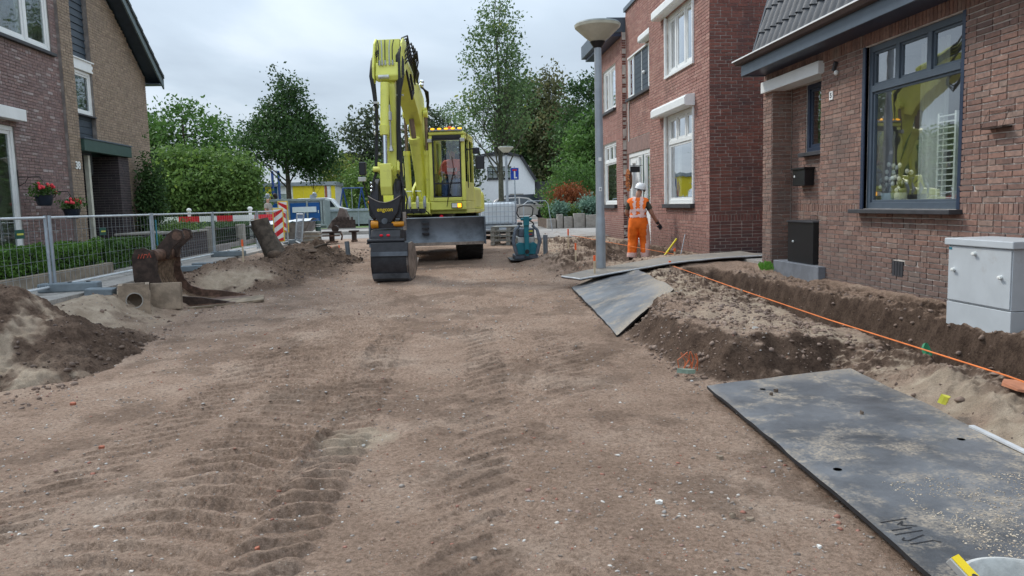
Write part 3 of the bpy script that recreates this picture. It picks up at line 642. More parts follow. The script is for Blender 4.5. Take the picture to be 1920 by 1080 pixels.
# wall hook and small lamp bracket
hk = thing('wall_bracket', 'thin rusty wire shelf bracket fixed to the near brick wall right of the big window', 'bracket', w1_(6.75, 2.1, 0))
mat('rust', (.115, .065, .045), .75, var=.4, scale=12, bump=.3); mat('rustdark', (.05, .032, .025), .6, metal=.3, var=.4, scale=9, bump=.3)
mb = MB(); wbox(mb, w1_, 6.6, 6.88, 2.07, 2.085, 0, .10); mb.build('shelf', 'rustdark', hk)
mb = MB()
for u in (6.6, 6.88): mb.tube([w1_(u, 2.08, .1), w1_(u+.03, 2.24, .01)], .0025, 5)
mb.tube([w1_(6.6, 2.23, .01), w1_(6.9, 2.24, .01)], .0025, 5); mb.build('wire', 'rustdark', hk)
hk = thing('camera_fitting', 'small broken grey lamp fitting on brick wall between doorway and window', 'lamp', w1_(9.75, 3.12, 0))
mb = MB(); mb.box(w1_(9.78, 3.16, .02), (.04, .05, .12), rx=.5); mb.build('arm', 'darkstone', hk, bevel=.004); mb = MB(); mb.ell(w1_(9.72, 3.07, .03), (.03, .03, .035)); mb.build('cap', 'white_stone', hk, smooth=True)
# letter box and parcel box in the niche
lb = thing('letterbox', 'black wall letterbox hanging in the doorway niche below the little window', 'letterbox', wn(11.15, 1.7, 0))
mb = MB(); wbox(mb, wn, 10.98, 11.38, 1.66, 1.90, 0, .15); mb.build('body', 'black_metal', lb, bevel=.006); mb = MB(); wbox(mb, wn, 10.96, 11.40, 1.90, 1.93, 0, .17); mb.build('lid', 'black_metal', lb, bevel=.004)
mb = MB(); mb.ell(wn(11.3, 1.8, .155), (.008, .02, .02)); mb.build('lock', 'white_stone', lb)
pb = thing('parcel_box', 'black parcel box standing on the grey doorstep', 'parcel box', w1_(10.8, .55, -.1))
mb = MB(); wbox(mb, w1_, 10.30, 11.10, .548, 1.13, -.26, .02); mb.build('body', 'black_metal', pb, bevel=.004); mb = MB(); wbox(mb, w1_, 10.28, 11.12, 1.13, 1.155, -.28, .04); mb.build('lid', 'darkstone', pb, bevel=.004)
mb = MB(); mb.ell(w1_(10.9, .85, .03), .018); mb.build('knob', 'white_stone', pb)
wd = tag(MB().build('weed', 'darkstone') if False else None or bpy.data.objects.new('weed', None), 'small bright green weed tuft growing at the left end of the doorstep', 'weed'); C.objects.link(wd); wd.location = (4.92, 11.45, .40)
leafmat('leaf_weed', (.10, .26, .03), (.16, .38, .06))
mb = MB()
for i in range(60):
    a = rnd.random()*6.28; r_ = rnd.uniform(.02, .12); p = Vector((4.92+r_*math.cos(a), 11.45+r_*math.sin(a), .38)); q = p+Vector((rnd.uniform(-.05, .05), rnd.uniform(-.05, .05), rnd.uniform(.05, .14))); mb.tone = rnd.random()+.001
    mb.quad(p, q+Vector((.012, .0, -.01)), q+Vector((0, 0, .015)), q+Vector((-.015, .01, -.01)))
mb.build('leaves', 'leaf_weed', wd)
# flowers and things on the inner window sill
def vase(name, label, u, v, n, col, fcol, hgt, r=.07, pk=14):
    t = thing(name, label, 'plant', w1_(u, v, n)); P = w1_(u, v, n)
    mat('pot_'+col[0], col[1], .3); mat('fl_'+fcol[0], fcol[1], .6)
    mb = MB(); mb.lathe([(r*.75, 0), (r, .02), (r*1.05, .16), (r*.95, .17), (0, .165)], P, 16); mb.build('pot', 'pot_'+col[0], t, smooth=40)
    fl = MB(); st = MB()
    for i in range(pk):
        a = rnd.random()*6.28; rr_ = rnd.uniform(.02, .16); q = P+Vector((rr_*math.cos(a)*.6, rr_*math.sin(a), .2+rnd.random()*hgt)); st.tube([P+Vector((0, 0, .15)), (P+q)/2+Vector((0, 0, .12)), q], .003, 4); fl.ell(q, (.02, .035, .03), 7, 5)
    st.build('stem', 'green_paint', t); fl.build('blossom', 'fl_'+fcol[0], t, smooth=True)
wbn = MB(); wbox(wbn, w1_, 7.3, 9.1, 1.30, 1.345, -.45, -.13); wbn.build('window_board', 'white_stone', h1)
vase('orchid_pot', 'white orchids in a pale blue pot behind the big slate blue window', 8.95, 1.345, -.25, ('paleblue', (.45, .55, .6)), ('white', (.8, .8, .76)), .42, .08)
vase('orchid_pot', 'cream blossom in a white pot, nearer one behind the big slate blue window', 8.72, 1.345, -.27, ('cream', (.6, .58, .5)), ('cream', (.75, .7, .6)), .3, .07)
# ---- second house
h2 = thing('brick_house', 'tall red brick house with white roller shutter boxes and gable wall coloured in shade beside the alley', 'house', (5.05, 16.5, .4))
wa = WF((5.05, 0, 0), (0, 1, 0), (-1, 0, 0)); wb = WF((5.3, 0, 0), (0, 1, 0), (-1, 0, 0)); wgab = WF((5.05, 14.45, 0), (1, 0, 0), (0, -1, 0))
A1 = (15.40, 17.35, 1.42, 3.38); A2 = (15.40, 17.30, 4.26, 5.55)
mb = MB(); slab(mb, wa, 14.46, 18.75, 0, 6.85, -.25, -.012, [A1, A2]); mb.build('wall', 'mortar', h2)
bricks(wa, h2, 14.45, 18.75, .1, 6.83, [A1, A2], 'brick_red', .0645, .215, bands=((1.06, 1.2),), nobj=0, seed=11)
B1 = (18.9, 21.95, 4.38, 5.52); B2 = (18.80, 22.05, .3, 2.84)
mb = MB(); slab(mb, wb, 18.75, 22.2, 0, 6.85, -.25, -.012, [B1, B2]); mb.build('wall', 'mortar', h2)
bricks(wb, h2, 18.75, 22.2, .1, 6.83, [B1, B2, (18.7, 22.3, 2.84, 3.24)], 'brick_red', .0645, .215, nobj=0, seed=12)
wr = WF((5.05, 18.75, 0), (1, 0, 0), (0, 1, 0)); mb = MB(); slab(mb, wr, .014, .26, 0, 6.85, -.05, 0, []); mb.build('return_wall', 'brick_red', h2)
mb = MB(); slab(mb, wgab, .014, 7, 0, 6.85, -.25, -.012, []); mb.build('gable_wall', 'mortar', h2)
bricks(wgab, h2, .0, 3.6, .1, 6.83, [], 'brick_red_shaded', .0645, .215, .011, bands=((1.06, 1.2),), seed=13, mode='stretch')
mb = MB(); wbox(mb, wb, 18.76, 22.18, 2.86, 3.24, -.1, .01)
lt = mb.build('door_lintel', mat('lintel_brick', (.24, .15, .13), .85, var=.2, scale=14, bump=.4), h2)
mb = MB()
for i in range(1, 6): wbox(mb, wb, 18.76+i*.57-.004, 18.76+i*.57+.004, 2.86, 3.24, -.05, .0125)
mb.build('joint', 'mortar_dark', lt)
mb = MB(); wbox(mb, wa, 14.40, 18.8, 6.85, 6.97, -.4, .05); wbox(mb, wb, 18.8, 22.25, 6.85, 6.97, -.4, .05); wbox(mb, wgab, .35, 7, 6.85, 6.97, -.4, .05); mb.build('coping', 'slate_paint', h2, bevel=.01)
mb = MB(); mb.b2((5.5, 14.6, 6.6), (12, 22.1, 6.84)); mb.build('flat_roof', 'darkstone', h2)
mb = MB(); mb.b2((5.31, 22.0, 0), (12, 22.2, 6.8)); mb.b2((11.8, 14.5, 0), (12, 22, 6.8)); mb.build('rear_wall', 'brick_red', h2)
def shutter(w, par, u0, u1, v0, v1, d=.2):
    mb = MB(); mb.prism([(0, v1), (d*.8, v1-.02), (d, v1-.07), (d, v0+.03), (d*.85, v0), (0, v0)], lambda a, b, t: w(t, b, a), u0, u1); mb.build('shutter_box', 'white_paint', par, bevel=.006)
shutter(wa, h2, 15.30, 17.85, 3.38, 3.62, .22); shutter(wa, h2, 15.30, 17.75, 5.56, 5.80, .22); shutter(wb, h2, 18.9, 20.05, 5.55, 5.76, .2)
for (a, b, c, d) in (A1, A2):
    mb = MB(); wbox(mb, wa, a-.05, a-.002, c, d, -.02, .035); wbox(mb, wa, b+.002, b+.05, c, d, -.02, .035); wbox(mb, wa, a-.05, b+.05, c-.05, c-.002, -.02, .04); mb.build('shutter_rail', 'white_paint', h2)
window(wa, h2, *A1, 'white_paint', dep=.05, fw_=.085, trans=(2.78,), mull=((16.07, 2.82, 3.3), (16.7, 2.82, 3.3)), sill=(.06, .09, .09), inner=.05)
window(wa, h2, *A2, 'white_paint', dep=.05, fw_=.085, mull=(16.1, 16.75), sill=None, inner=.06)
for A in (A1, A2): room(wa, h2, A[0]-.3, A[1]+.3, A[2]-.3, A[3]+.1, -.3, -2.2); 
curtain(wa, h2, 15.45, 16.2, 4.3, 5.5, -.25); curtain(wa, h2, 16.8, 17.3, 4.3, 5.5, -.25); curtain(wa, h2, 17.0, 17.3, 1.45, 3.3, -.25); curtain(wa, h2, 15.45, 15.6, 1.45, 3.3, -.25)
fl = thing('flower_basket', 'blue flowers in a wicker basket behind the lower front window of the tall red house', 'plant', (5.3, 15.8, 1.5)); mat('fl_blue', (.05, .08, .22), .6); mat('wicker', (.28, .17, .1), .8)
mb = MB(); mb.lathe([(.09, 0), (.12, .2), (0, .19)], (5.3, 15.85, 1.52), 14); mb.build('basket', 'wicker', fl, smooth=40); mb = MB()
for i in range(40): mb.ell((5.3+rnd.gauss(0, .06), 15.85+rnd.gauss(0, .14), 1.82+rnd.gauss(0, .05)), .035, 6, 4)
mb.build('blossom', 'fl_blue', fl, smooth=True)
# upper window over the doors: sash, dark boarding, second sash
window(wb, h2, 18.9, 19.85, 4.38, 5.52, 'white_paint', dep=.02, fw_=.07, inner=.05)
room(wb, h2, 18.8, 22, 4.3, 5.55, -.3, -1.5); curtain(wb, h2, 18.95, 19.8, 4.4, 5.5, -.2)
window(wb, h2, 21.3, 21.95, 4.38, 5.52, 'white_paint', dep=.0, fw_=.05, inner=.04)
for i in range(8):
    for a, b in ((19.87, 20.5), (20.53, 21.28)): mb = MB(); wbox(mb, wb, a, b, 4.42+i*.132, 4.42+i*.132+.124, -.1, -.035+(.01 if a > 20.5 else .0)); mb.build('board', 'dark_board', h2)
mb = MB(); wbox(mb, wb, 18.9, 21.95, 4.30, 4.375, -.15, .09); mb.build('sill', 'darkstone', h2, bevel=.005); mb = MB(); wbox(mb, wb, 19.86, 21.95, 5.48, 5.52, -.1, .02); wbox(mb, wb, 20.5, 20.53, 4.4, 5.5, -.1, -.02); wbox(mb, wb, 19.86, 21.3, 4.38, 4.42, -.1, .0); mb.build('frame', 'white_paint', h2)
mb = MB(); mb.ell(wb(20.2, 4.85, .0), .05, 8, 6); mb.build('sensor', 'white_paint', h2, smooth=True)
mb = MB(); mb.tube([wb(21.6, 4.34, .02), wb(21.75, 4.3, .03), wb(21.85, 4.1, .02), wb(21.85, 3.2, .02)], .022, 6); mb.build('overflow_pipe', 'white_stone', h2, smooth=True)
# the pair of doors
mb = MB(); 
for u in (18.8, 20.28, 20.5, 21.98): wbox(mb, wb, u, u+.07, .42, 2.78, -.16, -.02)
wbox(mb, wb, 18.8, 22.05, 2.74, 2.84, -.16, -.019); mb.build('door_frame', 'white_paint', h2, bevel=.004)
mb = MB(); wbox(mb, wb, 20.35, 20.5, .42, 2.74, -.12, -.03); mb.build('green_panel', 'green_paint', h2)
mb = MB(); wbox(mb, wb, 18.75, 22.1, .2, .42, -.3, .12); mb.build('threshold', 'step_stone', h2, bevel=.006)
for k, (a, b) in enumerate(((18.88, 19.75), (21.05, 21.97))):
    dr = MB(); slab(dr, wb, a, b, .44, 2.74, -.12, -.05, [(a+.28, b-.28, 1.35, 2.55)]); d = dr.build('front_door', 'white_paint', h2)
    p = MB(); wbox(p, wb, a+.28, b-.28, 1.35, 2.55, -.095, -.085); p.build('pane', 'glass', d); p = MB(); slab(p, wb, a+.2, b-.2, 1.27, 2.63, -.06, -.035, [(a+.26, b-.26, 1.33, 2.57)]); slab(p, wb, a+.2, b-.2, .6, 1.15, -.06, -.035, [(a+.24, b-.24, .64, 1.11)]); p.build('moulding', 'white_paint', d)
    p = MB(); wbox(p, wb, a+.05, a+.08, 1.3, 1.55, -.05, .0); p.build('handle', 'black_metal', d)
for a, b in ((19.78, 20.26), (20.6, 21.0)):
    s_ = window(wb, h2, a, b, 1.25, 2.74, 'white_paint', dep=.03, fw_=.05, inner=.03, name='side_window'); p = MB(); wbox(p, wb, a, b, .44, 1.25, -.12, -.04); p.build('lower_panel', 'white_paint', s_)
room(wb, h2, 18.8, 22.1, .4, 2.8, -.3, -2)
def wreath(label, P, seed):
    r2 = random.Random(seed); t = thing('door_garland', label, 'garland', P, 'autumn garlands by the doors'); mat('fl_orange', (.55, .2, .07), .7, var=.4, scale=30); mat('twigs', (.14, .06, .03), .9, var=.3)
    mb = MB(); mb.ell(P, (.05, .11, .26), 10, 8); mb.build('twig_core', 'twigs', t); mb = MB()
    for i in range(90): a = r2.random()*6.28; h = r2.uniform(-.3, .28); rr_ = .12*math.sqrt(max(.1, 1-(h/.33)**2)); p = Vv(P)+Vector((-.04-abs(rr_*math.cos(a))*.7, rr_*math.sin(a), h)); mb.ell(p, (r2.uniform(.015, .03),)*3, 5, 4)
    mb.build('blossom', 'fl_orange', t)
wreath('orange flower garland hanging between the black sign and the far front door', wb(21.3, 2.1, .12), 1); wreath('orange flower garland hanging on the brick beside the nearer front door', wb(18.85, 2.35, .08), 2)
sg = thing('hanging_sign', 'small black sign standing out from the wall above the worker', 'sign', wb(20.45, 2.3, 0)); mb = MB(); mb.box(wb(20.45, 2.35, .2), (.26, .02, .16)); mb.build('plate', 'black_metal', sg); mb = MB(); mb.tube([wb(20.45, 2.45, 0), wb(20.45, 2.45, .34)], .008, 6); mb.build('arm', 'black_metal', sg)
text('WELKOM', .1, 'white_stone', sg, (wb(20.45, 2.3, .28)+Vector((0, -.012, 0))), rot_face((0, -1, 0))) if False else None
ws = [((18.6, 2.68, .02), (.012, .1, .13))]
# ---- third house
h3 = thing('brick_house', 'far pink brick house with flat roof and dark fascia behind the street lamp', 'house', (5.18, 23.5, .4))
wc = WF((5.18, 0, 0), (0, 1, 0), (-1, 0, 0)); C1 = (23.05, 24.95, 1.42, 3.32); C2 = (23.05, 24.9, 4.3, 5.6)
mb = MB(); slab(mb, wc, 22.2, 25.9, 0, 6.3, -.25, -.012, [C1, C2]); mb.build('wall', 'mortar', h3)
bricks(wc, h3, 22.2, 25.9, .1, 6.3, [C1, C2], 'brick_red', .0645, .215, bands=((1.06, 1.2), (3.32, 3.55)), nobj=0, seed=21)
wc2 = WF((5.18, 22.2, 0), (1, 0, 0), (0, -1, 0)); mb = MB(); slab(mb, wc2, .014, .14, 0, 6.3, -.1, -.002, []); mb.build('wall_end', 'mortar', h3); bricks(wc2, h3, 0, .12, .1, 6.3, [], 'brick_red_shaded', .0645, .215, nobj=0, seed=22)
mb = MB(); mb.b2((5.44, 22.21, 0), (11.5, 25.9, 6.3)); mb.build('body', 'brick_red', h3)
mb = MB(); wbox(mb, wc, 22.22, 26.35, 6.3, 6.72, -3, .42); mb.build('roof', 'slate_paint', h3, bevel=.01); mb = MB(); wbox(mb, wc, 22.24, 26.2, 6.2, 6.3, -.3, .3); mb.build('soffit', 'navy_paint', h3)
window(wc, h3, *C1, 'white_paint', dep=.05, fw_=.08, trans=(2.75,), mull=((23.7, 2.8, 3.25), (24.3, 2.8, 3.25)), sill=(.05, .09, .12))
window(wc, h3, *C2, 'white_paint', dep=.05, fw_=.08, mull=(23.9, 24.3), sill=(.05, .09, .08))
for A in (C1, C2): room(wc, h3, A[0]-.02, A[1]+.02, A[2], A[3], -.15, -.24); 
# ---- left house
hl = thing('brick_house', 'purple and tan brick house with dark boarding and green porch canopy', 'house', (-8.4, 17.5, .4))
wl = WF((-8.4, 0, 0), (0, 1, 0), (1, 0, 0))
D1 = (13.9, 16.15, .5, 3.3); D2 = (15.6, 17.95, 5.05, 7.0); P0, P1 = 18.22, 18.78
def gz(u): return 9.6-abs(u-17.3)*.715 if True else 0
clipg = lambda u, v: v < gz(u)-.02
mb = MB(); slab(mb, wl, 11.6, P0, 0, 5.5, -.25, -.012, [D1, D2]); slab(mb, wl, 13.2, P0, 5.5, 6.6, -.25, -.012, [D2]); slab(mb, wl, 14.6, P0, 6.6, 7.6, -.25, -.012, [D2]); mb.build('wall', 'mortar_dark', hl)
bricks(wl, hl, 11.8, P0, .2, 7.6, [D1, D2], 'brick_purple', .0645, .215, seed=31, clip=clipg, proud=.010)
wp = WF((-8.33, 0, 0), (0, 1, 0), (1, 0, 0)); mb = MB(); slab(mb, wp, P0, P1, 0, 8.6, -.25, -.012, []); mb.build('pier', 'mortar_dark', hl); bricks(wp, hl, P0, P1, .2, 8.6, [], 'brick_tan', .0645, .215, nobj=0, seed=32)
ws_ = WF((-8.33, P1, 0), (1, 0, 0), (0, 1, 0))
TB0, TB1 = 19.84, 23.22
mb = MB()
mb.prism([(21.45, 0), (TB1, 0), (TB1, 3.02), (21.45, 3.02)], lambda a, b, t: wl(a, b, t), -.25, -.012); mb.prism([(TB0, 3.02), (TB1, 3.02), (TB1, 5.4), (TB0, 7.78)], lambda a, b, t: wl(a, b, t), -.25, -.012); mb.build('tan_wall', 'mortar_dark', hl)
bricks(wl, hl, TB0, TB1, .2, 7.9, [(19.5, 21.45, 0, 3.03)], 'brick_tan', .0645, .215, nobj=0, seed=33, clip=lambda u, v: v < 5.4+(TB1-u)*.704-.03, proud=.010)
mb = MB(); mb.prism([(11.8, 0), (TB1, 0), (TB1, 5.4), (17.3, 9.55), (11.8, 5.6)], lambda a, b, t: wl(a, b, t), -5, -.9); mb.build('rear_part', 'brick_tan', hl)
mb = MB(); wbox(mb, wl, TB1-.25, TB1-.003, 0, 5.35, -5, -.25); mb.build('end_wall', 'brick_tan', hl)
# boarding with the stair window between
mb = MB(); wbox(mb, wl, P1, TB0, 2.5, 8.6, -.25, -.17); mb.build('board_backing', 'black_metal', hl)
v = 5.2
while v < 8.3: mb = MB(); mb.hexa([wl(u, vv, n) for vv in (v, v+.155) for u, n in ((P1+.01, -.17), (TB0-.01, -.17), (TB0-.01, -.1 if vv == v else -.12), (P1+.01, -.1 if vv == v else -.12))]); mb.build('board', 'dark_board', hl); v += .165
v = 3.3
while v < 3.85: mb = MB(); wbox(mb, wl, P1+.01, TB0-.01, v, v+.155, -.17, -.10); mb.build('board', 'dark_board', hl); v += .165
mb = MB(); wbox(mb, wl, P1-.0, TB0+.06, 4.93, 5.16, -.17, .0); wbox(mb, wl, P1-.02, TB0+.08, 5.16, 5.19, -.17, .03); mb.build('shutter_box', 'white_paint', hl, bevel=.005)
window(wl, hl, P1+.02, TB0, 3.9, 4.92, 'white_paint', dep=.06, fw_=.07, sill=(.02, .02, .04), inner=.05); room(wl, hl, P1, TB0, 3.9, 4.95, -.26, -1.2); curtain(wl, hl, P1, TB0, 3.9, 4.9, -.3)
window(wl, hl, *D2, 'white_paint', dep=.03, fw_=.09, mull=(17.0,), sill=(.06, .08, .07), inner=.07); room(wl, hl, D2[0]-.2, D2[1]+.2, D2[2], D2[3], -.3, -2); curtain(wl, hl, 17.05, 17.5, 5.1, 6.9, -.25)
window(wl, hl, *D1, 'white_paint', dep=.03, fw_=.09, mull=(15.1,), sill=(.06, .1, .07), inner=.07); room(wl, hl, D1[0]-.2, D1[1]+.2, D1[2], D1[3], -.3, -2)
mb = MB(); wbox(mb, wl, 13.8, 16.27, 3.4, 3.63, 0, .2); mb.build('shutter_box', 'white_paint', hl, bevel=.008)
# roof: two slopes with a boxed verge, tiles overlapping at the edge
mat('tile_left', (.04, .05, .05), .7, var=.2)
for sg_, ue in ((1, TB1+.35), (-1, 11.4)):
    ze = 9.75-abs(ue-17.3)*.715
    for nm, n0, n1, t0, t1, mt in (('roof', -5.2, .40, .02, .14, 'tile_left'), ('soffit', -.0, .36, -.03, .02, 'dark_board'), ('bargeboard', .36, .40, -.16, .03, 'slate_green')):
        if mt == 'slate_green': mat('slate_green', (.10, .135, .14), .5)
        mb = MB(); mb.hexa([wl(u, z+dz, n) for dz in (t0, t1) for u, z, n in ((17.3, 9.75, n0), (ue, ze, n0), (ue, ze, n1), (17.3, 9.75, n1))]); mb.build(nm, mt, hl)
    if sg_ == 1:
        for i in range(16): # edge tiles stepping down the verge
            u = ue-.02-i*.34; z = 9.75-abs(u-17.3)*.715; mb = MB(); mb.hexa([wl(uu, zz+dz, n) for dz in (.10, .19) for uu, zz, n in ((u, z+.02, .2), (u-.36, z+.257-.02, .2), (u-.36, z+.257-.02, .43), (u, z+.02, .43))]); mb.build('verge_tile', 'tile_left', hl)
mb = MB(); wbox(mb, wl, TB1+.0, TB1+.36, 5.2, 5.23, -5, .38); mb.build('eaves', 'dark_board', hl)
# porch: black brick pier, green canopy, door
mb = MB(); wbox(mb, wl, 18.80, 21.5, 3.02, 3.3, -.9, .14); mb.build('canopy', 'green_paint', hl, bevel=.01); mb = MB(); wbox(mb, wl, 18.78, 21.52, 3.3, 3.33, -.2, .16); mb.build('canopy_trim', 'slate_paint', hl)
wk = WF((-8.4+.06, 0, 0), (0, 1, 0), (1, 0, 0)); wk2 = WF((-8.4-.9, 20.80, 0), (1, 0, 0), (0, -1, 0))
mb = MB(); mb.b2((-9.29, 20.812, .2), (-8.352, 21.44, 3.01)); mb.build('porch_pier', 'mortar_dark', hl)
bricks(wk, hl, 20.80, 21.45, .3, 3.0, [], 'brick_black', .0645, .215, nobj=0, seed=41); bricks(wk2, hl, 0, .96, .3, 3.0, [], 'brick_black', .0645, .215, nobj=0, seed=42)
mb = MB(); wbox(mb, wl, 18.8, 20.8, .4, 3.0, -.9, -.85); mb.build('porch_back', 'green_paint', hl)
mb = MB(); wbox(mb, wl, 19.35, 19.45, .45, 2.95, -.15, -.05); mat('cream', (.55, .54, .45), .5); mb.build('door_frame', 'cream', hl, bevel=.004)
mb = MB(); wbox(mb, wl, 19.24, 20.6, .45, 2.9, -.85, -.8); dd = mb.build('front_door', 'green_paint', hl); mb = MB(); wbox(mb, wl, 19.5, 20.3, 1.5, 2.6, -.799, -.79); mb.build('pane', 'glass', dd)
text('38', .24, 'white_paint', hl, wp(18.52, 2.66, .012), rot_face((1, 0, 0)), name='house_number', bold=.006, ext=.006)
mb = MB(); mb.tube([wl(22.7, .4, .06), wl(22.7, 3.0, .06)], .035, 8); mb.build('downpipe', mat('pipe_brown', (.13, .06, .045), .6), hl)
# ---------------------------------------------------------------- plants helper
def leafcloud(name, P, size, tone, mt, parent=None, seed=1, flat=0., asp=.55):
    """one little four-cornered leaf per point"""
    g = np.random.RandomState(seed); n = len(P); s = np.asarray(size)*np.ones(n)*(.6+.8*g.rand(n))
    d = g.normal(size=(n, 3)); d /= np.linalg.norm(d, axis=1)[:, None]
    e = g.normal(size=(n, 3)); e[:, 2] *= (1-flat); e -= d*(e*d).sum(1)[:, None]; e /= np.linalg.norm(e, axis=1)[:, None]
    a = d*s[:, None]; b = e*s[:, None]*asp
    V = np.stack([P-a, P+b, P+a, P-b], 1).reshape(-1, 3); F = np.arange(4*n).reshape(n, 4)
    o = npmesh(name, V, F, mt, tone=np.clip(tone, .001, 1), parent=parent); return o
def clumps(cent, per, spread, seed):
    g = np.random.RandomState(seed); n = len(cent); P = np.repeat(cent, per, 0)+g.normal(size=(n*per, 3))*np.array(spread)
    t = np.repeat(.42+.2*g.normal(size=n), per)+.14*g.normal(size=n*per); return P, t
leafmat('leaf_dark', (0.023, 0.055, 0.018), (0.078, 0.150, 0.040)); leafmat('leaf_mid', (0.039, 0.091, 0.021), (0.130, 0.247, 0.052)); leafmat('leaf_lime', (0.058, 0.115, 0.026), (0.19, 0.30, 0.07), (0.312, 0.429, 0.069))
leafmat('leaf_ash', (0.058, 0.111, 0.040), (0.169, 0.260, 0.092), (0.338, 0.364, 0.081)); leafmat('leaf_yel', (0.091, 0.130, 0.023), (0.286, 0.312, 0.057), (0.416, 0.338, 0.081)); leafmat('leaf_conifer', (0.036, 0.055, 0.030), (0.098, 0.124, 0.057)); leafmat('leaf_red', (0.130, 0.039, 0.014), (0.364, 0.117, 0.040)); leafmat('leaf_blue', (0.078, 0.156, 0.115), (0.234, 0.364, 0.276))
leafmat('leaf_hedge', (0.046, 0.111, 0.021), (0.156, 0.299, 0.052), (0.260, 0.416, 0.092))
leafmat('leaf_brown', (0.091, 0.072, 0.034), (0.208, 0.156, 0.069))
mat('bark', (.075, .058, .045), .95, var=.35, scale=8, bump=.8, bscale=18); mat('bark_green', (.08, .078, .055), .95, var=.3, scale=8, bump=.6, bscale=18)
def hedge(label, x0, x1, y0, y1, z0, z1, mt='leaf_hedge', n=9000, size=.024, seed=1, name='hedge', cat='hedge'):
    t = thing(name, label, cat, ((x0+x1)/2, (y0+y1)/2, z0)); g = np.random.RandomState(seed)
    core = MB(); core.b2((x0+.09, y0+.06, z0), (x1-.09, y1-.06, z1-.12)); core.build('stems', mat('hedge_core', (.018, .026, .012), .95), t)
    u = g.rand(n); P = np.stack([g.uniform(x0, x1, n), g.uniform(y0, y1, n), g.uniform(z0, z1, n)], 1)
    k = g.rand(n); side = k < .5; P[side, 0] = x1-.1*g.rand(side.sum())**1.5; top = (k >= .5) & (k < .88); P[top, 2] = z1-.1*g.rand(top.sum())**1.5; en = k >= .88; P[en, 1] = y0+.08*g.rand(en.sum())
    P[:, 0] += .06*fbm(P[:, 1]*2.2, P[:, 2]*2.2, 3, seed)*2; P[:, 2] += .07*fbm(P[:, 1]*2.5, P[:, 0]*2.5, 3, seed+4)*2
    tone = .45+.5*fbm(P[:, 1]*3, P[:, 2]*4, 3, seed+2)+.16*g.normal(size=n); leafcloud('foliage', P, size, tone, mt, t, seed); return t
# ---------------------------------------------------------------- pavements
def pavement(name, x0, x1, y0, y1, z, tile, mt, label=None, limit=300, seed=1, tk=.012):
    base = MB(); base.b2((x0, y0, z-.12), (x1, y1, z-.006)); b = base.build(name, mt, None, kind='structure')
    rr = random.Random(seed); lib = []
    for i in range(5):
        m_ = MB(); h = tile/2-.004; m_.hexa([(x*h, y*h, zz+rr.uniform(-.001, .001)) for zz in (-tk, 0) for x, y in ((-1, -1), (1, -1), (1, 1), (-1, 1))]); m_.tone = None; lib.append(m_.mesh('paver', mt))
    c = []; y = y0
    while y < y1-.01:
        x = x0; 
        while x < x1-.01: c.append((x+tile/2, y+tile/2)); x += tile
        y += tile
    c = [p for p in c if infr((p[0], p[1], z))]; c.sort(key=lambda p: p[0]**2+p[1]**2); n = 0
    for p in c[:limit]:
        o = bpy.data.objects.new('paver', rr.choice(lib)); C.objects.link(o); o.parent = b; o.location = (p[0], p[1], z+rr.uniform(-.002, .003)); o.rotation_euler = (rr.uniform(-.004, .004), rr.uniform(-.004, .004), 0)
    mb = MB(); h = tile/2-.004
    for p in c[limit:]: mb.tone = rr.random()+.001; zz = z+rr.uniform(-.002, .003); mb.quad((p[0]-h, p[1]-h, zz), (p[0]+h, p[1]-h, zz), (p[0]+h, p[1]+h, zz), (p[0]-h, p[1]+h, zz))
    if mb.v: mb.build('paving', mt, b, kind='stuff')
    return b
brickmat('paver_grey', [(.26, .245, .23), (.32, .30, .275), (.29, .27, .25), (.35, .33, .30), (.28, .265, .25)], dirt=(.2, .185, .16))
pavement('pavement', -6.35, -5.15, 6.0, 31.2, .43, .3, 'paver_grey', limit=290)
pavement('garden_path', -8.38, -6.38, 15.4, 21.4, .43, .4, 'paver_grey', limit=60, seed=4)
pavement('far_pavement', 2.75, 5.0, 24.0, 34.0, .45, .3, 'paver_grey', limit=120, seed=3)
pavement('alley_floor', 5.2, 8, 12.3, 14.4, .44, .3, 'paver_grey', limit=60, seed=8)
mat('asphalt_light', (.27, .255, .24), .9, var=.12, scale=1.2, bump=.3, bscale=60); mat('grass', (.07, .12, .03), .9, col2=(.15, .21, .06), scale=1.5, bump=.8, bscale=30); mat('red_paving', (.30, .20, .17), .9, var=.15, scale=3, bump=.3)
for nm, a, b, mt in (('road', (-60, 33.5, .462), (60, 41, .466), 'asphalt_light'), ('grass', (-60, 41.15, .45), (-1.5, 60, .50), 'grass'), ('grass', (-60, 24, .40), (-6.5, 33.4, .445), 'grass'), ('red_paving', (1.5, 46, .46), (20, 56.5, .47), 'red_paving'), ('side_pavement', (5.0, 26.4, .30), (12, 33.4, .452), 'paver_grey'), ('kerb', (-60, 33.4, .40), (2.7, 33.5, .56), 'concrete'), ('kerb', (-60, 41, .42), (60, 41.12, .52), 'concrete'), ('garden_soil', (-8.4, 5, .30), (-6.45, 15.3, .44), 'soil')):
    mb = MB(); mb.b2(a, b); mb.build(nm, mt, None, kind='structure')
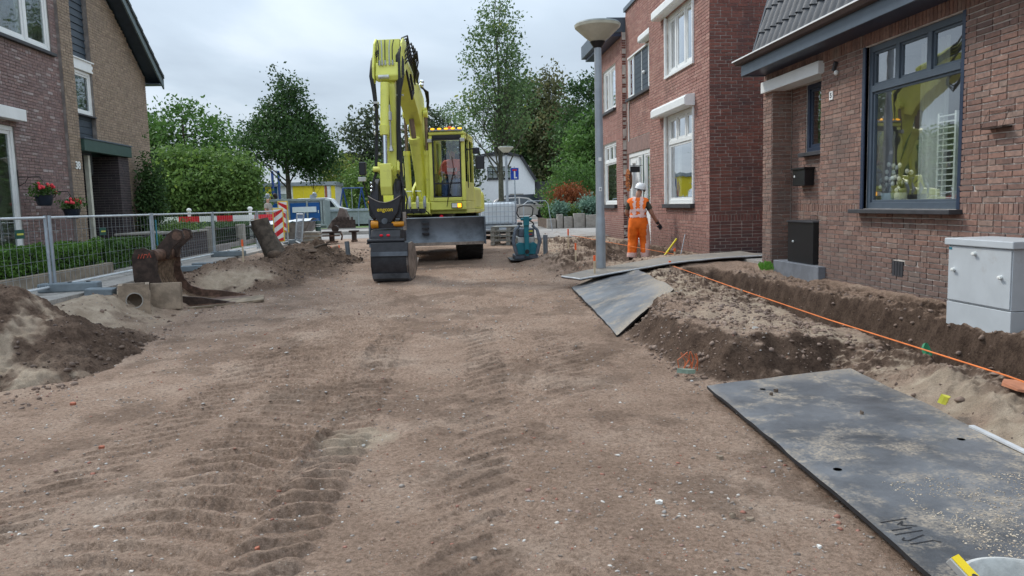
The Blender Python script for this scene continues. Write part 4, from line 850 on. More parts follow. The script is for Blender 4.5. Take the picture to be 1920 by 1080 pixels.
# ---------------------------------------------------------------- fence
mat('galv', (.40, .45, .50), .45, metal=.55, var=.12, scale=4); mat('galv_pale', (.55, .58, .60), .5, metal=.3, var=.1); mat('sign_green', (.015, .09, .075), .4); mat('yellow_letter', (.6, .6, .1), .5); mat('teal', (.02, .18, .25), .5)
def fence(A, B, z0, z1, label, extra=None, lean=0):
    A = Vector((*A, z0)); B = Vector((*B, z0)); d = (B-A).normalized(); nn = Vector((-d.y, d.x, 0)); upv = (Vector((0, 0, 1))+nn*lean).normalized(); h = z1-z0
    t = thing('mesh_fence', label, 'fence panel', A, 'low galvanised mesh fence panels on the left')
    mb = MB(); ax = []
    top0, top1 = A+upv*h, B+upv*h
    for p, q in ((top0, top1), (A+upv*.05, B+upv*.05)): r_ = MB(); r_.cyl(p, q, .018, 8); r_.build('rail', 'galv_pale', t, smooth=True)
    for p in (A, B): r_ = MB(); r_.cyl(p-upv*.02, p+upv*(h+.03), .024, 10); r_.build('post', 'galv', t, smooth=True)
    m2 = MB(); Ln = (B-A).length; n = int(Ln/.155)
    for i in range(1, n): p = A+d*(i*Ln/n); m2.cyl(p+upv*.05, p+upv*h, .0026, 3)
    for k in range(1, 5): m2.cyl(A+upv*(h*k/5+.02), B+upv*(h*k/5+.02), .0026, 3)
    m2.build('wire_mesh', 'galv', t, kind='stuff')
    return t
def plate(parent, P, w_, h_, mt, nrm=(1, 0, 0), name='sign_plate', letters=None):
    mb = MB(); P = Vv(P); n = Vv(nrm).normalized(); u = Vector((0, 0, 1)).cross(n).normalized()
    mb.hexa([P+u*a*w_/2+Vector((0, 0, b*h_/2))+n*c for b in (-1, 1) for a, c in ((-1, 0), (1, 0), (1, .006), (-1, .006))]); o = mb.build(name, mt, parent)
    if letters:
        m_ = MB(); m_.hexa([P+u*a*w_*.36+Vector((0, 0, b*h_*.1))+n*c for b in (-1, 1) for a, c in ((-1, .007), (1, .007), (1, .009), (-1, .009))]); m_.build('yellow_line', 'yellow_letter', o)
    return o
XF = -5.68
f1 = fence((XF, 8.15), (XF, 11.50), .46, 1.50, 'nearest mesh fence panel, running out of the picture at the left'); plate(f1, (XF+.03, 10.75, 1.29), .22, .12, 'sign_green', letters=1)
f2 = fence((XF, 11.62), (XF, 15.42), .46, 1.50, 'mesh fence panel in front of the green hedge and the black brick porch pier'); plate(f2, (XF+.03, 13.25, 1.25), .22, .12, 'sign_green', letters=1)
f3 = fence((XF, 15.52), (XF, 19.35), .46, 1.50, 'mesh fence panel directly behind the rusty sieve bucket'); plate(f3, (XF+.03, 15.6, 1.15), .07, .5, 'teal', name='strip')
f4 = fence((XF, 19.45), (-5.45, 22.75), .46, 1.50, 'mesh fence panel left of the felled tree stump')
f5 = fence((-5.42, 22.85), (-5.15, 25.6), .46, 1.50, 'mesh fence panel behind the red and white chevron board')
f6 = fence((-5.0, 26.0), (-4.3, 23.3), .46, 1.40, 'short mesh fence panel leaning over at the far end of the row', lean=.12)
mat('foot_grey', (.16, .19, .21), .8, var=.12, bump=.3)
def foot(P, rz, label, dims=(.80, .22, .13)):
    t = thing('ballast_block', label, 'fence foot', P, 'fence feet', rz); mb = MB(); mb.box((0, 0, dims[2]/2), dims); mb.build('block', 'foot_grey', t, local=True, bevel=.02)
    for x in (-.25, 0, .25): m2 = MB(); m2.lathe([(.03, 0), (.03, .012)], (x, 0, dims[2]), 10); m2.build('socket', 'black_metal', t, local=True)
foot((-5.45, 11.56, .43), .1, 'pale grey block under the first fence joint by the big soil heap'); foot((-5.6, 15.47, .43), .0, 'grey block under the fence joint behind the sieve bucket'); foot((-5.35, 19.4, .43), .05, 'dark grey block under the fence post beyond the sieve bucket'); foot((-4.95, 25.8, .43), .4, 'small grey fence foot beside the stacked slabs')
c_ = MB(); c_.box((0, 0, .12), (.36, .28, .24)); cb_ = c_.build('concrete_block', 'foot_grey', bevel=.015); cb_.location = (-4.95, 11.35, .24); cb_.rotation_euler = (0, .05, .15); tag(cb_, 'grey concrete block propped at the end of the first fence foot', 'concrete block')
# planter kerb + hedges + climbing plant + garden wall
k_ = MB(); k_.b2((-6.46, 6, .40), (-6.36, 15.25, .62)); k_.b2((-8.3, 15.15, .40), (-6.46, 15.25, .62)); tag(k_.build('garden_kerb', mat('kerb_tan', (.24, .20, .155), .95, var=.2, bump=.4), bevel=.01), 'tan concrete kerb along the front of the green hedge', 'kerb')
hedge('clipped bright green hedge behind the first fence panels, the nearer half', -7.15, -6.5, 6.5, 11.6, .44, 1.10, n=14000, seed=3)
hedge('clipped green hedge ending beside the garden path', -7.15, -6.5, 11.65, 15.1, .44, 1.04, n=9000, seed=5)
hedge('loose dark green shrub row in front of the black brick porch pier', -7.4, -6.6, 15.6, 19.0, .44, .98, 'leaf_mid', 7000, .03, 7, 'shrub_row', 'shrubs')
tw_ = MB(); tw_.b2((-7.9, 19.3, .4), (-6.5, 21.6, 1.02)); tb = thing('garden_wall', 'low dark brick garden wall with a grey cap at the house corner', 'garden wall', (-7.2, 20.4, .4)); tw_.build('wall', 'mortar_dark', tb)
bricks(WF((-6.49, 0, 0), (0, 1, 0), (1, 0, 0)), tb, 19.3, 21.6, .4, 1.02, [], 'brick_black', .0645, .215, nobj=0, seed=51); bricks(WF((-7.9, 19.29, 0), (1, 0, 0), (0, -1, 0)), tb, 0, 1.4, .4, 1.02, [], 'brick_black', .0645, .215, nobj=0, seed=52)
mb = MB(); mb.b2((-7.95, 19.24, 1.022), (-6.45, 21.65, 1.07)); mb.build('cap', 'concrete', tb, bevel=.008)
def shrub(label, c, r, mt, n=2500, size=.04, seed=1, name='shrub', cat='shrub', stem=True, grp=None, per=12):
    t = thing(name, label, cat, (c[0], c[1], hz(c[0], c[1])), grp); g = np.random.RandomState(seed); k = n//per
    d = g.normal(size=(k, 3)); d /= np.linalg.norm(d, axis=1)[:, None]; ct = np.array(c)+d*np.array(r)*(.35+.65*g.rand(k)**.4)[:, None]*(1+.25*g.normal(size=k))[:, None]
    ct[:, 2] = np.maximum(ct[:, 2], hz(c[0], c[1])+.05); P, tn = clumps(ct, per, (size*2.2,)*3, seed)
    leafcloud('foliage', P, size, tn, mt, t, seed)
    if stem:
        mb = MB()
        for i in range(7): q = ct[g.randint(k)]; b0 = Vector((c[0]+g.normal()*.05, c[1]+g.normal()*.05, hz(c[0], c[1])-.05)); mb.tube([b0, (b0+Vv(q))/2+Vector((0, 0, .1*r[2])), q], [.025, .015, .006], 5)
        mb.build('stems', 'bark', t)
    return t
shrub('tall dark climbing shrub against the tan wall right of the porch', (-8.05, 22.0, 1.75), (.32, .40, 1.35), 'leaf_dark', 5500, .045, 12, 'climbing_plant', 'climbing plant')
shrub('light green tuft on top of the low dark garden wall', (-7.0, 20.9, 1.16), (.5, .6, .12), 'leaf_lime', 1000, .035, 14, stem=False)
# hanging baskets
def basket(Y0, zb, zp, label, lb2, seed):
    br = thing('basket_bracket', lb2, 'bracket', wl(Y0, zb, 0), 'wrought iron basket brackets'); mb = MB()
    mb.tube([wl(Y0, zb-.14, .012), wl(Y0, zb+.2, .012)], .009, 6); mb.build('back_bar', 'black_metal', br)
    mb = MB(); mb.tube([wl(Y0, zb+.06, .01), wl(Y0, zb+.06, .42)], .008, 6); mb.tube([wl(Y0, zb-.12, .01), wl(Y0, zb-.05, .14), wl(Y0, zb+.05, .2), wl(Y0, zb+.06, .3)], .007, 6); mb.tube([wl(Y0, zb+.06, .42), wl(Y0, zb+.0, .45), wl(Y0, zb-.04, .42)], .007, 6); mb.build('arm', 'black_metal', br, smooth=True)
    P = wl(Y0+.1, zp, .42); t = thing('hanging_basket', label, 'hanging basket', P, 'hanging flower baskets')
    mb = MB(); mb.lathe([(.11, 0), (.13, .02), (.17, .2), (.185, .21), (.15, .2), (0, .19)], P, 18); mb.build('pot', mat('pot_navy', (.02, .028, .045), .4), t, smooth=40)
    mb = MB(); 
    for a in (0, 2.1, 4.2): mb.cyl(P+Vector((.17*math.cos(a), .17*math.sin(a), .21)), Vector((P.x, P.y, zb)), .003, 4)
    mb.build('wire', 'black_metal', t)
    g = np.random.RandomState(seed); ct = np.array(P)+np.array([0, 0, .3])+g.normal(size=(60, 3))*np.array([.1, .14, .055]); Pn, tn = clumps(ct, 9, (.03,)*3, seed); leafcloud('foliage', Pn, .028, tn, 'leaf_mid', t, seed)
    mb = MB(); mat('geranium', (.75, .06, .08), .6, var=.15)
    for i in range(16): a = g.choice([-.2, -.16, .12, .2, .24, .05]); mb.ell(P+Vector((.05+g.normal()*.04, a+g.normal()*.035, .37+g.normal()*.03)), .032, 7, 5)
    mb.build('blossom', 'geranium', t, smooth=True)
basket(16.1, 2.25, 1.74, 'dark pot of red geraniums hanging on the purple brick wall, the left one', 'left iron bracket on the purple brick wall', 3)
basket(17.2, 1.98, 1.46, 'dark pot of red geraniums hanging closest to the tan brick pier', 'right iron bracket next to the tan brick pier', 4)
# ---------------------------------------------------------------- left rubble
pt = thing('drain_pot', 'square tan concrete drain pot with a round side opening', 'concrete pot', (-4.5, 11.4, .1), rz=.35)
mb = MB(); n = 20; 
def holed(mb, hw, z0, z1, r, y0, y1, cz):
    ring = [(r*math.cos(2*math.pi*i/n), cz+r*math.sin(2*math.pi*i/n)) for i in range(n)]; sq = []
    for i in range(n):
        a = 2*math.pi*i/n; c, s_ = math.cos(a), math.sin(a); k = 1/max(abs(c), abs(s_)); sq.append((hw*c*k, (z0+z1)/2+(z1-z0)/2*s_*k))
    V = [(x, y0, z) for x, z in sq]+[(x, y0, z) for x, z in ring]+[(x, y1, z) for x, z in ring]
    mb.add(V, [(i, (i+1) % n, n+(i+1) % n, n+i) for i in range(n)]+[(n+i, n+(i+1) % n, 2*n+(i+1) % n, 2*n+i) for i in range(n)])
holed(mb, .20, 0, .42, .10, -.20, -.14, .2); mb.b2((-.2, -.199, -.1), (-.145, .2, .419)); mb.b2((.145, -.199, -.1), (.2, .2, .419)); mb.b2((-.14, .15, -.1), (.14, .2, .418)); mb.b2((-.14, .0, -.1), (.14, .15, .34))
mat('pot_conc', (.27, .21, .155), .95, var=.22, scale=7, bump=.6); mb.build('body', 'pot_conc', pt, local=True)
mb = MB(); mb.b2((-.145, -.13, .34), (.145, .15, .36)); mb.build('soil_fill', 'rust', pt, local=True); mb = MB(); mb.lathe([(.10, -.206), (.115, -.206), (.115, -.195), (.10, -.195)], (0, 0, .2), 20, 'Y', False); mb.build('collar', 'concrete', pt, local=True)
sb = MB(); sb.box((0, 0, .17), (.42, .12, .40), rx=-.12); o = sb.build('concrete_slab', 'pot_conc', bevel=.008); o.location = (-4.18, 11.75, .12); o.rotation_euler = (0, 0, .1); tag(o, 'square tan concrete slab standing on edge beside the drain pot', 'concrete slab')
# sieve bucket
sv = thing('sieve_bucket', 'rusty slatted digger bucket lying on the ground, opening to the right', 'sieve bucket', (-4.3, 12.7, .1))
Y0, Y1 = 12.15, 13.2
prof = [(-4.80, .85), (-4.74, .98), (-4.6, 1.0), (-4.47, .93), (-4.42, .78), (-4.43, .60), (-4.38, .44), (-4.28, .31), (-4.1, .24), (-3.8, .21), (-3.38, .13), (-3.62, .08), (-4.0, .03), (-4.25, .02), (-4.48, .12), (-4.68, .30), (-4.79, .5)]
for a, b in ((Y0, Y0+.035), (Y1-.035, Y1)): mb = MB(); mb.prism(prof, lambda x, z, t: (x, t, z), a, b); mb.build('side_plate', 'rustdark' if a == Y0 else 'rust', sv, bevel=.004)
mat('slat', (.22, .15, .10), .6, metal=.3, var=.35, scale=14, bump=.3)
sp_ = [(-4.44, .84), (-4.52, .66), (-4.52, .5), (-4.46, .34), (-4.3, .19), (-4.1, .12), (-3.85, .11)]; sp2 = [(x-.05, z-.045) for x, z in sp_]
for i in range(13): y = Y0+.09+i*(Y1-Y0-.18)/12; mb = MB(); mb.prism(sp_+sp2[::-1], lambda x, z, t: (x, t, z), y-.008, y+.008); mb.build('slat', 'slat', sv)
mb = MB(); mb.cyl((-4.50, Y0+.03, .87), (-4.50, Y1-.03, .87), .095, 18); mb.build('cross_tube', 'rust', sv, smooth=True)
mb = MB(); mb.prism([(-4.0, .10), (-3.62, .11), (-3.30, .115), (-3.30, .10), (-3.65, .07), (-4.0, .06)], lambda x, z, t: (x, t, z), Y0-.01, Y1+.01); mb.build('cutting_edge', 'rust', sv)
ear = [(-4.62, .80), (-4.55, .98), (-4.36, 1.2), (-4.25, 1.27), (-4.15, 1.24), (-4.12, 1.12), (-4.22, 1.05), (-4.33, .95), (-4.38, .8)]
for y in (12.55, 12.95): mb = MB(); mb.prism([(x-.18*(0), z) for x, z in ear], lambda x, z, t: (x, t, z), y-.03, y+.03); e_ = mb.build('ear', 'rustdark', sv, bevel=.004); mb = MB(); mb.lathe([(.05, -.035), (.075, -.035), (.075, .035), (.05, .035)], (-4.23, y, 1.16), 14, 'Y'); mb.build('pin_boss', 'rust', e_)
mat('red_mark', (.4, .07, .04), .7)
for P_ in ([(-4.70, .84), (-4.68, .90), (-4.66, .84), (-4.63, .91)], [(-4.62, .84), (-4.60, .90), (-4.56, .89)], [(-4.56, .85), (-4.53, .92), (-4.51, .85)]): mb = MB(); mb.tube([(x, Y0-.001, z) for x, z in P_], .008, 5); mb.build('paint_mark', 'red_mark', sv)
pl_ = MB(); pl_.box((0, 0, .015), (1.25, .5, .03)); o = pl_.build('wood_board', mat('old_wood', (.22, .17, .12), .9, var=.3, scale=5, bump=.4)); o.location = (-3.55, 12.35, .08); o.rotation_euler = (.05, -.06, .2); tag(o, 'weathered board lying under the tip of the sieve bucket', 'board')
for i, (x, y, a, lb) in enumerate(((-4.75, 15.0, .3, 'dark flat kerbstone lying behind the sieve bucket'), (-4.6, 15.7, -.2, 'second dark kerbstone lying behind the sieve bucket, farther away'))): k_ = MB(); k_.box((0, 0, .05), (.9, .2, .1)); o = k_.build('kerbstone', 'foot_grey', bevel=.01); o.location = (x, y, .42); o.rotation_euler = (0, 0, a); tag(o, lb, 'kerbstone', 'loose kerbstones')
# stump with torn roots
st = thing('tree_stump', 'felled tree stump leaning left with its torn root ball in dark earth', 'tree stump', (-3.8, 17.2, .3))
mb = MB(); pts = [Vector((-3.55, 17.3, .30)), Vector((-3.78, 17.35, .55)), Vector((-3.95, 17.42, .9)), Vector((-4.08, 17.5, 1.15)), Vector((-4.12, 17.5, 1.33))]; mb.tube(pts, [.33, .24, .20, .205, .19], 16)
o = mb.build('trunk', 'bark', st, smooth=50); mb = MB(); mb.lathe([(.0, 0), (.18, 0), (.17, .015), (0, .02)], (-4.12, 17.5, 1.325), 16); mb.build('cut_face', mat('cutwood', (.30, .22, .14), .9, var=.2), st)
g = random.Random(4)
for i in range(16):
    a = g.uniform(-1.5, 1.4); mb = MB(); p = Vector((-3.5, 17.2, .42)); P = [p]
    for k in range(5): p = p+Vector((math.cos(a)*g.uniform(.08, .26), -abs(math.sin(a))*g.uniform(.02, .16), g.uniform(-.1, .12))); a += g.uniform(-.5, .5); P.append(p.copy())
    mb.tube(P, [.075, .06, .045, .03, .02, .008], 6); mb.build('root', 'bark', st, smooth=True)
mb = MB()
for i in range(26): mb.ell((g.uniform(-3.9, -2.6), g.uniform(16.8, 17.8), g.uniform(.25, .62)), (g.uniform(.06, .2), g.uniform(.06, .18), g.uniform(.05, .14)), 8, 6)
mat('earth_dark', (.075, .05, .036), .98, col2=(.13, .09, .065), scale=8, bump=1, bscale=25); mb.build('root_ball', 'earth_dark', st, smooth=True)
# stakes
mat('stake_wood', (.55, .44, .30), .8, var=.15); mat('spray_orange', (.85, .13, .03), .6)
for i, (x, y, h, lb, z_) in enumerate(((-3.02, 19.0, .22, 'leftmost of three short orange topped stakes left of the digger', .30), (-2.9, 19.6, .26, 'middle one of three short orange topped stakes left of the digger', .32), (-2.78, 20.2, .24, 'rightmost of three short orange topped stakes left of the digger', .34), (-3.95, 15.3, .42, 'thin orange topped stake stuck in the reddish soil heap', .55), (2.53, 15.0, .44, 'orange topped wooden stake in front of the sandy heap left of the lamp post', .27), (2.42, 12.5, .30, 'orange topped wooden stake right next to the lamp post foot', .33), (3.75, 12.7, .12, 'small orange peg tying the near string line', .36), (2.85, 17.9, .5, 'thin orange marker stake behind the lamp post', .4), (4.5, 14.9, .2, 'orange peg beside the worker', .35))):
    t = thing('marker_stake', lb, 'stake', (x, y, z_-.1), 'orange topped marker stakes'); mb = MB(); mb.box((0, 0, h*.35+.05), (.028, .028, h*.7+.1)); mb.build('stake', 'stake_wood', t, local=True); mb = MB(); mb.box((0, 0, h*.85+.1), (.032, .032, h*.3)); mb.build('painted_top', 'spray_orange', t, local=True)
mb = MB(); mb.tube([(3.78, 12.7, .40), (3.7, 9.5, .345), (3.62, 7, .32), (3.58, 4.6, .31), (3.45, 3, .30)], .0055, 5); tag(mb.build('string_line', mat('string_orange', (.75, .20, .05), .7), smooth=True), 'taut orange string line running along the trench beside the near house', 'string')
mb = MB(); mb.tube([(2.9, 17.9, .75), (4.5, 14.9, .43)], .005, 5); tag(mb.build('string_line', 'string_orange'), 'short orange string line in front of the worker', 'string')
for (x, y, z, h, lb) in ((-2.32, 18.4, .3, .45, 'grey plastic pipe stub sticking out of the earth left of the digger'), (2.28, 17.7, .36, .42, 'grey plastic pipe stub sticking up right of the plate compactor')):
    mb = MB(); mb.lathe([(.055, -.1), (.055, h), (.047, h), (.047, .02), (0, .02)], (0, 0, 0), 16); o = mb.build('pipe_stub', mat('pvc', (.15, .175, .20), .5), smooth=40); o.location = (x, y, z); o.rotation_euler = (0, -.06 if x < 0 else 0, 0); tag(o, lb, 'pipe', 'grey pipe stubs')
mat('earth_lump', (.14, .105, .08), .98, var=.3, bump=1)
# small scraps
def scrap(name, label, cat, P, dims, mt, rot=(0, 0, 0), grp=None):
    g2 = random.Random(int(P[0]*100+P[1]*10)); mb = MB(); n = 7; top = [Vector((dims[0]/2*math.cos(i/n*6.283)*g2.uniform(.6, 1.1), dims[1]/2*math.sin(i/n*6.283)*g2.uniform(.6, 1.1), dims[2]*g2.uniform(.4, 1))) for i in range(n)]
    mb.add(top+[Vector((p.x, p.y, -dims[2]*.3)) for p in top], [tuple(range(n)), tuple(range(2*n-1, n-1, -1))]+[(i, n+i, n+(i+1) % n, (i+1) % n) for i in range(n)]); o = mb.build(name, mt); o.location = P; o.rotation_euler = rot; return tag(o, label, cat, grp)
# ---------------------------------------------------------------- rubber mats
def rubber():
    m = bpy.data.materials.new('rubber'); m.use_nodes = True; t = m.node_tree; b = t.nodes['Principled BSDF']; l = t.links.new; ge = nd(t, 'ShaderNodeNewGeometry')
    def noise(sc, d=6, r=.6): n = nd(t, 'ShaderNodeTexNoise', i_Scale=sc, i_Detail=d, i_Roughness=r); l(ge.outputs['Position'], n.inputs['Vector']); return n.outputs[0]
    r1 = nd(t, 'ShaderNodeValToRGB'); l(noise(1.3, 6, .7), r1.inputs[0]); r1.color_ramp.elements[0].position = .35; r1.color_ramp.elements[0].color = (.05, .053, .058, 1); r1.color_ramp.elements[1].position = .68; r1.color_ramp.elements[1].color = (.15, .157, .168, 1)
    r2 = nd(t, 'ShaderNodeValToRGB'); l(noise(3.1, 8, .75), r2.inputs[0]); r2.color_ramp.elements[0].position = .50; r2.color_ramp.elements[0].color = (0, 0, 0, 1); r2.color_ramp.elements[1].position = .64; r2.color_ramp.elements[1].color = (.9, .9, .9, 1)
    a = nd(t, 'ShaderNodeAttribute', attribute_name='sand'); mxx = nd(t, 'ShaderNodeMath', operation='MULTIPLY_ADD', use_clamp=True, i_1=1.2); l(a.outputs['Fac'], mxx.inputs[0]); ml = nd(t, 'ShaderNodeMath', operation='MULTIPLY', i_1=1.); l(r2.outputs[0], ml.inputs[0]); l(ml.outputs[0], mxx.inputs[2])
    fi = nd(t, 'ShaderNodeValToRGB'); l(noise(60, 4, .7), fi.inputs[0]); fi.color_ramp.elements[0].position = .38; fi.color_ramp.elements[0].color = (0, 0, 0, 1); fi.color_ramp.elements[1].position = .56; fi.color_ramp.elements[1].color = (1, 1, 1, 1)
    m3 = nd(t, 'ShaderNodeMath', operation='MULTIPLY'); l(mxx.outputs[0], m3.inputs[0]); l(fi.outputs[0], m3.inputs[1])
    mi = nd(t, 'ShaderNodeMixRGB'); l(m3.outputs[0], mi.inputs[0]); l(r1.outputs[0], mi.inputs[1]); mi.inputs[2].default_value = (.34, .28, .21, 1); l(mi.outputs[0], b.inputs['Base Color'])
    mr = nd(t, 'ShaderNodeMapRange', i_1=0, i_2=1, i_3=.42, i_4=.95); l(m3.outputs[0], mr.inputs[0]); l(mr.outputs[0], b.inputs['Roughness'])
    bp = nd(t, 'ShaderNodeBump', i_Strength=.5, i_Distance=.006); l(noise(30, 5, .7), bp.inputs['Height']); l(bp.outputs[0], b.inputs['Normal']); MATS['rubber'] = m
rubber(); mat('rubber_black', (.015, .015, .017), .7); mat('grey_edge', (.5, .51, .52), .5)
def sheetmat(label, q, zf, sandf, n=60, m_=60, tk=.03, sag=.012, sd_=1, sub='board'):
    q = [np.array(p, float) for p in q]; u, v = np.meshgrid(np.linspace(0, 1, n), np.linspace(0, 1, m_))
    P = ((1-u)*(1-v))[..., None]*q[0]+(u*(1-v))[..., None]*q[1]+(u*v)[..., None]*q[2]+((1-u)*v)[..., None]*q[3]
    P[..., 2] += zf(P[..., 0], P[..., 1], u, v)+sag*fbm(P[..., 0]*1.3, P[..., 1]*1.3, 3, sd_)*2
    # slightly worn outline
    ed = .012*vnoise(v*18, v*0, sd_); P[..., 0] += ed*(np.minimum(u, 1-u) < .02)
    N_ = n*m_; V = np.concatenate([P.reshape(-1, 3), P.reshape(-1, 3)-[0, 0, tk]]); i = np.arange(N_).reshape(m_, n)
    F = [i[:-1, :-1].ravel(), i[:-1, 1:].ravel(), i[1:, 1:].ravel(), i[1:, :-1].ravel()]; F = np.stack(F, 1); Fb = F[:, ::-1]+N_
    rim = list(i[0, :])+list(i[1:, -1])+list(i[-1, -2::-1])+list(i[-2:0:-1, 0]); rim = np.array(rim); nx_ = np.roll(rim, -1); Fs = np.stack([rim, rim+N_, nx_+N_, nx_], 1)
    sa = sandf(P[..., 0], P[..., 1], u, v).ravel(); t = thing('ground_mat', label, 'ground mat', tuple(P.reshape(-1, 3).mean(0)), 'black ground protection mats')
    npmesh(sub, V, np.concatenate([F, Fb]), 'rubber', parent=t, smooth=True, attrs={'sand': np.concatenate([sa, sa])}); npmesh('rim', V, Fs, 'rubber_black', parent=t)
    return t, P
m1, P1 = sheetmat('big dark ground mat in the front right corner, letters cut into it', [(1.74, 1.9, .062), (2.98, 1.75, .07), (3.27, 5.95, .075), (1.98, 5.72, .055)], lambda x, y, u, v: .012*np.sin(v*9)*u, lambda x, y, u, v: np.clip(sst(.35, .0, v)*sst(.25, .8, u)+.5*sst(.93, 1, v)*sst(.2, .6, u)+.5*sst(.06, 0, u)*(fbm(x*3, y*3, 3, 6)+.3)+.35*sst(.9, 1., u), 0, 1), 60, 110, .022)
def on1(u, v): 
    i = P1[int(v*(P1.shape[0]-1)), int(u*(P1.shape[1]-1))]; return Vector(i)
for u, v in ((.13, .49), (.86, .57), (.3, .93), (.62, .22)): mb = MB(); mb.lathe([(.022 if u < .9 else .015, 0), (0, .0)], on1(u, v)+Vector((0, 0, .002)), 14); mb.build('lifting_hole', 'rubber_black', m1)
def stroke(pts, w=.006): # groove lettering
    mb = MB()
    for a, b in zip(pts[:-1], pts[1:]):
        a = Vector((a[0], a[1], 0)); b = Vector((b[0], b[1], 0)); d = (b-a).normalized(); s_ = Vector((-d.y, d.x, 0))*w/2
        za = .0735
        mb.quad(*[Vector((p.x, p.y, zz(p))) for p in (a-s_, b-s_, b+s_, a+s_)])
    return mb
def zz(p):
    k = np.argmin((P1[..., 0]-p.x)**2+(P1[..., 1]-p.y)**2); return P1.reshape(-1, 3)[k, 2]+.0022
from_px = lambda px, py: (lambda d: (d.x*(.07-1.5)/d.z, d.y*(.07-1.5)/d.z))(fw+rt*((px-960)/1440)-up*((py-540)/1440))
G = [[(1651, 977), (1700, 967)], [(1683, 980), (1692, 973), (1690, 981), (1719, 982)], [(1672, 992), (1710, 985)], [(1678, 1000), (1730, 990)], [(1695, 1005), (1692, 1010), (1703, 1011), (1732, 999)], [(1707, 1017), (1750, 1009), (1765, 1012)]]
for s_ in G: stroke([from_px(*p) for p in s_], .007).build('cut_letter', 'rubber_black', m1)
ed = MB(); a, b = on1(.995, .45), on1(.995, .62); ed.hexa([p+Vector((dx, 0, dz)) for dz in (0, .012) for p, dx in ((a, 0), (a, .035), (b, .035), (b, 0))]); ed.build('pale_edge', 'grey_edge', m1)
sheetmat('square dark mat sloping up from the dirt road onto the sandy bank', [(1.84, 8.25, .045), (2.86, 9.5, .38), (3.2, 13.1, .40), (2.0, 12.3, .14)], lambda x, y, u, v: .05*np.sin(u*3.14)*(.3), lambda x, y, u, v: np.clip(sst(.6, 1., u)*sst(.7, .1, v)+.8*sst(.12, 0, v), 0, 1), 50, 60, .03, .02, 4)
m3, P3 = sheetmat('long grey walkway plate arching from the road to the alley past the lamp post', [(2.12, 12.15, .26), (5.7, 13.2, .47), (5.5, 14.05, .50), (1.9, 12.75, .27)], lambda x, y, u, v: .07*np.sin(u*3.14)+.02, lambda x, y, u, v: .55+0*u, 70, 20, .035, .008, 9)
mb = MB(); e0 = P3[0]; mb.tube([Vector(p)+Vector((0, -.006, -.008)) for p in e0[::3]], .014, 6); mb.build('edge_strip', 'grey_edge', m3)
mb = MB(); e0 = P3[:, 0]; mb.tube([Vector(p)+Vector((-.006, 0, -.008)) for p in e0[::3]], .014, 6); mb.build('edge_strip', 'grey_edge', m3)
g5 = np.random.RandomState(9); k_ = 11000; u5 = np.clip(1-.75*g5.rand(k_)**1.3, 0, .999); v5 = np.clip(.02+.42*g5.rand(k_)**1.4, 0, .999); keep = (fbm(u5*9, v5*22, 4, 3)+.35*u5-.3*v5 > -.10); u5, v5 = u5[keep], v5[keep]
ii = (v5*(P1.shape[0]-1)).astype(int); jj = (u5*(P1.shape[1]-1)).astype(int); Q5 = P1[ii, jj]+np.stack([g5.uniform(-.012, .012, len(u5)), g5.uniform(-.02, .02, len(u5)), .001+0*u5], 1); z5 = .0016+.0045*g5.rand(len(u5))**3
stonemat('sand_crumbs', [(.42, .35, .26), (.50, .43, .33), (.38, .30, .22), (.55, .49, .40)]); scatter('sand_crumbs', Q5, z5, g5.rand(len(u5)), 'sand_crumbs', parent=m1)
for u_, v_, s_ in ((.70, .245, .028), (.60, .72, .016), (.35, .90, .02), (.30, .885, .014)): scrap('soil_lump', {.70: 'brown soil lump on the sandy corner of the big mat', .60: 'small dark lump in the middle of the far half of the big mat', .35: 'larger dark lump near the far left corner of the big mat', .30: 'tiny dark lump near the far left corner of the big mat'}[u_], 'soil lump', tuple(on1(u_, v_)+Vector((0, 0, .006))), (s_*2, s_*1.7, s_*1.3), 'earth_lump', (0, 0, u_*9), 'soil lumps on the big mat')
# tub and spirit level at the front
tb = thing('tub', 'round pale grey plastic tub at the bottom right corner', 'tub', (1.69, 2.15, .08)); mb = MB(); mb.lathe([(.13, 0), (.165, .24), (.178, .245), (.178, .255), (.163, .258), (.158, .25), (.12, .02), (0, .02)], (1.70, 2.06, .07), 40); mb.build('body', mat('tub_grey', (.42, .42, .40), .6, var=.12, scale=20, bump=.3), tb, smooth=40)
lv = thing('spirit_level', 'yellow spirit level with a round vial leaning out of the tub', 'spirit level', (1.6, 2.1, .3))
a, b = Vector((1.68, 1.88, .15)), Vector((1.535, 2.16, .375)); d = (b-a).normalized(); s_ = Vector((.90, .35, -.1)); s_ = (s_-d*s_.dot(d)).normalized(); n_ = d.cross(s_); n_ = n_ if n_.dot(Vector((0, -1, 1))) > 0 else -n_
def lbox(mb, t0, t1, w, k0, k1, c=0): return mb.hexa([a+d*t+s_*(x*w/2+c)+n_*k for k in (k0, k1) for t, x in ((t0, -1), (t0, 1), (t1, 1), (t1, -1))])
Ld = (b-a).length; mb = MB(); lbox(mb, 0, Ld, .048, -.022, .0); mb.build('beam', mat('alu', (.5, .5, .48), .45, metal=.4), lv, bevel=.002); mb = MB(); lbox(mb, 0, Ld, .040, .0005, .003, .003); mb.build('face', mat('level_yellow', (.80, .58, .02), .4, var=.06), lv)
mb = MB(); c0 = a+d*(Ld-.085)+n_*.004+s_*.003; mb.add([c0+s_*.016*math.cos(i*.4488)+d*.020*math.sin(i*.4488) for i in range(14)], [tuple(range(14))]); mb.build('vial_window', 'darkstone', lv); mb = MB(); mb.ell(c0+n_*.002+s_*.004, (.005, .005, .005), 8, 6); mb.build('vial', mat('vial_green', (.35, .6, .05), .3), lv)
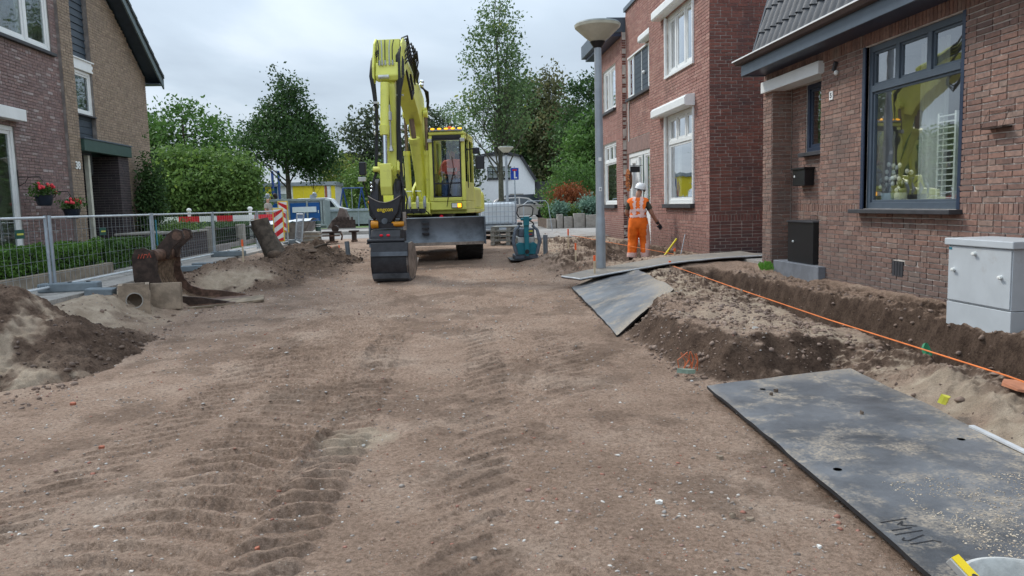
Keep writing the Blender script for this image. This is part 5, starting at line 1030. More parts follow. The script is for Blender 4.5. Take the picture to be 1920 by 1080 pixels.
mat('yellow_plastic', (.75, .70, .08), .4); mat('green_plastic', (.03, .22, .10), .5); mat('terracotta', (.48, .20, .11), .8, var=.15); mat('glass_green', (.22, .30, .24), .3); mat('white_chip', (.68, .67, .63), .7); mat('brick_chip', (.36, .12, .07), .85, var=.2, scale=20)
scrap('plastic_scrap', 'small crumpled yellow plastic scrap on the sand beside the big mat', 'scrap', (3.16, 4.6, .16), (.10, .06, .05), 'yellow_plastic', (.3, .2, .4)); scrap('plastic_scrap', 'green plastic scrap in the trench below the brick wall', 'scrap', (4.35, 6.6, .05), (.10, .22, .03), 'green_plastic', (1.0, .3, .2))
scrap('pipe_shard', 'flat orange pipe shard on the bank at the right edge, under the string', 'pipe shard', (3.72, 4.62, .22), (.30, .34, .02), 'terracotta', (.1, .1, .2)); scrap('glass_shard', 'pale green glass shard at the foot of the dark earth face', 'shard', (1.98, 6.2, .06), (.20, .08, .03), 'glass_green', (0, .1, .2)); scrap('rubble_stone', 'white flint sized stone on the sand behind the big mat', 'stone', (2.75, 6.6, .3), (.1, .07, .07), 'white_chip')
cbl = thing('cable_end', 'frayed orange cables sticking out of the dark earth face', 'cable', (2.02, 6.35, .1)); mb = MB()
for i in range(9): x = 1.95+rnd.random()*.16; y = 6.3+rnd.random()*.12; mb.tube([(x, y, .04), (x+rnd.uniform(-.05, .05), y-.03, .13), (x+rnd.uniform(-.07, .07), y-.05, .2)], .004, 4)
mb.build('wire', mat('cable_orange', (.55, .14, .05), .6), cbl)
for x, y, s_, mt, lb in ((-3.05, 6.35, .045, 'brick_chip', 'red brick fragment nearest to the large soil heap'), (-2.3, 5.1, .035, 'brick_chip', 'red brick fragment on the left half of the dirt road'), (-.9, 3.4, .03, 'brick_chip', 'small red brick fragment at the front edge of the left tyre track'), (1.0, 3.6, .03, 'white_chip', 'flat white stone chip on the dirt left of the cut letters'), (1.55, 3.05, .022, 'white_chip', 'white chip closest to the lower edge of the big mat'), (-.75, 2.75, .026, 'white_chip', 'white chip at the bottom edge of the picture'), (1.55, 4.25, .042, 'pot_conc', 'tan pebble against the left edge of the big mat'), (1.3, 3.4, .034, 'pot_conc', 'tan pebble, left one of a pair near the big mat'), (1.37, 3.36, .03, 'pot_conc', 'tan pebble, right one of a pair near the big mat')):
    scrap('brick_fragment' if mt == 'brick_chip' else 'pebble', lb, 'stone', (x, y, hz(x, y)+.006), (s_*1.3, s_, s_*.5), mt, (0, 0, x*9), 'larger loose stones on the dirt road')
# ---------------------------------------------------------------- lamp, cabinet, tools
def lamp(P, label, s=1., top=4.05):
    t = thing('street_lamp', label, 'street lamp', P, 'street lamps'); P = Vv(P); mat('lamp_grey', (.33, .36, .39), .45, metal=.35, var=.1, scale=2.5); mat('lamp_bowl', (.52, .50, .40), .45, var=.08); mat('lamp_cap', (.18, .20, .19), .5)
    mb = MB(); mb.lathe([(.082, -.15), (.082, .9), (.078, .95), (.072, 1.0), (.068, 2.2), (.06, top-.05)], P, 20); mb.build('pole', 'lamp_grey', t, smooth=30); mb = MB(); mb.lathe([(.088, -.1), (.088, .10), (.083, .11)], P, 20); mb.build('base_band', 'black_metal', t)
    mb = MB(); mb.lathe([(.065, top-.07), (.10, top-.02), (.13, top+.03), (.06, top+.03)], P, 20); mb.build('neck', 'black_metal', t, smooth=40)
    mb = MB(); mb.lathe([(.11, top+.03), (.19, top+.09), (.375, top+.26), (.385, top+.30), (.37, top+.30), (.17, top+.1), (0, top+.06)], P, 36); mb.build('bowl', 'lamp_bowl', t, smooth=30); mb = MB(); mb.lathe([(.385, top+.302), (.36, top+.33), (.2, top+.352), (0, top+.36)], P, 36); mb.build('cap', 'lamp_cap', t, smooth=30)
    return t
l1 = lamp((2.63, 13.0, .27), 'tall grey street lamp with a bowl shaped head, standing among the mats', top=3.86)
for z_, w_, h_, mt in ((2.12, .05, .06, 'white_paint'), (1.62, .05, .07, 'white_paint')): mb = MB(); mb.box((2.63-.005, 13.0-.073, z_+.1), (w_, .006, h_)); o = mb.build('sticker', mt, l1)
mb = MB(); mb.box((2.625, 12.922, 1.72), (.028, .003, .035)); mb.build('sticker_mark', 'lamp_grey', l1)
l2 = lamp((3.05, 38, .5), 'second grey street lamp farther down the road in front of the white house', top=3.5)
cbx = thing('utility_cabinet', 'light grey metal utility cabinet standing against the near brick wall', 'utility cabinet', (4.85, 6.5, .3))
mat('cabinet', (.47, .50, .52), .5, var=.04, scale=4, grime=((.30, .26, .22), 3, .60, .5)); mat('cabinet_side', (.56, .58, .59), .5, var=.04, scale=4)
mb = MB(); mb.b2((4.62, 6.08, .0), (5.06, 6.90, .50)); mb.build('base', 'cabinet', cbx, bevel=.004); mb = MB(); mb.b2((4.625, 6.085, .505), (5.055, 6.895, 1.02)); mb.build('body', 'cabinet', cbx, bevel=.004)
mb = MB(); mb.b2((4.615, 6.095, .52), (4.624, 6.885, 1.015)); d_ = mb.build('door', 'cabinet', cbx, bevel=.002); mb = MB(); mb.b2((4.595, 6.055, 1.022), (5.07, 6.925, 1.085)); mb.build('lid', 'cabinet', cbx, bevel=.008)
for y, z in ((6.80, .80), (6.20, .78), (6.53, .96)): mb = MB(); mb.lathe([(.016, -.03), (.018, 0)], (4.618, y, z), 12, 'X'); mb.b2((4.58, y-.03, z-.007), (4.592, y+.01, z+.007)); mb.build('handle', 'white_stone', d_)
mb = MB(); mb.b2((4.612, 6.84, .98), (4.6145, 6.88, 1.0)); mb.build('label_plate', 'teal', d_)
cbx.location.y -= .17
# the yellow handle lying against the second house
th_ = thing('shovel', 'yellow handled tool leaning in the pit at the foot of the red house', 'shovel', (4.9, 16.3, .3)); mb = MB(); mb.cyl((4.55, 16.0, .25), (4.98, 16.35, .66), .022, 10); mb.build('handle', mat('tool_yellow', (.75, .62, .04), .5), th_, smooth=True)
mb = MB(); mb.cyl((4.75, 15.4, .25), (5.03, 15.9, .78), .009, 6); mb.build('rod', 'lamp_grey', th_)
# ---------------------------------------------------------------- trees
def tree(label, x, y, h, prof, mt, leafn=9000, size=.10, seed=1, trunk=.16, fork=.3, K=260, spread=None, name='tree', grp=None, bark='bark', limbs=22, zb=.45, th=None, lean=0, tw=0, droop=0.):
    """prof: list of (height fraction, radius m); leaves gather in clumps at the ends of real limbs"""
    t = thing(name, label, 'tree', (x, y, zb), grp); g = np.random.RandomState(seed); hs = [p[0] for p in prof]; rs = [p[1] for p in prof]
    cdf = np.linspace(hs[0], hs[-1], 200); rad = np.interp(cdf, hs, rs); wgt = np.maximum(rad, .15)**1.6; wgt /= wgt.sum()
    f = g.choice(cdf, K, p=wgt)+g.normal(size=K)*.008; r_ = np.interp(f, hs, rs); a = g.rand(K)*6.283
    lump = 1+.75*(fbm(a*1.5+seed, f*8, 3, seed)); q = np.sqrt(g.rand(K))*.85+.15; rr = r_*q*lump
    ct = np.stack([x+lean*f*h+.10*max(rs)*np.sin(f*19+seed)+rr*np.cos(a), y+rr*np.sin(a), zb+f*h-droop*rr], 1)
    tr = MB(); top = Vector((x+lean*h*.95, y, zb+h*.95)); pts = [Vector((x, y, zb-.1))]+[Vector((x+lean*h*k+.05*g.normal()*k*h*.1, y+.03*g.normal(), zb+h*k)) for k in (.12, .3, .5, .7, .85)]+[top]
    tr.tube(pts, [trunk*1.25, trunk, trunk*.8, trunk*.58, trunk*.36, trunk*.2, .02], 10); tr.build('trunk', bark, t, smooth=True)
    def spine(k): 
        k = max(0, min(.95, k)); return Vector((x+lean*h*k, y, zb+h*k))
    limbs = min(limbs, K//4); ends = ct[g.permutation(K)[:limbs*4]]
    for i in range(limbs):
        lm = MB(); e = Vv(ends[i]); k0 = max(fork*.9, (e.z-zb)/h-.10-.16*g.rand()); b0 = spine(k0); mid = (b0+e)/2+Vector((0, 0, -.02*h*g.rand()+.01*h)); r0_ = trunk*.42*(1-k0*.8); lm.tube([b0, mid, e], [r0_, r0_*.6, .012], 5)
        for j in range(3):
            e2 = Vv(ends[limbs+i*3+j]); 
            if (e2-mid).length < h*.3: lm.tube([mid, (mid+e2)/2+Vector((0, 0, .03*h*g.rand())), e2], [r0_*.5, r0_*.3, .008], 4)
        lm.build('limb', bark, t)
    per = max(3, leafn//K); P, tn = clumps(ct, per, spread or (size*3.4, size*3.4, size*2.6), seed+1)
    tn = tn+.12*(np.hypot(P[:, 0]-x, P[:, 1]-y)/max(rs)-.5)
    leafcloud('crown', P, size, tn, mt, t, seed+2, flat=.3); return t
leafmat('leaf_olive', (.06, .07, .03), (.17, .17, .07), (.26, .17, .09))
bg_ = 'trees beyond the cross street'
tree('dark round crowned tree far left, just beyond the tan house', -18.6, 58, 9.2, [(.05, 2.5), (.3, 3.6), (.6, 3.7), (.8, 2.8), (.95, 1.2), (1, .3)], 'leaf_mid', 15000, .15, 2, .25, .15, 330, grp=bg_)
tree('lower dark tree with a side spur right of the far left round tree', -16.3, 60, 6.2, [(.1, 1.2), (.4, 2.2), (.7, 1.6), (1, .3)], 'leaf_dark', 5000, .14, 3, .18, .15, 140, grp=bg_)
tree('dark tree half hidden behind the tan house corner', -24.5, 60, 9.5, [(.05, 3), (.5, 3.6), (.9, 2), (1, .4)], 'leaf_dark', 8000, .16, 4, .25, .15, 200, grp=bg_)
for i, (x, y, h, lb, s_) in enumerate(((-16.0, 39.5, 4.3, 'leftmost of three bright green flat topped trees behind the fence', 5), (-13.2, 40.5, 4.25, 'middle one of three bright green flat topped trees behind the fence', 6), (-11.3, 40, 4.1, 'rightmost of three bright green flat topped trees, left of the blue crate wall', 8))):
    tree(lb, x, y, h, [(.26, 1.2), (.40, 1.9), (.65, 2.15), (.85, 1.9), (.97, 1.1), (1., .3)], 'leaf_lime', 21000, .095, s_, .11, .25, 330, grp='bright green flat topped trees', droop=.12)
tree('tall dark green pointed tree with two tips in the middle left', -9.85, 50, 9.9, [(.41, 1.6), (.46, 2.4), (.52, 2.6), (.6, 2.2), (.72, 1.5), (.85, .8), (.95, .45), (1.0, .2)], 'leaf_dark', 13500, .105, 11, .17, .2, 420, grp=bg_, zb=.5)
tree('smaller pointed tip of dark foliage at the right side of the tall pointed tree', -8.35, 50.5, 7.6, [(.42, .8), (.5, 1.4), (.65, 1.2), (.8, .8), (.93, .4), (1.0, .15)], 'leaf_dark', 5500, .105, 12, .03, .2, 200, grp=bg_, zb=.5)
tree('thin pale young tree with sparse leaves between the left trees', -15.2, 62, 6.0, [(.4, .5), (.7, .9), (1, .3)], 'leaf_ash', 700, .10, 13, .06, .2, 40, grp=bg_)
tree('grey green conifer with drooping branches left of the digger arm', -9.0, 95, 13.2, [(.1, 4.6), (.35, 4.4), (.6, 3.2), (.8, 1.9), (1, .3)], 'leaf_conifer', 12000, .26, 14, .2, .1, 260, grp=bg_, droop=.28)
tree('light green bushy tree behind the yellow cabin', -10.6, 84, 6.6, [(.05, 3), (.4, 3.8), (.8, 2.6), (1, .6)], 'leaf_yel', 7000, .18, 15, .2, .1, 160, grp=bg_)
tree('yellow green bushy tree between the cabin and the digger arm', -7.6, 76, 5.6, [(.05, 2.4), (.4, 3.0), (.8, 2.2), (1, .5)], 'leaf_lime', 8000, .15, 16, .2, .1, 180, grp=bg_)
tree('fresh green bushy tree behind the swing frame', -4.4, 74, 5.9, [(.05, 2.6), (.4, 3.2), (.8, 2.2), (1, .5)], 'leaf_lime', 8000, .17, 17, .2, .1, 180, grp=bg_)
tree('broad dark tree behind the digger boom', -1.2, 66, 8.8, [(.05, 2.6), (.4, 3.4), (.7, 2.8), (.9, 1.6), (1, .4)], 'leaf_conifer', 9000, .17, 18, .25, .1, 200, grp=bg_)
tree('airy green tree right behind the digger cab roof', .9, 80, 11.5, [(.1, 1.8), (.4, 2.6), (.7, 2.2), (.9, 1.2), (1, .3)], 'leaf_ash', 7000, .13, 19, .2, .1, 210, grp=bg_)
tree('tall airy ash tree with a straight trunk, highest tree right of the digger', 3.05, 42, 12.4, [(.36, 1.2), (.44, 2.0), (.55, 2.1), (.65, 1.9), (.75, 1.5), (.88, 1.1), (.96, .6), (1.0, .25)], 'leaf_ash', 8500, .085, 21, .15, .2, 400, (.26, .26, .20), bark='bark_green', limbs=40, zb=.48)
for i, (x, y, h, r_, mt, lb, n) in enumerate(((8.6, 84, 14.8, 4.0, 'leaf_ash', 'light olive tree between the ash tree and the dark trees', 17000), (11.4, 82, 15.2, 3.4, 'leaf_olive', 'brownish olive tree rising behind the light olive tree', 15000), (11.0, 58, 10.8, 2.9, 'leaf_dark', 'dark green tree left of the lamp post head', 14000), (11.8, 50, 8.6, 2.6, 'leaf_dark', 'dark green tree partly hidden behind the far brick house', 9000), (9.9, 49, 7.0, 2.2, 'leaf_mid', 'mid green leafy tree in front of the dark trees', 12000))):
    tree(lb, x, y, h, [(.05, r_*.8), (.35, r_), (.65, r_*.9), (.88, r_*.55), (1, r_*.15)], mt, n, .13 if y < 70 else .19, 31+i, .22, .1, 260, grp=bg_)
tree('dark tree trunk and leaf mass over the roof of the white house', 8.2, 86, 10.0, [(.1, 2.5), (.5, 3.0), (.9, 1.5), (1, .4)], 'leaf_dark', 7000, .16, 41, .25, .1, 180, grp=bg_)
shr = 'shrubs behind the low concrete planter'
shrub('large bright green shrub above the rust red bush', (7.4, 41.5, 2.0), (1.7, 1.8, 1.6), 'leaf_mid', 8000, .07, 44, grp=shr)
shrub('light green shrub beside the white house corner', (8.9, 54, 1.9), (2.0, 2, 1.5), 'leaf_lime', 6000, .10, 45, grp=shr)
shrub('dark green shrub at the left of the grey car', (2.2, 60, 1.2), (1.2, 1, .8), 'leaf_mid', 2500, .09, 46, grp=shr)
shrub('rust red shrub in the planter garden', (5.75, 35.5, 1.65), (.85, .8, .62), 'leaf_red', 5000, .05, 47)
shrub('grey blue leaved plant at the right end of the planter', (6.3, 33.6, 1.25), (.55, .5, .38), 'leaf_blue', 2500, .06, 48, 'garden_plant', 'plant', per=20)
shrub('grey blue leaved plant left of the rust red shrub', (5.0, 33.4, 1.25), (.3, .3, .25), 'leaf_blue', 1300, .055, 49, 'garden_plant', 'plant', per=20)
shrub('green leafy perennials at the left end of the planter', (4.85, 34.2, 1.05), (.45, .5, .4), 'leaf_mid', 2500, .05, 50, 'garden_plant', 'plant')
shrub('bright green perennials under the rust red shrub', (5.6, 33.6, 1.05), (.6, .4, .25), 'leaf_lime', 2500, .045, 51, 'garden_plant', 'plant')
for i in range(7):
    mb = MB(); w_ = .42; x = 4.5+i*.44; hh = (.55, .42, .62, .62, .5, .5, .58)[i]; mb.b2((0, 0, 0), (w_, .1, hh)); mb.b2((.02, -.02, hh+.001), (w_-.02, .12, hh+.03)); o = mb.build('concrete_panel', 'concrete', bevel=.01) if False else None
wal = thing('planter_wall', 'low grey concrete planter wall in front of the garden shrubs', 'planter wall', (5.4, 32.5, .45))
for i, (a, b, hh) in enumerate(((4.25, 4.62, .42), (4.66, 4.9, .6), (4.94, 5.3, .5), (5.34, 5.8, .62), (5.84, 6.4, .55), (6.44, 7.0, .55))):
    mb = MB(); mb.b2((a, 32.2-.1*i, .44), (b, 32.45-.1*i, .44+hh)); mb.build('panel', 'concrete', wal, bevel=.015)
mb = MB(); mb.b2((4.3, 32.6, .44), (7.0, 36, .85)); mb.build('soil_fill', 'earth_dark', wal)
# garden walls with iron railings beyond the fence
for k, (ya, yb, lb) in enumerate(((22.0, 25.2, 'low garden wall with black iron railing right of the tan house, nearest section'), (25.3, 28.6, 'low garden wall with black iron railing behind the chevron board, second section'), (28.7, 32.2, 'low garden wall with black iron railing, farthest section by the barrier plank'))):
    t = thing('garden_railing', lb, 'garden railing', (-6.6, ya, .42), 'garden walls with iron railings')
    mb = MB(); mb.b2((-6.72, ya, .40), (-6.48, ya+.3, 1.12)); mb.build('pillar', 'concrete', t, bevel=.01); mb = MB(); mb.b2((-6.66, ya+.3, .40), (-6.54, yb, .58)); mb.build('wall', 'mortar_dark', t)
    for z in (.66, 1.02): mb = MB(); mb.b2((-6.615, ya+.3, z), (-6.585, yb, z+.03)); mb.build('rail', 'black_metal', t)
    n = int((yb-ya-.3)/.12)
    bar = MB(); bar.cyl((0, 0, 0), (0, 0, .5), .008, 4); me = bar.mesh('bar', MATS['black_metal'])
    for i in range(n): o = bpy.data.objects.new('bar', me); C.objects.link(o); o.parent = t; o.location = Vector((-6.6, ya+.36+i*.12, .57))-wloc(t)
hedge('dark clipped hedge behind the iron railings', -8.4, -7.3, 24, 32, .44, 1.15, 'leaf_dark', 7000, .035, 61)
# ---------------------------------------------------------------- far buildings
wh = thing('white_house', 'white rendered house with dark bent roof at the end of the road', 'house', (5.7, 72, .5))
WF2 = WF((0, 72, 0), (1, 0, 0), (0, -1, 0))
hw = [(4.0, 5.0, 3.95, 5.05), (5.15, 6.25, 3.95, 5.05), (3.3, 4.6, .8, 1.75)]
mb = MB(); slab(mb, WF2, 1.6, 8.4, .45, 4.0, -.3, 0, [(h[0], h[1], h[2], h[3]) for h in hw]); slab(mb, WF2, 2.2, 7.9, 4.0, 5.1, -.3, 0, hw); slab(mb, WF2, 2.6, 7.2, 5.1, 6.0, -.3, 0, []); mb.prism([(7.9, 4.0), (8.4, 4.0), (7.2, 5.9), (7.2, 5.1), (7.9, 5.1)], lambda a, b, t: WF2(a, b, t), -.3, -.001); mb.build('wall', 'plaster', wh)
mb = MB()
for P in ([(8.7, 3.6), (7.25, 6.0), (6.95, 6.05), (8.45, 3.55)], [(7.3, 6.0), (5.5, 6.55), (5.4, 6.3), (7.1, 5.85)], [(5.5, 6.55), (2.2, 6.0), (2.2, 5.8), (5.4, 6.3)]): mb.prism(P, lambda a, b, t: WF2(a, b, t), -7, .25)
mb.build('roof', 'darkstone', wh); mb = MB(); mb.prism([(2.2, 5.8), (5.4, 6.3), (7.1, 5.85), (8.4, 3.9), (8.4, 3), (2.2, 3)], lambda a, b, t: WF2(a, b, t), -6.9, -.31); mb.build('body', 'plaster', wh)
mb = MB(); mb.b2((8.5, 72.5, .45), (12, 79, 3.6)); mb.build('side_wing', 'darkstone', wh)
for h in hw: window(WF2, wh, *h, 'black_metal', dep=.05, fw_=.07, inner=0, mull=((h[0]+h[1])/2,), trans=((h[2]+h[3])/2+.1,), sill=(.02, .1, .12))
mb = MB(); mb.b2((5.2, 73, 6.4), (5.6, 73.4, 6.9)); mb.build('chimney', 'plaster', wh); mb = MB(); mb.b2((6.0, 71.8, 2.35), (7.3, 71.95, 2.5)); mb.build('ledge', 'concrete', wh)
mb = MB(); mb.b2((5.6, 69.5, .5), (7.9, 69.7, 2.0)); tag(mb.build('garden_fence', 'concrete'), 'grey garden screen in front of the white house', 'fence')
yc = thing('site_cabin', 'yellow and blue flat roofed site cabin behind the blue crate wall', 'cabin', (-12.8, 68, .5)); wy = WF((0, 66, 0), (1, 0, 0), (0, -1, 0))
mat('yellow_panel', (.78, .62, .03), .5, var=.04); mat('blue_panel', (.01, .065, .13), .5); 
mb = MB(); mb.b2((-15.95, 66.01, .5), (-9.15, 70, 3.55)); mb.build('body', 'white_stone', yc); mb = MB(); mb.b2((-16.1, 65.8, 3.55), (-9.0, 70.2, 3.85)); mb.build('roof', 'lamp_grey', yc)
xx = -15.95
for w_, mt in ((.5, 'yellow_panel'), (.55, 'blue_panel'), (.5, 'yellow_panel'), (.5, 'blue_panel'), (1.25, None), (2.6, 'yellow_panel')):
    if mt:
        k_ = max(1, round(w_/1.0)); 
        for j in range(k_): mb = MB(); wbox(mb, wy, xx+.01+j*w_/k_, xx+(j+1)*w_/k_-.005, .5, 3.53, -.05, .03); mb.build('panel', mt, yc)
    else: window(wy, yc, xx+.15, xx+w_-.1, 1.4, 3.0, 'white_paint', glass='glass', dep=-.05, fw_=.08, inner=0)
    xx += w_
mb = MB(); wbox(mb, wy, -10.0, -9.85, .5, 3.5, .0, .05); mb.build('trim', 'brick_chip', yc); mb = MB(); wbox(mb, wy, -9.5, -9.17, .5, 3.5, .0, .04); mb.build('panel', 'yellow_panel', yc); mb = MB(); wbox(mb, wy, -9.8, -9.6, .5, 3.5, .03, .05); mb.build('trim', 'white_paint', yc)
# white van
mat('car_white', (.76, .78, .80), .25, var=.02); mat('tyre', (.02, .02, .021), .85, var=.2, bump=.3); mat('rim', (.45, .46, .47), .35, metal=.6); mat('car_glass', (.02, .03, .04), .08, spec=.8); mat('tail_red', (.5, .02, .02), .3); mat('lampglass', (.75, .75, .7), .15)
def wheel(parent, P, r, w_, ax='Y', spokes=5, rimf=.66):
    mb = MB(); mb.lathe([(r*rimf, -w_/2), (r*.93, -w_/2), (r, -w_*.36), (r, w_*.36), (r*.93, w_/2), (r*rimf, w_/2)], (0, 0, 0), 28, ax); tyre = mb.build('wheel', 'tyre', parent, local=True, smooth=30); tyre.location = P
    mb = MB(); mb.lathe([(r*rimf*.98, -w_*.40), (r*rimf*.98, w_*.4), (r*rimf*.84, w_*.44), (r*rimf*.8, w_*.3), (.0, w_*.28)], (0, 0, 0), 24, ax); mb.build('rim', 'rim' if spokes else 'black_metal', tyre, local=True, smooth=30)
    if spokes:
        mb = MB()
        for i in range(spokes):
            a = i*2*math.pi/spokes
            for s_ in (-1, 1):
                d = Vector((math.cos(a), 0, math.sin(a))); mb.tube([d*r*.1+Vector((0, s_*w_*.46, 0)), d*r*rimf*.85+Vector((0, s_*w_*.42, 0))], [r*.11, r*.08], 5)
        if ax == 'Y': mb.build('spoke', 'rim', tyre, local=True)
    return tyre
def carbody(parent, prof_fn, secs, name, mt, smooth=35):
    """loft: sections of (y halfwidths) along x; prof_fn gives z outline"""
    pass
def car(label, P, rz, paint, dims, side, roofw=.78, name='parked_car', grp=None, cat='car', glassbands=()):
    """side: outline (x, z) of the body; roof: greenhouse outline (x, z). Built in local axes, length along x"""
    t = thing(name, label, cat, P, grp, rz); W2 = dims[1]/2
    body, green, wins, wx, wr = side
    def loft(prof, zt, mtn, nm, w0, w1, inset=.0, bev=.03, k=4):
        mb = MB(); n = len(prof); rings = []
        zs = [p[1] for p in prof]; z0, z1 = min(zs), max(zs)
        for s_, sc in ((-1, 0), (-.985, .55), (-.93, 1), (.93, 1), (.985, .55), (1, 0)):
            ring = []
            for x, z in prof:
                wz = w0+(w1-w0)*(z-z0)/(z1-z0+1e-6); e = (1-sc)*.035; cx_ = sum(p[0] for p in prof)/n; cz = (z0+z1)/2
                ring.append((x+(cx_-x)*e*.6, s_*wz, z+(cz-z)*e*1.5))
            rings.append(ring)
        mb.v = [p for r_ in rings for p in r_]; fs = [tuple(range(n-1, -1, -1)), tuple(range(5*n, 6*n))]
        for i in range(5): fs += [(i*n+j, i*n+(j+1) % n, (i+1)*n+(j+1) % n, (i+1)*n+j) for j in range(n)]
        mb.f = fs; mb.t = [0]*len(fs); return mb.build(nm, mtn, t, local=True, smooth=38)
    loft(body, None, paint, 'body', W2*.97, W2, 0); 
    if green: loft(green, None, paint, 'roof', W2*.93, W2*roofw)
    z0 = min(z for x, z in green) if green else 0; z1 = max(z for x, z in green) if green else 1
    for wv in wins: # side windows
        for s_ in (-1, 1):
            mb = MB(); 
            if green: hwz = lambda z: W2*(.93+(roofw-.93)*(z-z0)/(z1-z0))+.006
            else: hwz = lambda z: W2+.006
            mb.add([(x, s_*hwz(z), z) for x, z in wv], [tuple(range(len(wv)))[::s_]]); mb.build('window', 'car_glass', t, local=True)
    for x in wx:
        for s_ in (-1, 1):
            mb = MB(); mb.lathe([(wr*1.13, -.09), (wr*1.13, .005), (wr*1.0, .006), (0, .0)], (x, s_*(W2-.0), wr+.02), 26, 'Y'); mb.build('wheel_arch', 'rubber_black', t, local=True); wheel(t, (x, s_*(W2-.06), wr), wr, .2)
    return t
# grey estate facing right, seen side on
bod = [(-2.35, .35), (-2.4, .75), (-2.3, .98), (-1.9, 1.02), (1.0, 1.02), (1.9, .93), (2.3, .80), (2.42, .62), (2.4, .35), (1.9, .25), (-1.9, .25)]
grn = [(-2.2, .98), (-1.95, 1.35), (-1.6, 1.52), (-.2, 1.56), (.45, 1.48), (1.25, 1.02)]
wn_ = [[(-1.95, 1.05), (-1.72, 1.38), (-1.1, 1.46), (-1.1, 1.05)], [(-1.0, 1.05), (-1.0, 1.46), (-.25, 1.48), (-.25, 1.05)], [(-.15, 1.05), (-.15, 1.48), (.35, 1.42), (1.0, 1.05)]]
mat('paint_grey', (.46, .43, .41), .3, metal=.25, var=.04); mat('paint_dark', (.015, .018, .028), .25, metal=.2); mat('mirror_dark', (.02, .02, .025), .3)
c1 = car('grey beige estate car parked across the end of the road, facing right', (5.5, 56, .48), 0, 'paint_grey', (4.8, 1.85), (bod, grn, wn_, (-1.45, 1.5), .36))
mb = MB()
for x in (-1.05, -.2): mb.b2((x-.006, -.93, .35), (x+.006, -.926, 1.02))
mb.build('door_seam', 'black_metal', c1, local=True, kind='stuff'); mb = MB(); mb.b2((2.25, -.9, .66), (2.42, -.5, .80)); mb.build('headlight', 'lampglass', c1, local=True, bevel=.02); mb = MB(); mb.ell((.85, -1.0, 1.06), (.1, .08, .07)); mb.build('mirror', 'paint_dark', c1, local=True, smooth=True)
c2 = car('black car parked behind the grey estate car', (6.6, 62, .5), 0, 'paint_dark', (4.2, 1.8), ([(-2, .3), (-2.05, 1.05), (1.2, 1.1), (2.0, .95), (2.1, .3)], [(-2, 1.0), (-1.8, 1.75), (.5, 1.8), (1.15, 1.1)], [[(-1.7, 1.12), (-1.6, 1.6), (-.4, 1.65), (-.4, 1.12)], [(-.3, 1.12), (-.3, 1.65), (.45, 1.62), (.9, 1.12)]], (-1.3, 1.3), .34))
van = car('white panel van half hidden behind the blue crate wall', (-8.45, 55, .48), 0, 'car_white', (3.6, 1.8), ([(-1.9, .3), (-1.95, 1.2), (-1.85, 1.78), (-1.6, 1.85), (.3, 1.86), (.62, 1.78), (1.05, 1.2), (1.7, 1.05), (1.8, .8), (1.8, .3)], None, [[(.35, 1.2), (.35, 1.68), (.58, 1.66), (.9, 1.2)]], (-1.2, 1.2), .32), name='parked_van', cat='van')
text('nsgroep', .25, 'paint_dark', van, Vector((-9.2, 54.09, 1.75)), rot_face((0, -1, 0))) if False else None
mb = MB(); mb.b2((.35, -.905, 1.15), (.42, -.90, 1.4)); mb.b2((-1.93, -.8, .9), (-1.96, -.6, 1.2)); mb.build('tail_light', 'tail_red', van, local=True, kind='stuff')
# blue and grey site crates with white banners
mat('crate_blue', (.01, .09, .30), .4, var=.06); mat('banner', (.72, .76, .80), .5, var=.03); mat('frame_grey', (.33, .37, .38), .5, metal=.3, var=.12)
tc_ = thing('tool_container', 'blue site container with grey frame and white banners, in front of the yellow cabin', 'container', (-8.5, 43.5, .46))
for a, b in ((-10.4, -9.95), (-9.9, -8.6), (-8.2, -7.25), (-7.2, -6.9)): pass
mb = MB(); mb.b2((-10.7, 43.52, .62), (-6.65, 45.5, 2.05)); mb.build('body', 'frame_grey', tc_, bevel=.02)
for a, b in ((-10.62, -10.38), (-9.95, -8.95), (-8.52, -7.66), (-7.54, -6.92)): mb = MB(); mb.b2((a, 43.44, .9), (b, 43.52, 1.92)); d_ = mb.build('door', 'crate_blue', tc_, bevel=.01); mb = MB(); mb.b2((b-.1, 43.41, 1.35), (b-.06, 43.44, 1.5)); mb.build('handle', 'white_stone', d_)
for a, b, z in ((-9.8, -9.0, 1.4), (-8.4, -7.1, 1.4)): mb = MB(); mb.b2((a, 43.39, z), (b, 43.405, z+.3)); o = mb.build('banner', 'banner', tc_)
for a in (-10.72, -10.34, -10.06, -8.92, -8.65, -7.645, -6.88, -6.74): mb = MB(); mb.b2((a, 43.40, .62), (a+.09, 43.52, 2.1)); mb.build('upright', 'frame_grey', tc_, bevel=.01)
for z in (.62, 2.05): mb = MB(); mb.b2((-10.75, 43.38, z), (-6.6, 43.5, z+.1)); mb.build('beam', 'frame_grey', tc_, bevel=.01)
for x in (-9.9, -7.1): mb = MB(); mb.b2((x, 43.5, .44), (x+.5, 44.3, .62)); mb.build('skid', 'frame_grey', tc_)
g = random.Random(9)
for i, (x, lb) in enumerate(((-9.9, 'grey motor lump on top of the left end of the blue container'), (-9.5, 'small dark machine part on top of the blue container'), (-7.35, 'grey pump standing on the right end of the blue container'))):
    mb = MB(); mb.box((x, 44, 2.25), (.3, .3, .22), rz=.3); mb.ell((x+.1, 43.9, 2.4), (.12, .1, .1)); mb.cyl((x-.1, 43.9, 2.3), (x+.25, 43.9, 2.3), .05); tag(mb.build('machine_part', 'lamp_grey' if i != 1 else 'rustdark', bevel=.01), lb, 'machine part')
gw = thing('tipper_body', 'pale grey metal tipper side standing behind the digger arm', 'tipper body', (-4.5, 46, .46))
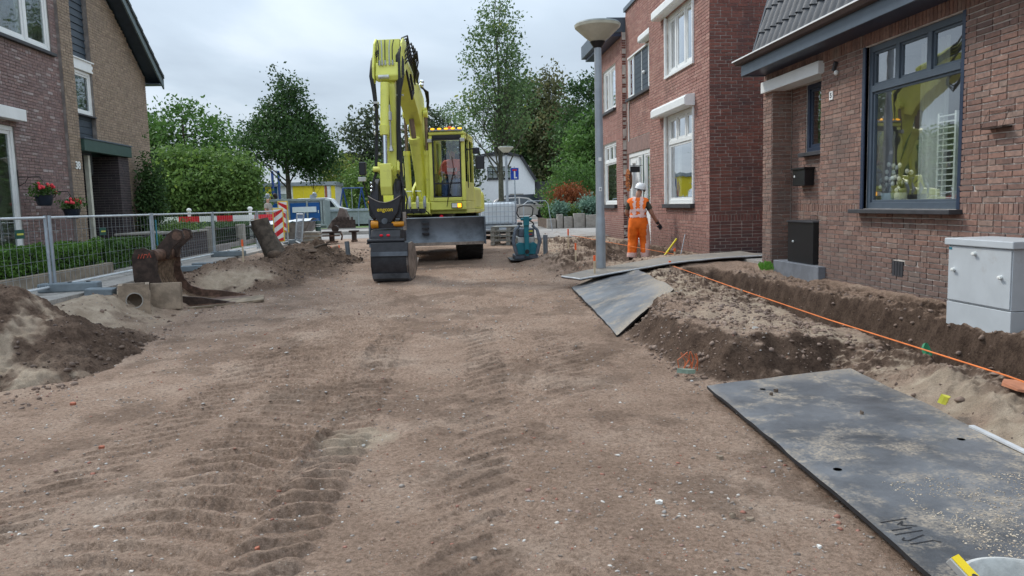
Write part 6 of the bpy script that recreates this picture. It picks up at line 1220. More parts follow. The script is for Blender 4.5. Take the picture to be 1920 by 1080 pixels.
for i in range(7): a = -6.75+i*.82; mb = MB(); mb.b2((a+.012, 46, .62), (a+.80, 46.06, 1.38)); mb.build('panel', 'frame_grey', gw); mb = MB(); mb.b2((a-.03, 45.93, .5), (a+.03, 46.06, 1.45)); mb.build('stake', 'galv', gw)
mb = MB(); mb.b2((-6.8, 45.92, 1.38), (-1.0, 46.1, 1.52)); mb.build('top_rail', 'galv', gw, bevel=.01); mb = MB(); mb.b2((-6.8, 46.07, .7), (-1.0, 48, .8)); mb.build('floor', 'frame_grey', gw); mb = MB(); mb.b2((-6.7, 46.3, .45), (-1.1, 47.7, .7)); mb.build('chassis', 'black_metal', gw)
gb = thing('digger_bucket', 'brown excavator bucket with teeth resting in front of the grey tipper side', 'digger bucket', (-5.7, 41.5, .46)); mat('bucket_brown', (.13, .095, .08), .8, var=.2)
mb = MB(); mb.prism([(-6.25, .5), (-6.0, .9), (-5.7, 1.15), (-5.55, 1.6), (-5.3, 1.5), (-5.15, 1.1), (-5.0, .85), (-5.1, .5)], lambda a, b, t: (a, t, b), 41.2, 42.2); mb.build('shell', 'bucket_brown', gb, bevel=.02); mb = MB(); mb.b2((-5.95, 41.1, .5), (-4.75, 41.19, .95)); mb.build('lip', 'rustdark', gb)
for i in range(5): mb = MB(); mb.b2((-5.75+i*.2, 41.05, .9), (-5.66+i*.2, 41.18, 1.1)); mb.build('tooth', 'rustdark', gb)
# swing frame and blue posts
sw = thing('swing_frame', 'blue A shaped playground swing frame left of the digger', 'swing frame', (-7, 60, .5)); mat('play_blue', (.02, .06, .22), .4)
for x in (-7.75, -6.35):
    for dx in (-.45, .45): mb = MB(); mb.cyl((x+dx, 60+dx*.6, .5), (x, 60, 3.1), .055, 8); mb.build('leg', 'play_blue', sw, smooth=True)
mb = MB(); mb.cyl((-7.8, 60, 3.1), (-6.2, 60, 3.1), .05, 8); mb.build('crossbar', 'play_blue', sw, smooth=True); mb = MB(); mb.tube([(-7.1, 60, 3.1), (-7.1, 60, 1.2)], .03, 5); mb.build('rope', 'lamp_grey', sw)
for i, (x, y, z1, lb) in enumerate(((-12.95, 60, 4.0, 'left one of two tall blue poles behind the cabin roof'), (-12.5, 60, 4.0, 'right one of two tall blue poles behind the cabin roof'), (-11.2, 43, 2.2, 'left blue pole under the bright green tree'), (-10.75, 43, 2.2, 'right blue pole under the bright green tree'))): mb = MB(); mb.lathe([(.1, 0), (.1, z1), (.07, z1+.05)], (x, y, .48), 10); tag(mb.build('pole', 'play_blue', smooth=30), lb, 'pole', 'blue playground poles')
# barrier plank, white posts, chevrons, skip, bollard, slabs, steel frames
bp_ = thing('barrier_plank', 'long red and white road barrier plank behind the fence', 'barrier', (-8.3, 28, .44)); mat('barrier_red', (.60, .02, .03), .4)
for i, (a, b, mt) in enumerate(((-10.0, -9.35, 'white_paint'), (-9.35, -8.65, 'barrier_red'), (-8.65, -8.05, 'white_paint'), (-8.05, -7.5, 'barrier_red'), (-7.5, -6.75, 'white_paint'), (-6.75, -6.1, 'barrier_red'))): mb = MB(); mb.b2((a, 28, 1.19), (b-.001, 28.04, 1.40)); mb.build('band', mt, bp_)
for x in (-9.0, -6.9): mb = MB(); mb.b2((x-.05, 28.05, .44), (x+.05, 28.1, 1.62)); mb.ell((x, 28.07, 1.62), (.09, .05, .07)); mb.build('post', 'white_paint', bp_)
def chevron(P, rz, label, flip=1):
    t = thing('chevron_board', label, 'chevron board', P, 'red and white chevron boards', rz); mat('board_yellow', (.75, .52, .03), .5); W_, H_ = .27, .98
    mb = MB(); mb.box((0, .012, H_/2+.02), (W_+.06, .02, H_+.06)); mb.build('backing', 'board_yellow', t, local=True, bevel=.008); mb = MB(); mb.b2((-W_/2, -.004, .02), (W_/2, .002, H_+.02)); mb.build('face', 'white_paint', t, local=True)
    zz_ = -.25; 
    while zz_ < H_:
        pts = []; s_ = .2*flip
        q = [(-W_/2, zz_), (W_/2, zz_+.2), (W_/2, zz_+.36), (-W_/2, zz_+.16)]; q = [(x*flip, min(max(z, 0), H_)+.02) for x, z in q]
        if len(set(q)) > 2 and (q[2][1]-q[1][1] > .01 or q[3][1]-q[0][1] > .01): mb = MB(); mb.add([(x, -.007, z) for x, z in q], [(0, 1, 2, 3)]); mb.build('stripe', 'barrier_red', t, local=True)
        zz_ += .32
    mb = MB(); mb.cyl((0, .03, -.3), (0, .03, .3), .02, 8); mb.build('post', 'galv', t, local=True)
chevron((-5.21, 24.6, .56), 0, 'nearer red and white chevron board with yellow rim, left of the slabs'); chevron((-5.38, 26.2, .80), 0, 'farther red and white chevron board, partly behind the nearer one', -1)
sk = thing('dump_skip', 'grey tapered metal skip covered with a pale sheet behind the chevron board', 'skip', (-5.7, 27.5, .44)); mat('tarp', (.58, .60, .62), .6, var=.15, scale=3, bump=.6, bscale=8); mat('skip_grey', (.20, .19, .19), .6, var=.3, scale=4)
mb = MB(); mb.hexa([(-6.3, 27.3, .55), (-5.0, 27.3, .5), (-5.0, 28.6, .5), (-6.3, 28.6, .55), (-6.75, 27.0, 1.0), (-4.65, 27.0, 1.12), (-4.65, 29, 1.12), (-6.75, 29, 1.0)]); mb.build('tray', 'skip_grey', sk, bevel=.02)
mb = MB(); n = 14; g = random.Random(3); V = [(-6.75+2.1*i/n, 26.98+2.04*j/4, 1.03+.1*i/n+.08*math.sin(j*.9)*(1 if 0 < j < 4 else 0)+g.uniform(-.02, .05)) for j in range(5) for i in range(n+1)]; mb.add(V, [(j*(n+1)+i, j*(n+1)+i+1, (j+1)*(n+1)+i+1, (j+1)*(n+1)+i) for j in range(4) for i in range(n)]); mb.build('cover_sheet', 'tarp', sk, smooth=True)
mb = MB(); 
for x in (-6.3, -5.9, -5.1): mb.b2((x-.1, 27.35, .42), (x+.1, 27.7, .56))
mb.build('skid', 'black_metal', sk, kind='stuff')
bo = thing('bollard', 'dark green bollard with two white bands behind the slab stack', 'bollard', (-4.55, 28, .44)); mb = MB(); mb.lathe([(.095, 0), (.095, .62), (.075, .68), (.0, .69)], (-4.55, 28, .44), 16); mb.build('body', 'green_paint', bo, smooth=30)
for z in (.92, .98): mb = MB(); mb.lathe([(.097, 0), (.097, .02)], (-4.55, 28, z), 16); mb.build('band', 'white_paint', bo)
for i in range(7):
    mb = MB(); mb.box((0, 0, .028), (.50+rnd.uniform(-.03, .03), .40, .052)); o = mb.build('stone_slab', 'kerb_tan' if i % 2 else 'concrete', bevel=.006); o.location = (-4.2+rnd.uniform(-.04, .04), 24.7, .44+i*.057); o.rotation_euler = (0, rnd.uniform(-.02, .02), rnd.uniform(-.2, .2)); tag(o, ['lowest', 'second lowest', 'third from the bottom', 'middle', 'third from the top', 'second from the top', 'topmost'][i]+' slab of the grey brown slab stack beside the fence end', 'stone slab', 'stacked stone slabs')
for i, (x, y, w_, lb) in enumerate(((-3.72, 25.5, .58, 'brown steel digging attachment frame beside the slab stack'), (-3.05, 25.9, .3, 'narrow brown steel attachment right of the larger frame'))):
    t = thing('steel_attachment', lb, 'attachment', (x, y, .44), 'steel attachments left on the ground')
    mb = MB(); mb.b2((x-w_/2, y-.2, .74), (x+w_/2, y+.2, .80)); mb.build('top_plate', 'rustdark', t, bevel=.008); mb = MB(); mb.b2((x-.07, y-.12, .45), (x+.07, y+.12, .74)); mb.build('stem', 'rustdark', t); mb = MB(); mb.b2((x-w_*.3, y-.18, .43), (x+w_*.3, y+.18, .48)); mb.build('base_plate', 'rust', t)
    if i == 0:
        mb = MB(); mb.b2((x-w_/2, y-.25, .64), (x+w_/2, y-.205, .68)); mb.build('cross_bar', 'rust', t); mb = MB(); mb.lathe([(.05, -.1), (.11, -.1), (.11, .1), (.05, .1)], (x+.12, y, .88), 14, 'Y'); mb.build('ring', 'rustdark', t); mb = MB(); mb.tube([(x+.28, y, .76), (x+.33, y, .64), (x+.30, y, .5)], .03, 6); mb.build('hook', 'rust', t, smooth=True)
# ---------------------------------------------------------------- right middle distance
ib = thing('water_container', 'white plastic water tank in a wire cage on a trailer right of the digger', 'water tank', (1.75, 26, .8)); mat('ibc', (.66, .72, .76), .35, var=.04)
mb = MB(); mb.b2((1.18, 25.5, .86), (2.3, 26.5, 1.58)); mb.build('tank', 'ibc', ib, bevel=.07, smooth=30); mb = MB(); mb.b2((1.14, 25.45, .74), (2.34, 26.55, .84)); mb.build('pallet', 'lamp_grey', ib)
cg = MB()
for i in range(10): x = 1.15+i*1.18/9; cg.cyl((x, 25.45, .82), (x, 25.45, 1.62), .008, 5)
for i in range(9): y = 25.45+i*1.1/8; cg.cyl((2.34, y, .82), (2.34, y, 1.62), .008, 5); cg.cyl((1.14, y, .82), (1.14, y, 1.62), .008, 5)
for z in (.95, 1.12, 1.28, 1.45, 1.6): cg.tube([(1.14, 25.45, z), (2.34, 25.45, z), (2.34, 26.55, z), (1.14, 26.55, z), (1.14, 25.45, z)], .009, 5)
cg.build('wire_cage', 'galv', ib, kind='stuff')
tr_ = thing('trailer', 'low flat trailer under the white water tank', 'trailer', (1.75, 26, .45)); mb = MB(); mb.b2((.95, 24.9, .66), (2.5, 27.2, .73)); mb.build('deck', 'lamp_grey', tr_, bevel=.01); mb = MB(); mb.b2((1.0, 25, .56), (1.08, 27.4, .66)); mb.b2((2.35, 25, .56), (2.43, 27.4, .66)); mb.b2((1.08, 25, .56), (2.35, 25.06, .66)); mb.build('chassis', 'black_metal', tr_)
for x in (.95, 2.52): wheel(tr_, (x-1.75, .3, .2), .24, .15, 'X', 0, .5)
mb = MB(); mb.tube([(1.7, 25, .6), (1.7, 23.8, .5)], .03, 6); mb.build('drawbar', 'black_metal', tr_)
mat('pallet_grey', (.28, .285, .27), .85, var=.15, scale=6)
lbp = ['lowest', 'second', 'third', 'topmost']
for k in range(4):
    t = thing('pallet', lbp[k]+' grey pallet of the stack beside the plate compactor'.replace('beside', 'beside' ), 'pallet', (1.85, 22.2, .36+k*.135), 'stacked grey pallets', -.25 if k < 3 else -.2)
    for j in range(5): mb = MB(); mb.box((0, -.4+j*.2, .12), (1.0, .15, .02)); mb.build('deck_board', 'pallet_grey', t, local=True)
    for x in (-.45, 0, .45):
        for y in (-.4, 0, .4): mb = MB(); mb.box((x, y, .055), (.12, .12, .09)); mb.build('block', 'pallet_grey', t, local=True)
    mb = MB(); mb.box((0, -.4, .006), (1.0, .12, .012)); mb.build('base_board', 'pallet_grey', t, local=True)
rs_ = thing('road_sign', 'blue dead end road sign with white stem and red bar on a grey pole', 'road sign', (3.9, 43, .5)); mb = MB(); mb.cyl((3.9, 43, .45), (3.9, 43, 3.6), .035, 10); mb.build('pole', 'galv', rs_, smooth=True)
mat('sign_blue', (.01, .06, .42), .4); mb = MB(); mb.b2((3.68, 42.94, 2.88), (4.12, 42.96, 3.52)); mb.build('plate', 'sign_blue', rs_); mb = MB(); mb.b2((3.66, 42.961, 2.86), (4.14, 42.965, 3.54)); mb.build('rim', 'white_paint', rs_)
mb = MB(); mb.b2((3.86, 42.93, 2.95), (3.94, 42.939, 3.35)); mb.b2((3.941, 42.93, 2.95), (4.03, 42.939, 3.02)); mb.build('white_mark', 'white_paint', rs_); mb = MB(); mb.b2((3.78, 42.93, 3.36), (4.02, 42.939, 3.45)); mb.build('red_bar', 'barrier_red', rs_)
mb = MB(); mb.cyl((1.25, 46, .45), (1.25, 46, 4.3), .05, 8); tag(mb.build('thin_pole', 'galv'), 'thin grey pole between the digger cab and the ash trunk', 'pole')
for i, (x, y, h_, lb) in enumerate(((2.6, 34, .75, 'left half of the grey hoop stand behind the plate compactor'),)): mb = MB(); mb.tube([(3.0, 30, .45), (3.05, 30, 1.5), (3.2, 30, 1.62), (3.9, 30, 1.62), (4.0, 30, 1.5), (4.15, 30, .45)], .014, 6); tag(mb.build('cycle_hoop', 'galv', smooth=True), 'grey tubular hoop barrier in front of the estate car', 'hoop barrier')
mb = MB(); mb.lathe([(.2, 0), (.2, .03), (.06, .72), (.04, .74)], (1.1, 32, .46), 16); tag(mb.build('traffic_cone', mat('cone_mix', (.75, .20, .12), .5, col2=(.8, .75, .72), scale=2.2, thr=(.49, .51)), smooth=30), 'red and white traffic cone beside the trailer', 'traffic cone')
# ---------------------------------------------------------------- plate compactor
pc = thing('plate_compactor', 'teal and grey plate compactor with upright handle standing on the dirt road', 'plate compactor', (1.73, 17.0, .28)); mat('teal_paint', (.008, .15, .19), .4, var=.1); mat('engine_grey', (.10, .12, .15), .5, var=.2, scale=10); mat('silver', (.5, .5, .48), .4, metal=.5)
X0, Y0_, Z0 = 1.73, 17.0, .28
mb = MB(); mb.hexa([(X0+x*.36, Y0_+y*.42, Z0+z) for z in (0, .03) for x, y in ((-1, -1), (1, -1), (1, 1), (-1, 1))]); mb.build('base_plate', 'black_metal', pc, bevel=.008); mb = MB(); mb.b2((X0-.26, Y0_-.32, Z0+.031), (X0+.26, Y0_+.3, Z0+.12)); mb.build('housing', 'engine_grey', pc, bevel=.02)
for s_ in (-1, 1): mb = MB(); mb.prism([(s_*.03, .13), (s_*.24, .13), (s_*.25, .34), (s_*.16, .40), (s_*.03, .37)], lambda a, b, t: (X0+a, t, Z0+b), Y0_-.34, Y0_-.2); mb.build('front_cover', 'teal_paint', pc, bevel=.015)
mb = MB(); mb.b2((X0-.2, Y0_-.28, Z0+.36), (X0+.2, Y0_+.25, Z0+.52)); mb.build('engine', 'silver', pc, bevel=.03); mb = MB(); mb.b2((X0-.17, Y0_-.30, Z0+.50), (X0+.19, Y0_+.25, Z0+.70)); mb.build('tank_cover', 'engine_grey', pc, bevel=.04)
for s_ in (-1, 1): mb = MB(); mb.tube([(X0+s_*.22, Y0_-.38, Z0+.14), (X0+s_*.29, Y0_-.38, Z0+.42), (X0+s_*.24, Y0_-.36, Z0+.66), (X0+s_*.14, Y0_-.3, Z0+.76)], [.035, .045, .035, .03], 8); mb.build('guard', 'engine_grey', pc, smooth=True)
mb = MB(); mb.b2((X0-.05, Y0_-.44, Z0+.1), (X0+.05, Y0_-.36, Z0+.86)); mb.build('drawbar', 'teal_paint', pc, bevel=.012); mb = MB(); mb.b2((X0-.06, Y0_-.47, Z0+.76), (X0+.06, Y0_-.34, Z0+.96)); mb.cyl((X0-.12, Y0_-.4, Z0+.9), (X0+.12, Y0_-.4, Z0+.9), .03); mb.build('handle_joint', 'teal_paint', pc, bevel=.01, kind='stuff')
mb = MB(); mb.tube([(X0-.15, Y0_-.3, Z0+.95), (X0-.19, Y0_-.3, Z0+1.03), (X0-.16, Y0_-.3, Z0+1.16), (X0-.05, Y0_-.3, Z0+1.19), (X0+.12, Y0_-.3, Z0+1.18), (X0+.17, Y0_-.3, Z0+1.13), (X0+.15, Y0_-.3, Z0+.98), (X0+.05, Y0_-.3, Z0+.93), (X0-.1, Y0_-.3, Z0+.93), (X0-.15, Y0_-.3, Z0+.95)], .014, 7); mb.build('handle', 'black_metal', pc, smooth=True)
mb = MB(); mb.tube([(X0+.05, Y0_-.38, Z0+.88), (X0+.16, Y0_-.3, Z0+.82), (X0+.2, Y0_-.25, Z0+.7)], .015, 6); mb.build('hose', 'black_metal', pc, smooth=True); mb = MB(); mb.b2((X0+.04, Y0_-.305, Z0+.62), (X0+.15, Y0_-.302, Z0+.655)); mb.build('sticker', 'yellow_plastic', pc); mb = MB(); mb.b2((X0+.06, Y0_-.305, Z0+.555), (X0+.13, Y0_-.302, Z0+.575)); mb.build('sticker', 'barrier_red', pc)
mb = MB(); mb.tube([(X0-.04, Y0_-.46, Z0+.14), (X0-.06, Y0_-.48, Z0+.08), (X0+.06, Y0_-.48, Z0+.08), (X0+.04, Y0_-.46, Z0+.14)], .012, 6); mb.lathe([(.03, -.46), (.05, -.46), (.05, -.44)], (X0, Y0_, Z0+.2), 12, 'Y'); mb.build('shackle', 'black_metal', pc, kind='stuff')
# ---------------------------------------------------------------- wheeled excavator
ex = thing('excavator', 'yellow green wheeled excavator with raised arm, narrow black bucket and grey dozer blade', 'excavator', (-.38, 19.3, .27), rz=-R(9)); EO = Vector((-.38, 19.3, .27)); ER = Matrix.Rotation(R(9), 3, 'Z')
mat('dig_yellow', (.70, .70, .14), .38, var=.08, scale=1.5, spec=.5, bump=.08, bscale=9, grime=((.22, .18, .10), 5, .57, .35)); mat('dig_dark', (.022, .022, .026), .5, var=.25, scale=8, bump=.2); mat('hose', (.016, .016, .017), .55); mat('chrome', (.75, .78, .80), .12, metal=1, var=.02); mat('blade_grey', (.11, .125, .145), .55, metal=.3, var=.35, scale=2.2, bump=.2); mat('steel_worn', (.26, .22, .19), .5, metal=.5, var=.35, scale=6); mat('cyl_brown', (.22, .16, .12), .4, metal=.4); mat('orange_cyl', (.55, .22, .01), .4); mat('amber', (.95, .42, .02), .3, emit=1.2); mat('beacon', (.85, .14, .03), .3); mat('red_refl', (.75, .01, .03), .25)
zc = lambda z: z if z < 3.6 else 3.6+(z-3.6)*.77
L3 = lambda u, s, z: Vector((s, -u, zc(z)-.27))
def Wd(x, y, z): return ER @ (Vector((x, y, z))-EO)
def eb(mb, name, mt, bevel=.0, parent=None, smooth=False, kind=None):
    o = mb.build(name, mt, parent or ex, local=True, bevel=bevel, smooth=smooth, kind=kind); return o
def pr(prof, s0, s1): m_ = MB(); m_.prism(prof, lambda u, z, t: L3(u, t, z), s0, s1); return m_
def bx(u0, u1, s0, s1, z0, z1): return MB().hexa([L3(u, s, z) for z in (z0, z1) for u, s in ((u1, s0), (u1, s1), (u0, s1), (u0, s0))])
def wbx(a, b): 
    return MB().hexa([Wd(x, y, z) for z in (a[2], b[2]) for x, y in ((a[0], a[1]), (b[0], a[1]), (b[0], b[1]), (a[0], b[1]))])
# undercarriage: wheels, axles, chassis, blade (square to the road)
def tyre(parent, P, label=None):
    r, w_ = .50, .58; mb = MB(); k = 40
    mb.lathe([(r*.55, -w_/2), (r*.86, -w_/2), (r*.97, -w_*.44), (r*.985, 0), (r*.97, w_*.44), (r*.86, w_/2), (r*.55, w_/2)], (0, 0, 0), k, 'X'); t = mb.build('wheel', 'tyre', parent, local=True, smooth=30); t.location = P; t.rotation_euler = (0, 0, R(9))
    lg = MB()
    for i in range(26):
        a = i*2*math.pi/26
        for sd_ in (-1, 1):
            A = a+(math.pi/26 if sd_ > 0 else 0); pts = []
            for x, da in ((.02, 0), (.28, .20)):
                for e in (-.035, .035): pts.append((sd_*x, A+da+e))
            V = []
            for rr in (r*.95, r*1.0):
                for x, an in (pts[0], pts[1], pts[3], pts[2]): V.append((x, rr*math.cos(an), rr*math.sin(an)))
            lg.hexa(V)
    lg.build('tread', 'tyre', t, local=True, kind='stuff'); mb = MB(); mb.lathe([(0, -.2), (r*.5, -.2), (r*.56, -.29), (r*.56, .29), (r*.5, .2), (0, .2)], (0, 0, 0), 24, 'X'); mb.build('rim', 'dig_yellow', t, local=True, smooth=30)
for x in (-1.28, .53):
    for y, zg in ((17.75, .28), (20.35, .33)): tyre(ex, Wd(x, y, zg+.49))
eb(wbx((-1.0, 17.6, .62), (.25, 17.9, .86)), 'axle', 'dig_dark', .02); eb(wbx((-1.0, 20.2, .66), (.25, 20.5, .9)), 'axle', 'dig_dark', .02)
eb(wbx((-.85, 17.1, .78), (.1, 21.0, 1.12)), 'chassis', 'dig_dark', .03); eb(wbx((-1.55, 17.15, 1.16), (.85, 18.2, 1.22)), 'mudguard', 'dig_dark', .01)
o = MB(); o.v = []; o.lathe([(.55, 0), (.55, .2), (.5, .22), (0, .22)], (0, 0, 1.12-.27), 28); eb(o, 'turntable', 'dig_dark', smooth=30)
bl = MB(); pf = [(16.62, 1.26), (16.66, 1.28), (16.72, 1.24), (16.78, 1.0), (16.72, .80), (16.62, .70), (16.56, .70), (16.66, .82), (16.71, 1.0), (16.67, 1.18)]
bl.prism(pf, lambda a, b, t: Wd(t, a, b), -1.63, .82); bo_ = eb(bl, 'dozer_blade', 'blade_grey', smooth=30)
for x in (-1.64, .82): mb = MB(); mb.prism([(16.5, .68), (16.8, .68), (16.84, 1.27), (16.58, 1.27)], lambda a, b, t: Wd(t, a, b), x, x+.03); eb(mb, 'end_plate', 'blade_grey', parent=bo_)
mb = wbx((-1.6, 16.5, .68), (.8, 16.6, .74)); eb(mb, 'cutting_edge', 'steel_worn', parent=bo_)
mb = MB(); 
for z in (.92, 1.03, 1.14): mb.hexa([Wd(x, y, zz_) for zz_ in (z, z+.035) for x, y in ((-.52, 16.60), (-.36, 16.60), (-.36, 16.72), (-.52, 16.72))])
eb(mb, 'step_bracket', 'dig_dark', parent=bo_, kind='stuff')
for x in (-.95, .15): eb(MB().hexa([Wd(x+dx, y, z) for y, z, dx in ((16.8, .85, 0), (16.8, .85, .1), (17.6, .8, .1), (17.6, .8, 0), (16.8, 1.0, 0), (16.8, 1.0, .1), (17.6, .98, .1), (17.6, .98, 0))]), 'blade_arm', 'dig_dark')
# upper body
eb(bx(-1.95, -.35, -1.15, 1.08, 1.42, 1.98), 'engine_hood', 'dig_yellow', .07); eb(bx(-2.35, -1.97, -1.15, 1.12, 1.3, 1.9), 'counterweight', 'dig_yellow', .12); eb(bx(-1.95, 1.7, -1.1, 1.15, 1.34, 1.42), 'deck', 'dig_yellow', .01)
eb(bx(-.33, .9, -1.18, -.42, 1.43, 1.95), 'tank', 'dig_yellow', .05); eb(bx(.92, 1.5, -1.18, -.42, 1.43, 1.62), 'tool_box', 'dig_yellow', .04)
mb = pr([(1.65, 1.30), (1.95, 1.34), (1.9, 1.60), (1.65, 1.62)], -.34, .34); eb(mb, 'front_frame', 'dig_yellow', .015); eb(bx(1.951, 1.97, -.22, .24, 1.37, 1.47), 'opening', 'dig_dark')
for s_ in (-.14, .25): mb = pr([(.5, 1.43), (1.9, 1.43), (1.86, 1.60), (1.3, 1.95), (.8, 2.15), (.5, 2.1)], s_-.03, s_+.03); eb(mb, 'boom_bracket', 'dig_yellow', .01)
for s_, mt in ((-.25, 'lamp_grey'), (-.1, 'silver'), (.08, 'silver'), (.24, 'lamp_grey')): mb = MB(); mb.tube([L3(1.98, s_, 1.48), L3(2.0, s_, 1.62), L3(1.96, s_, 1.74)], [.03, .04, .022], 8); eb(mb, 'coupling', mt, smooth=True); mb = MB(); mb.tube([L3(2.0, s_+.02, 1.5), L3(2.08, s_+.03, 1.42), L3(1.98, s_+.08, 1.36)], .014, 6); eb(mb, 'hose', 'hose', smooth=True)
for s_ in (-.1, .1): mb = MB(); mb.tube([L3(1.9, s_-.06, 1.72), L3(1.97, s_-.06, 1.86), L3(1.97, s_+.06, 1.86), L3(1.9, s_+.06, 1.72)], .008, 6); eb(mb, 'hose_loop', 'chrome', smooth=True)
for s_ in (-.42, .40): mb = MB(); mb.lathe([(0, -.012), (.042, -.012), (.042, .0)], L3(2.02 if s_ < 0 else 1.95, s_+.2, 1.28), 16, 'Y'); eb(mb, 'reflector', 'red_refl')
# cab
c0, c1, u1_, u0_ = .34, 1.15, 1.85, .25; zb_, zt_ = 1.42, 3.16
def fr(prof, s0, s1): return pr(prof, s0, s1)
sidep = [(u0_, zb_), (u1_-.02, zb_), (u1_+.03, 1.75), (u1_-.02, 2.9), (u1_-.14, zt_-.04), (u0_+.05, zt_), (u0_, 3.0)]
eb(bx(u0_, u1_, c0, c1, zb_, 1.62), 'cab_floor', 'dig_yellow', .02)
mb = MB(); mb.hexa([L3(u, s, z) for z in (3.08, 3.16) for u, s in ((u1_-.03, c0), (u1_-.03, c1), (u0_, c1), (u0_, c0))]); eb(mb, 'cab_roof', 'dig_yellow', .03)
# front frame: posts, sill, header
for a, b in ((c0, c0+.085), (c1-.085, c1)): mb = pr([(u1_-.08, 1.62), (u1_+.01, 1.62), (u1_+.02, 1.9), (u1_-.01, 2.9), (u1_-.06, 3.08), (u1_-.16, 3.08), (u1_-.1, 2.85)], a, b); eb(mb, 'cab_post', 'dig_yellow', .018)
eb(bx(u1_-.05, u1_+.018, c0+.085, c1-.085, 1.62, 1.70), 'cab_sill', 'dig_yellow', .01); eb(bx(u1_-.12, u1_-.03, c0+.085, c1-.085, 3.0, 3.08), 'cab_header', 'dig_dark', .01)
for a, b in ((c0+.087, c0+.115), (c1-.115, c1-.087)): eb(bx(u1_-.045, u1_+.0, a, b, 1.71, 3.0), 'window_seal', 'dig_dark')
for z in (1.70, 2.00, 2.965): eb(bx(u1_-.04, u1_+.004, c0+.115, c1-.115, z, z+.03), 'window_seal', 'dig_dark')
glassmat('cab_glass', (.90, .93, .96), 2.0, .06); mb = MB(); mb.hexa([L3(u, s, z) for z in (2.03, 2.965) for u, s in ((u1_-.02, c0+.115), (u1_-.02, c1-.115), (u1_-.026, c1-.115), (u1_-.026, c0+.115))]); eb(mb, 'windscreen', 'cab_glass'); mb = MB(); mb.hexa([L3(u, s, z) for z in (1.73, 2.0) for u, s in ((u1_-.02, c0+.115), (u1_-.02, c1-.115), (u1_-.026, c1-.115), (u1_-.026, c0+.115))]); eb(mb, 'lower_pane', 'cab_glass')
for s0, s1 in ((c0, c0+.04), (c1-.04, c1)): # side frames with glass
    for a in ([(u0_, 1.62), (u0_+.1, 1.62), (u0_+.1, 3.08), (u0_, 3.08)], [(1.0, 1.62), (1.08, 1.62), (1.08, 3.08), (1.0, 3.08)], [(u0_+.1, 1.62), (u1_-.1, 1.62), (u1_-.1, 2.05), (u0_+.1, 2.05)], [(u0_+.1, 3.0), (u1_-.14, 3.0), (u1_-.14, 3.08), (u0_+.1, 3.08)]): eb(pr(a, s0, s1), 'side_frame', 'dig_yellow', .008)
    eb(pr([(u0_+.1, 2.05), (u1_-.08, 2.05), (u1_-.1, 2.85), (u1_-.14, 3.0), (u0_+.1, 3.0)], (s0+s1)/2-.004, (s0+s1)/2+.004), 'side_pane', 'cab_glass')
eb(bx(u0_, u0_+.05, c0+.04, c1-.04, 1.62, 2.1), 'rear_panel', 'dig_dark'); eb(bx(u0_, u0_+.02, c0+.04, c1-.04, 2.1, 3.08), 'rear_pane', 'cab_glass')
mat('seat_blue', (.02, .03, .06), .8); eb(bx(.55, 1.05, .5, .92, 1.85, 1.98), 'seat', 'seat_blue', .04); eb(bx(.42, .55, .48, .94, 1.95, 2.75), 'seat_back', 'seat_blue', .05); eb(bx(.6, 1.0, .52, .9, 1.62, 1.85), 'seat_base', 'dig_dark')
eb(bx(1.35, 1.55, .36, .44, 1.62, 2.25), 'console', 'dig_dark', .01); mb = MB(); mb.cyl(L3(1.55, .72, 1.65), L3(1.35, .72, 2.2), .03); mb.lathe([(.16, 0), (.18, .012), (.16, .024)], L3(1.34, .72, 2.2), 18); eb(mb, 'steering_wheel', 'dig_dark')
# roof light bar, beacon, work lamps, mirrors, headlight, wiper
lb_ = bx(u1_-.1, u1_+.0, c0+.03, c1-.03, 3.165, 3.20); lb_ = eb(lb_, 'light_bar', 'lamp_grey', .01)
for i in range(5): mb = MB(); mb.ell(L3(u1_+.0, c0+.11+i*.152, 3.215), (.05, .025, .02), 10, 6); eb(mb, 'led', 'amber', parent=lb_, smooth=True)
mb = MB(); mb.lathe([(.05, 0), (.055, .02), (.055, .08), (.04, .12), (0, .13)], L3(1.45, .78, 3.18), 16); eb(mb, 'beacon', 'beacon', smooth=40)
for s_ in (c0+.04, c1-.04): eb(bx(u1_+.0, u1_+.06, s_-.05, s_+.05, 2.92, 3.0), 'work_lamp', 'silver', .01)
hl_ = eb(bx(u1_+.0, u1_+.035, .82, 1.06, 1.46, 1.58), 'headlight', 'dig_dark', .01); eb(bx(u1_+.036, u1_+.04, .835, .95, 1.475, 1.565), 'lens', 'lampglass', parent=hl_); eb(bx(u1_+.036, u1_+.04, .96, 1.045, 1.475, 1.565), 'indicator', 'amber', parent=hl_)
mb = MB(); mb.tube([L3(u1_+.03, .72, 1.5), L3(u1_+.035, .80, 1.95), L3(u1_+.03, .92, 2.35)], .008, 5); mb.tube([L3(u1_+.03, .92, 2.1), L3(u1_+.03, .86, 2.6)], .006, 5); eb(mb, 'wiper', 'hose', kind='stuff')
mb = MB(); mb.tube([L3(1.55, 1.08, 2.75), L3(1.65, 1.34, 2.78), L3(1.6, 1.48, 2.62)], .014, 6); m_ = eb(mb, 'mirror_arm', 'dig_dark', smooth=True); eb(bx(1.56, 1.62, 1.36, 1.56, 2.32, 2.62), 'mirror', 'mirror_dark', .02, m_); eb(bx(1.56, 1.64, 1.30, 1.46, 2.66, 2.80), 'upper_mirror', 'mirror_dark', .02, m_)
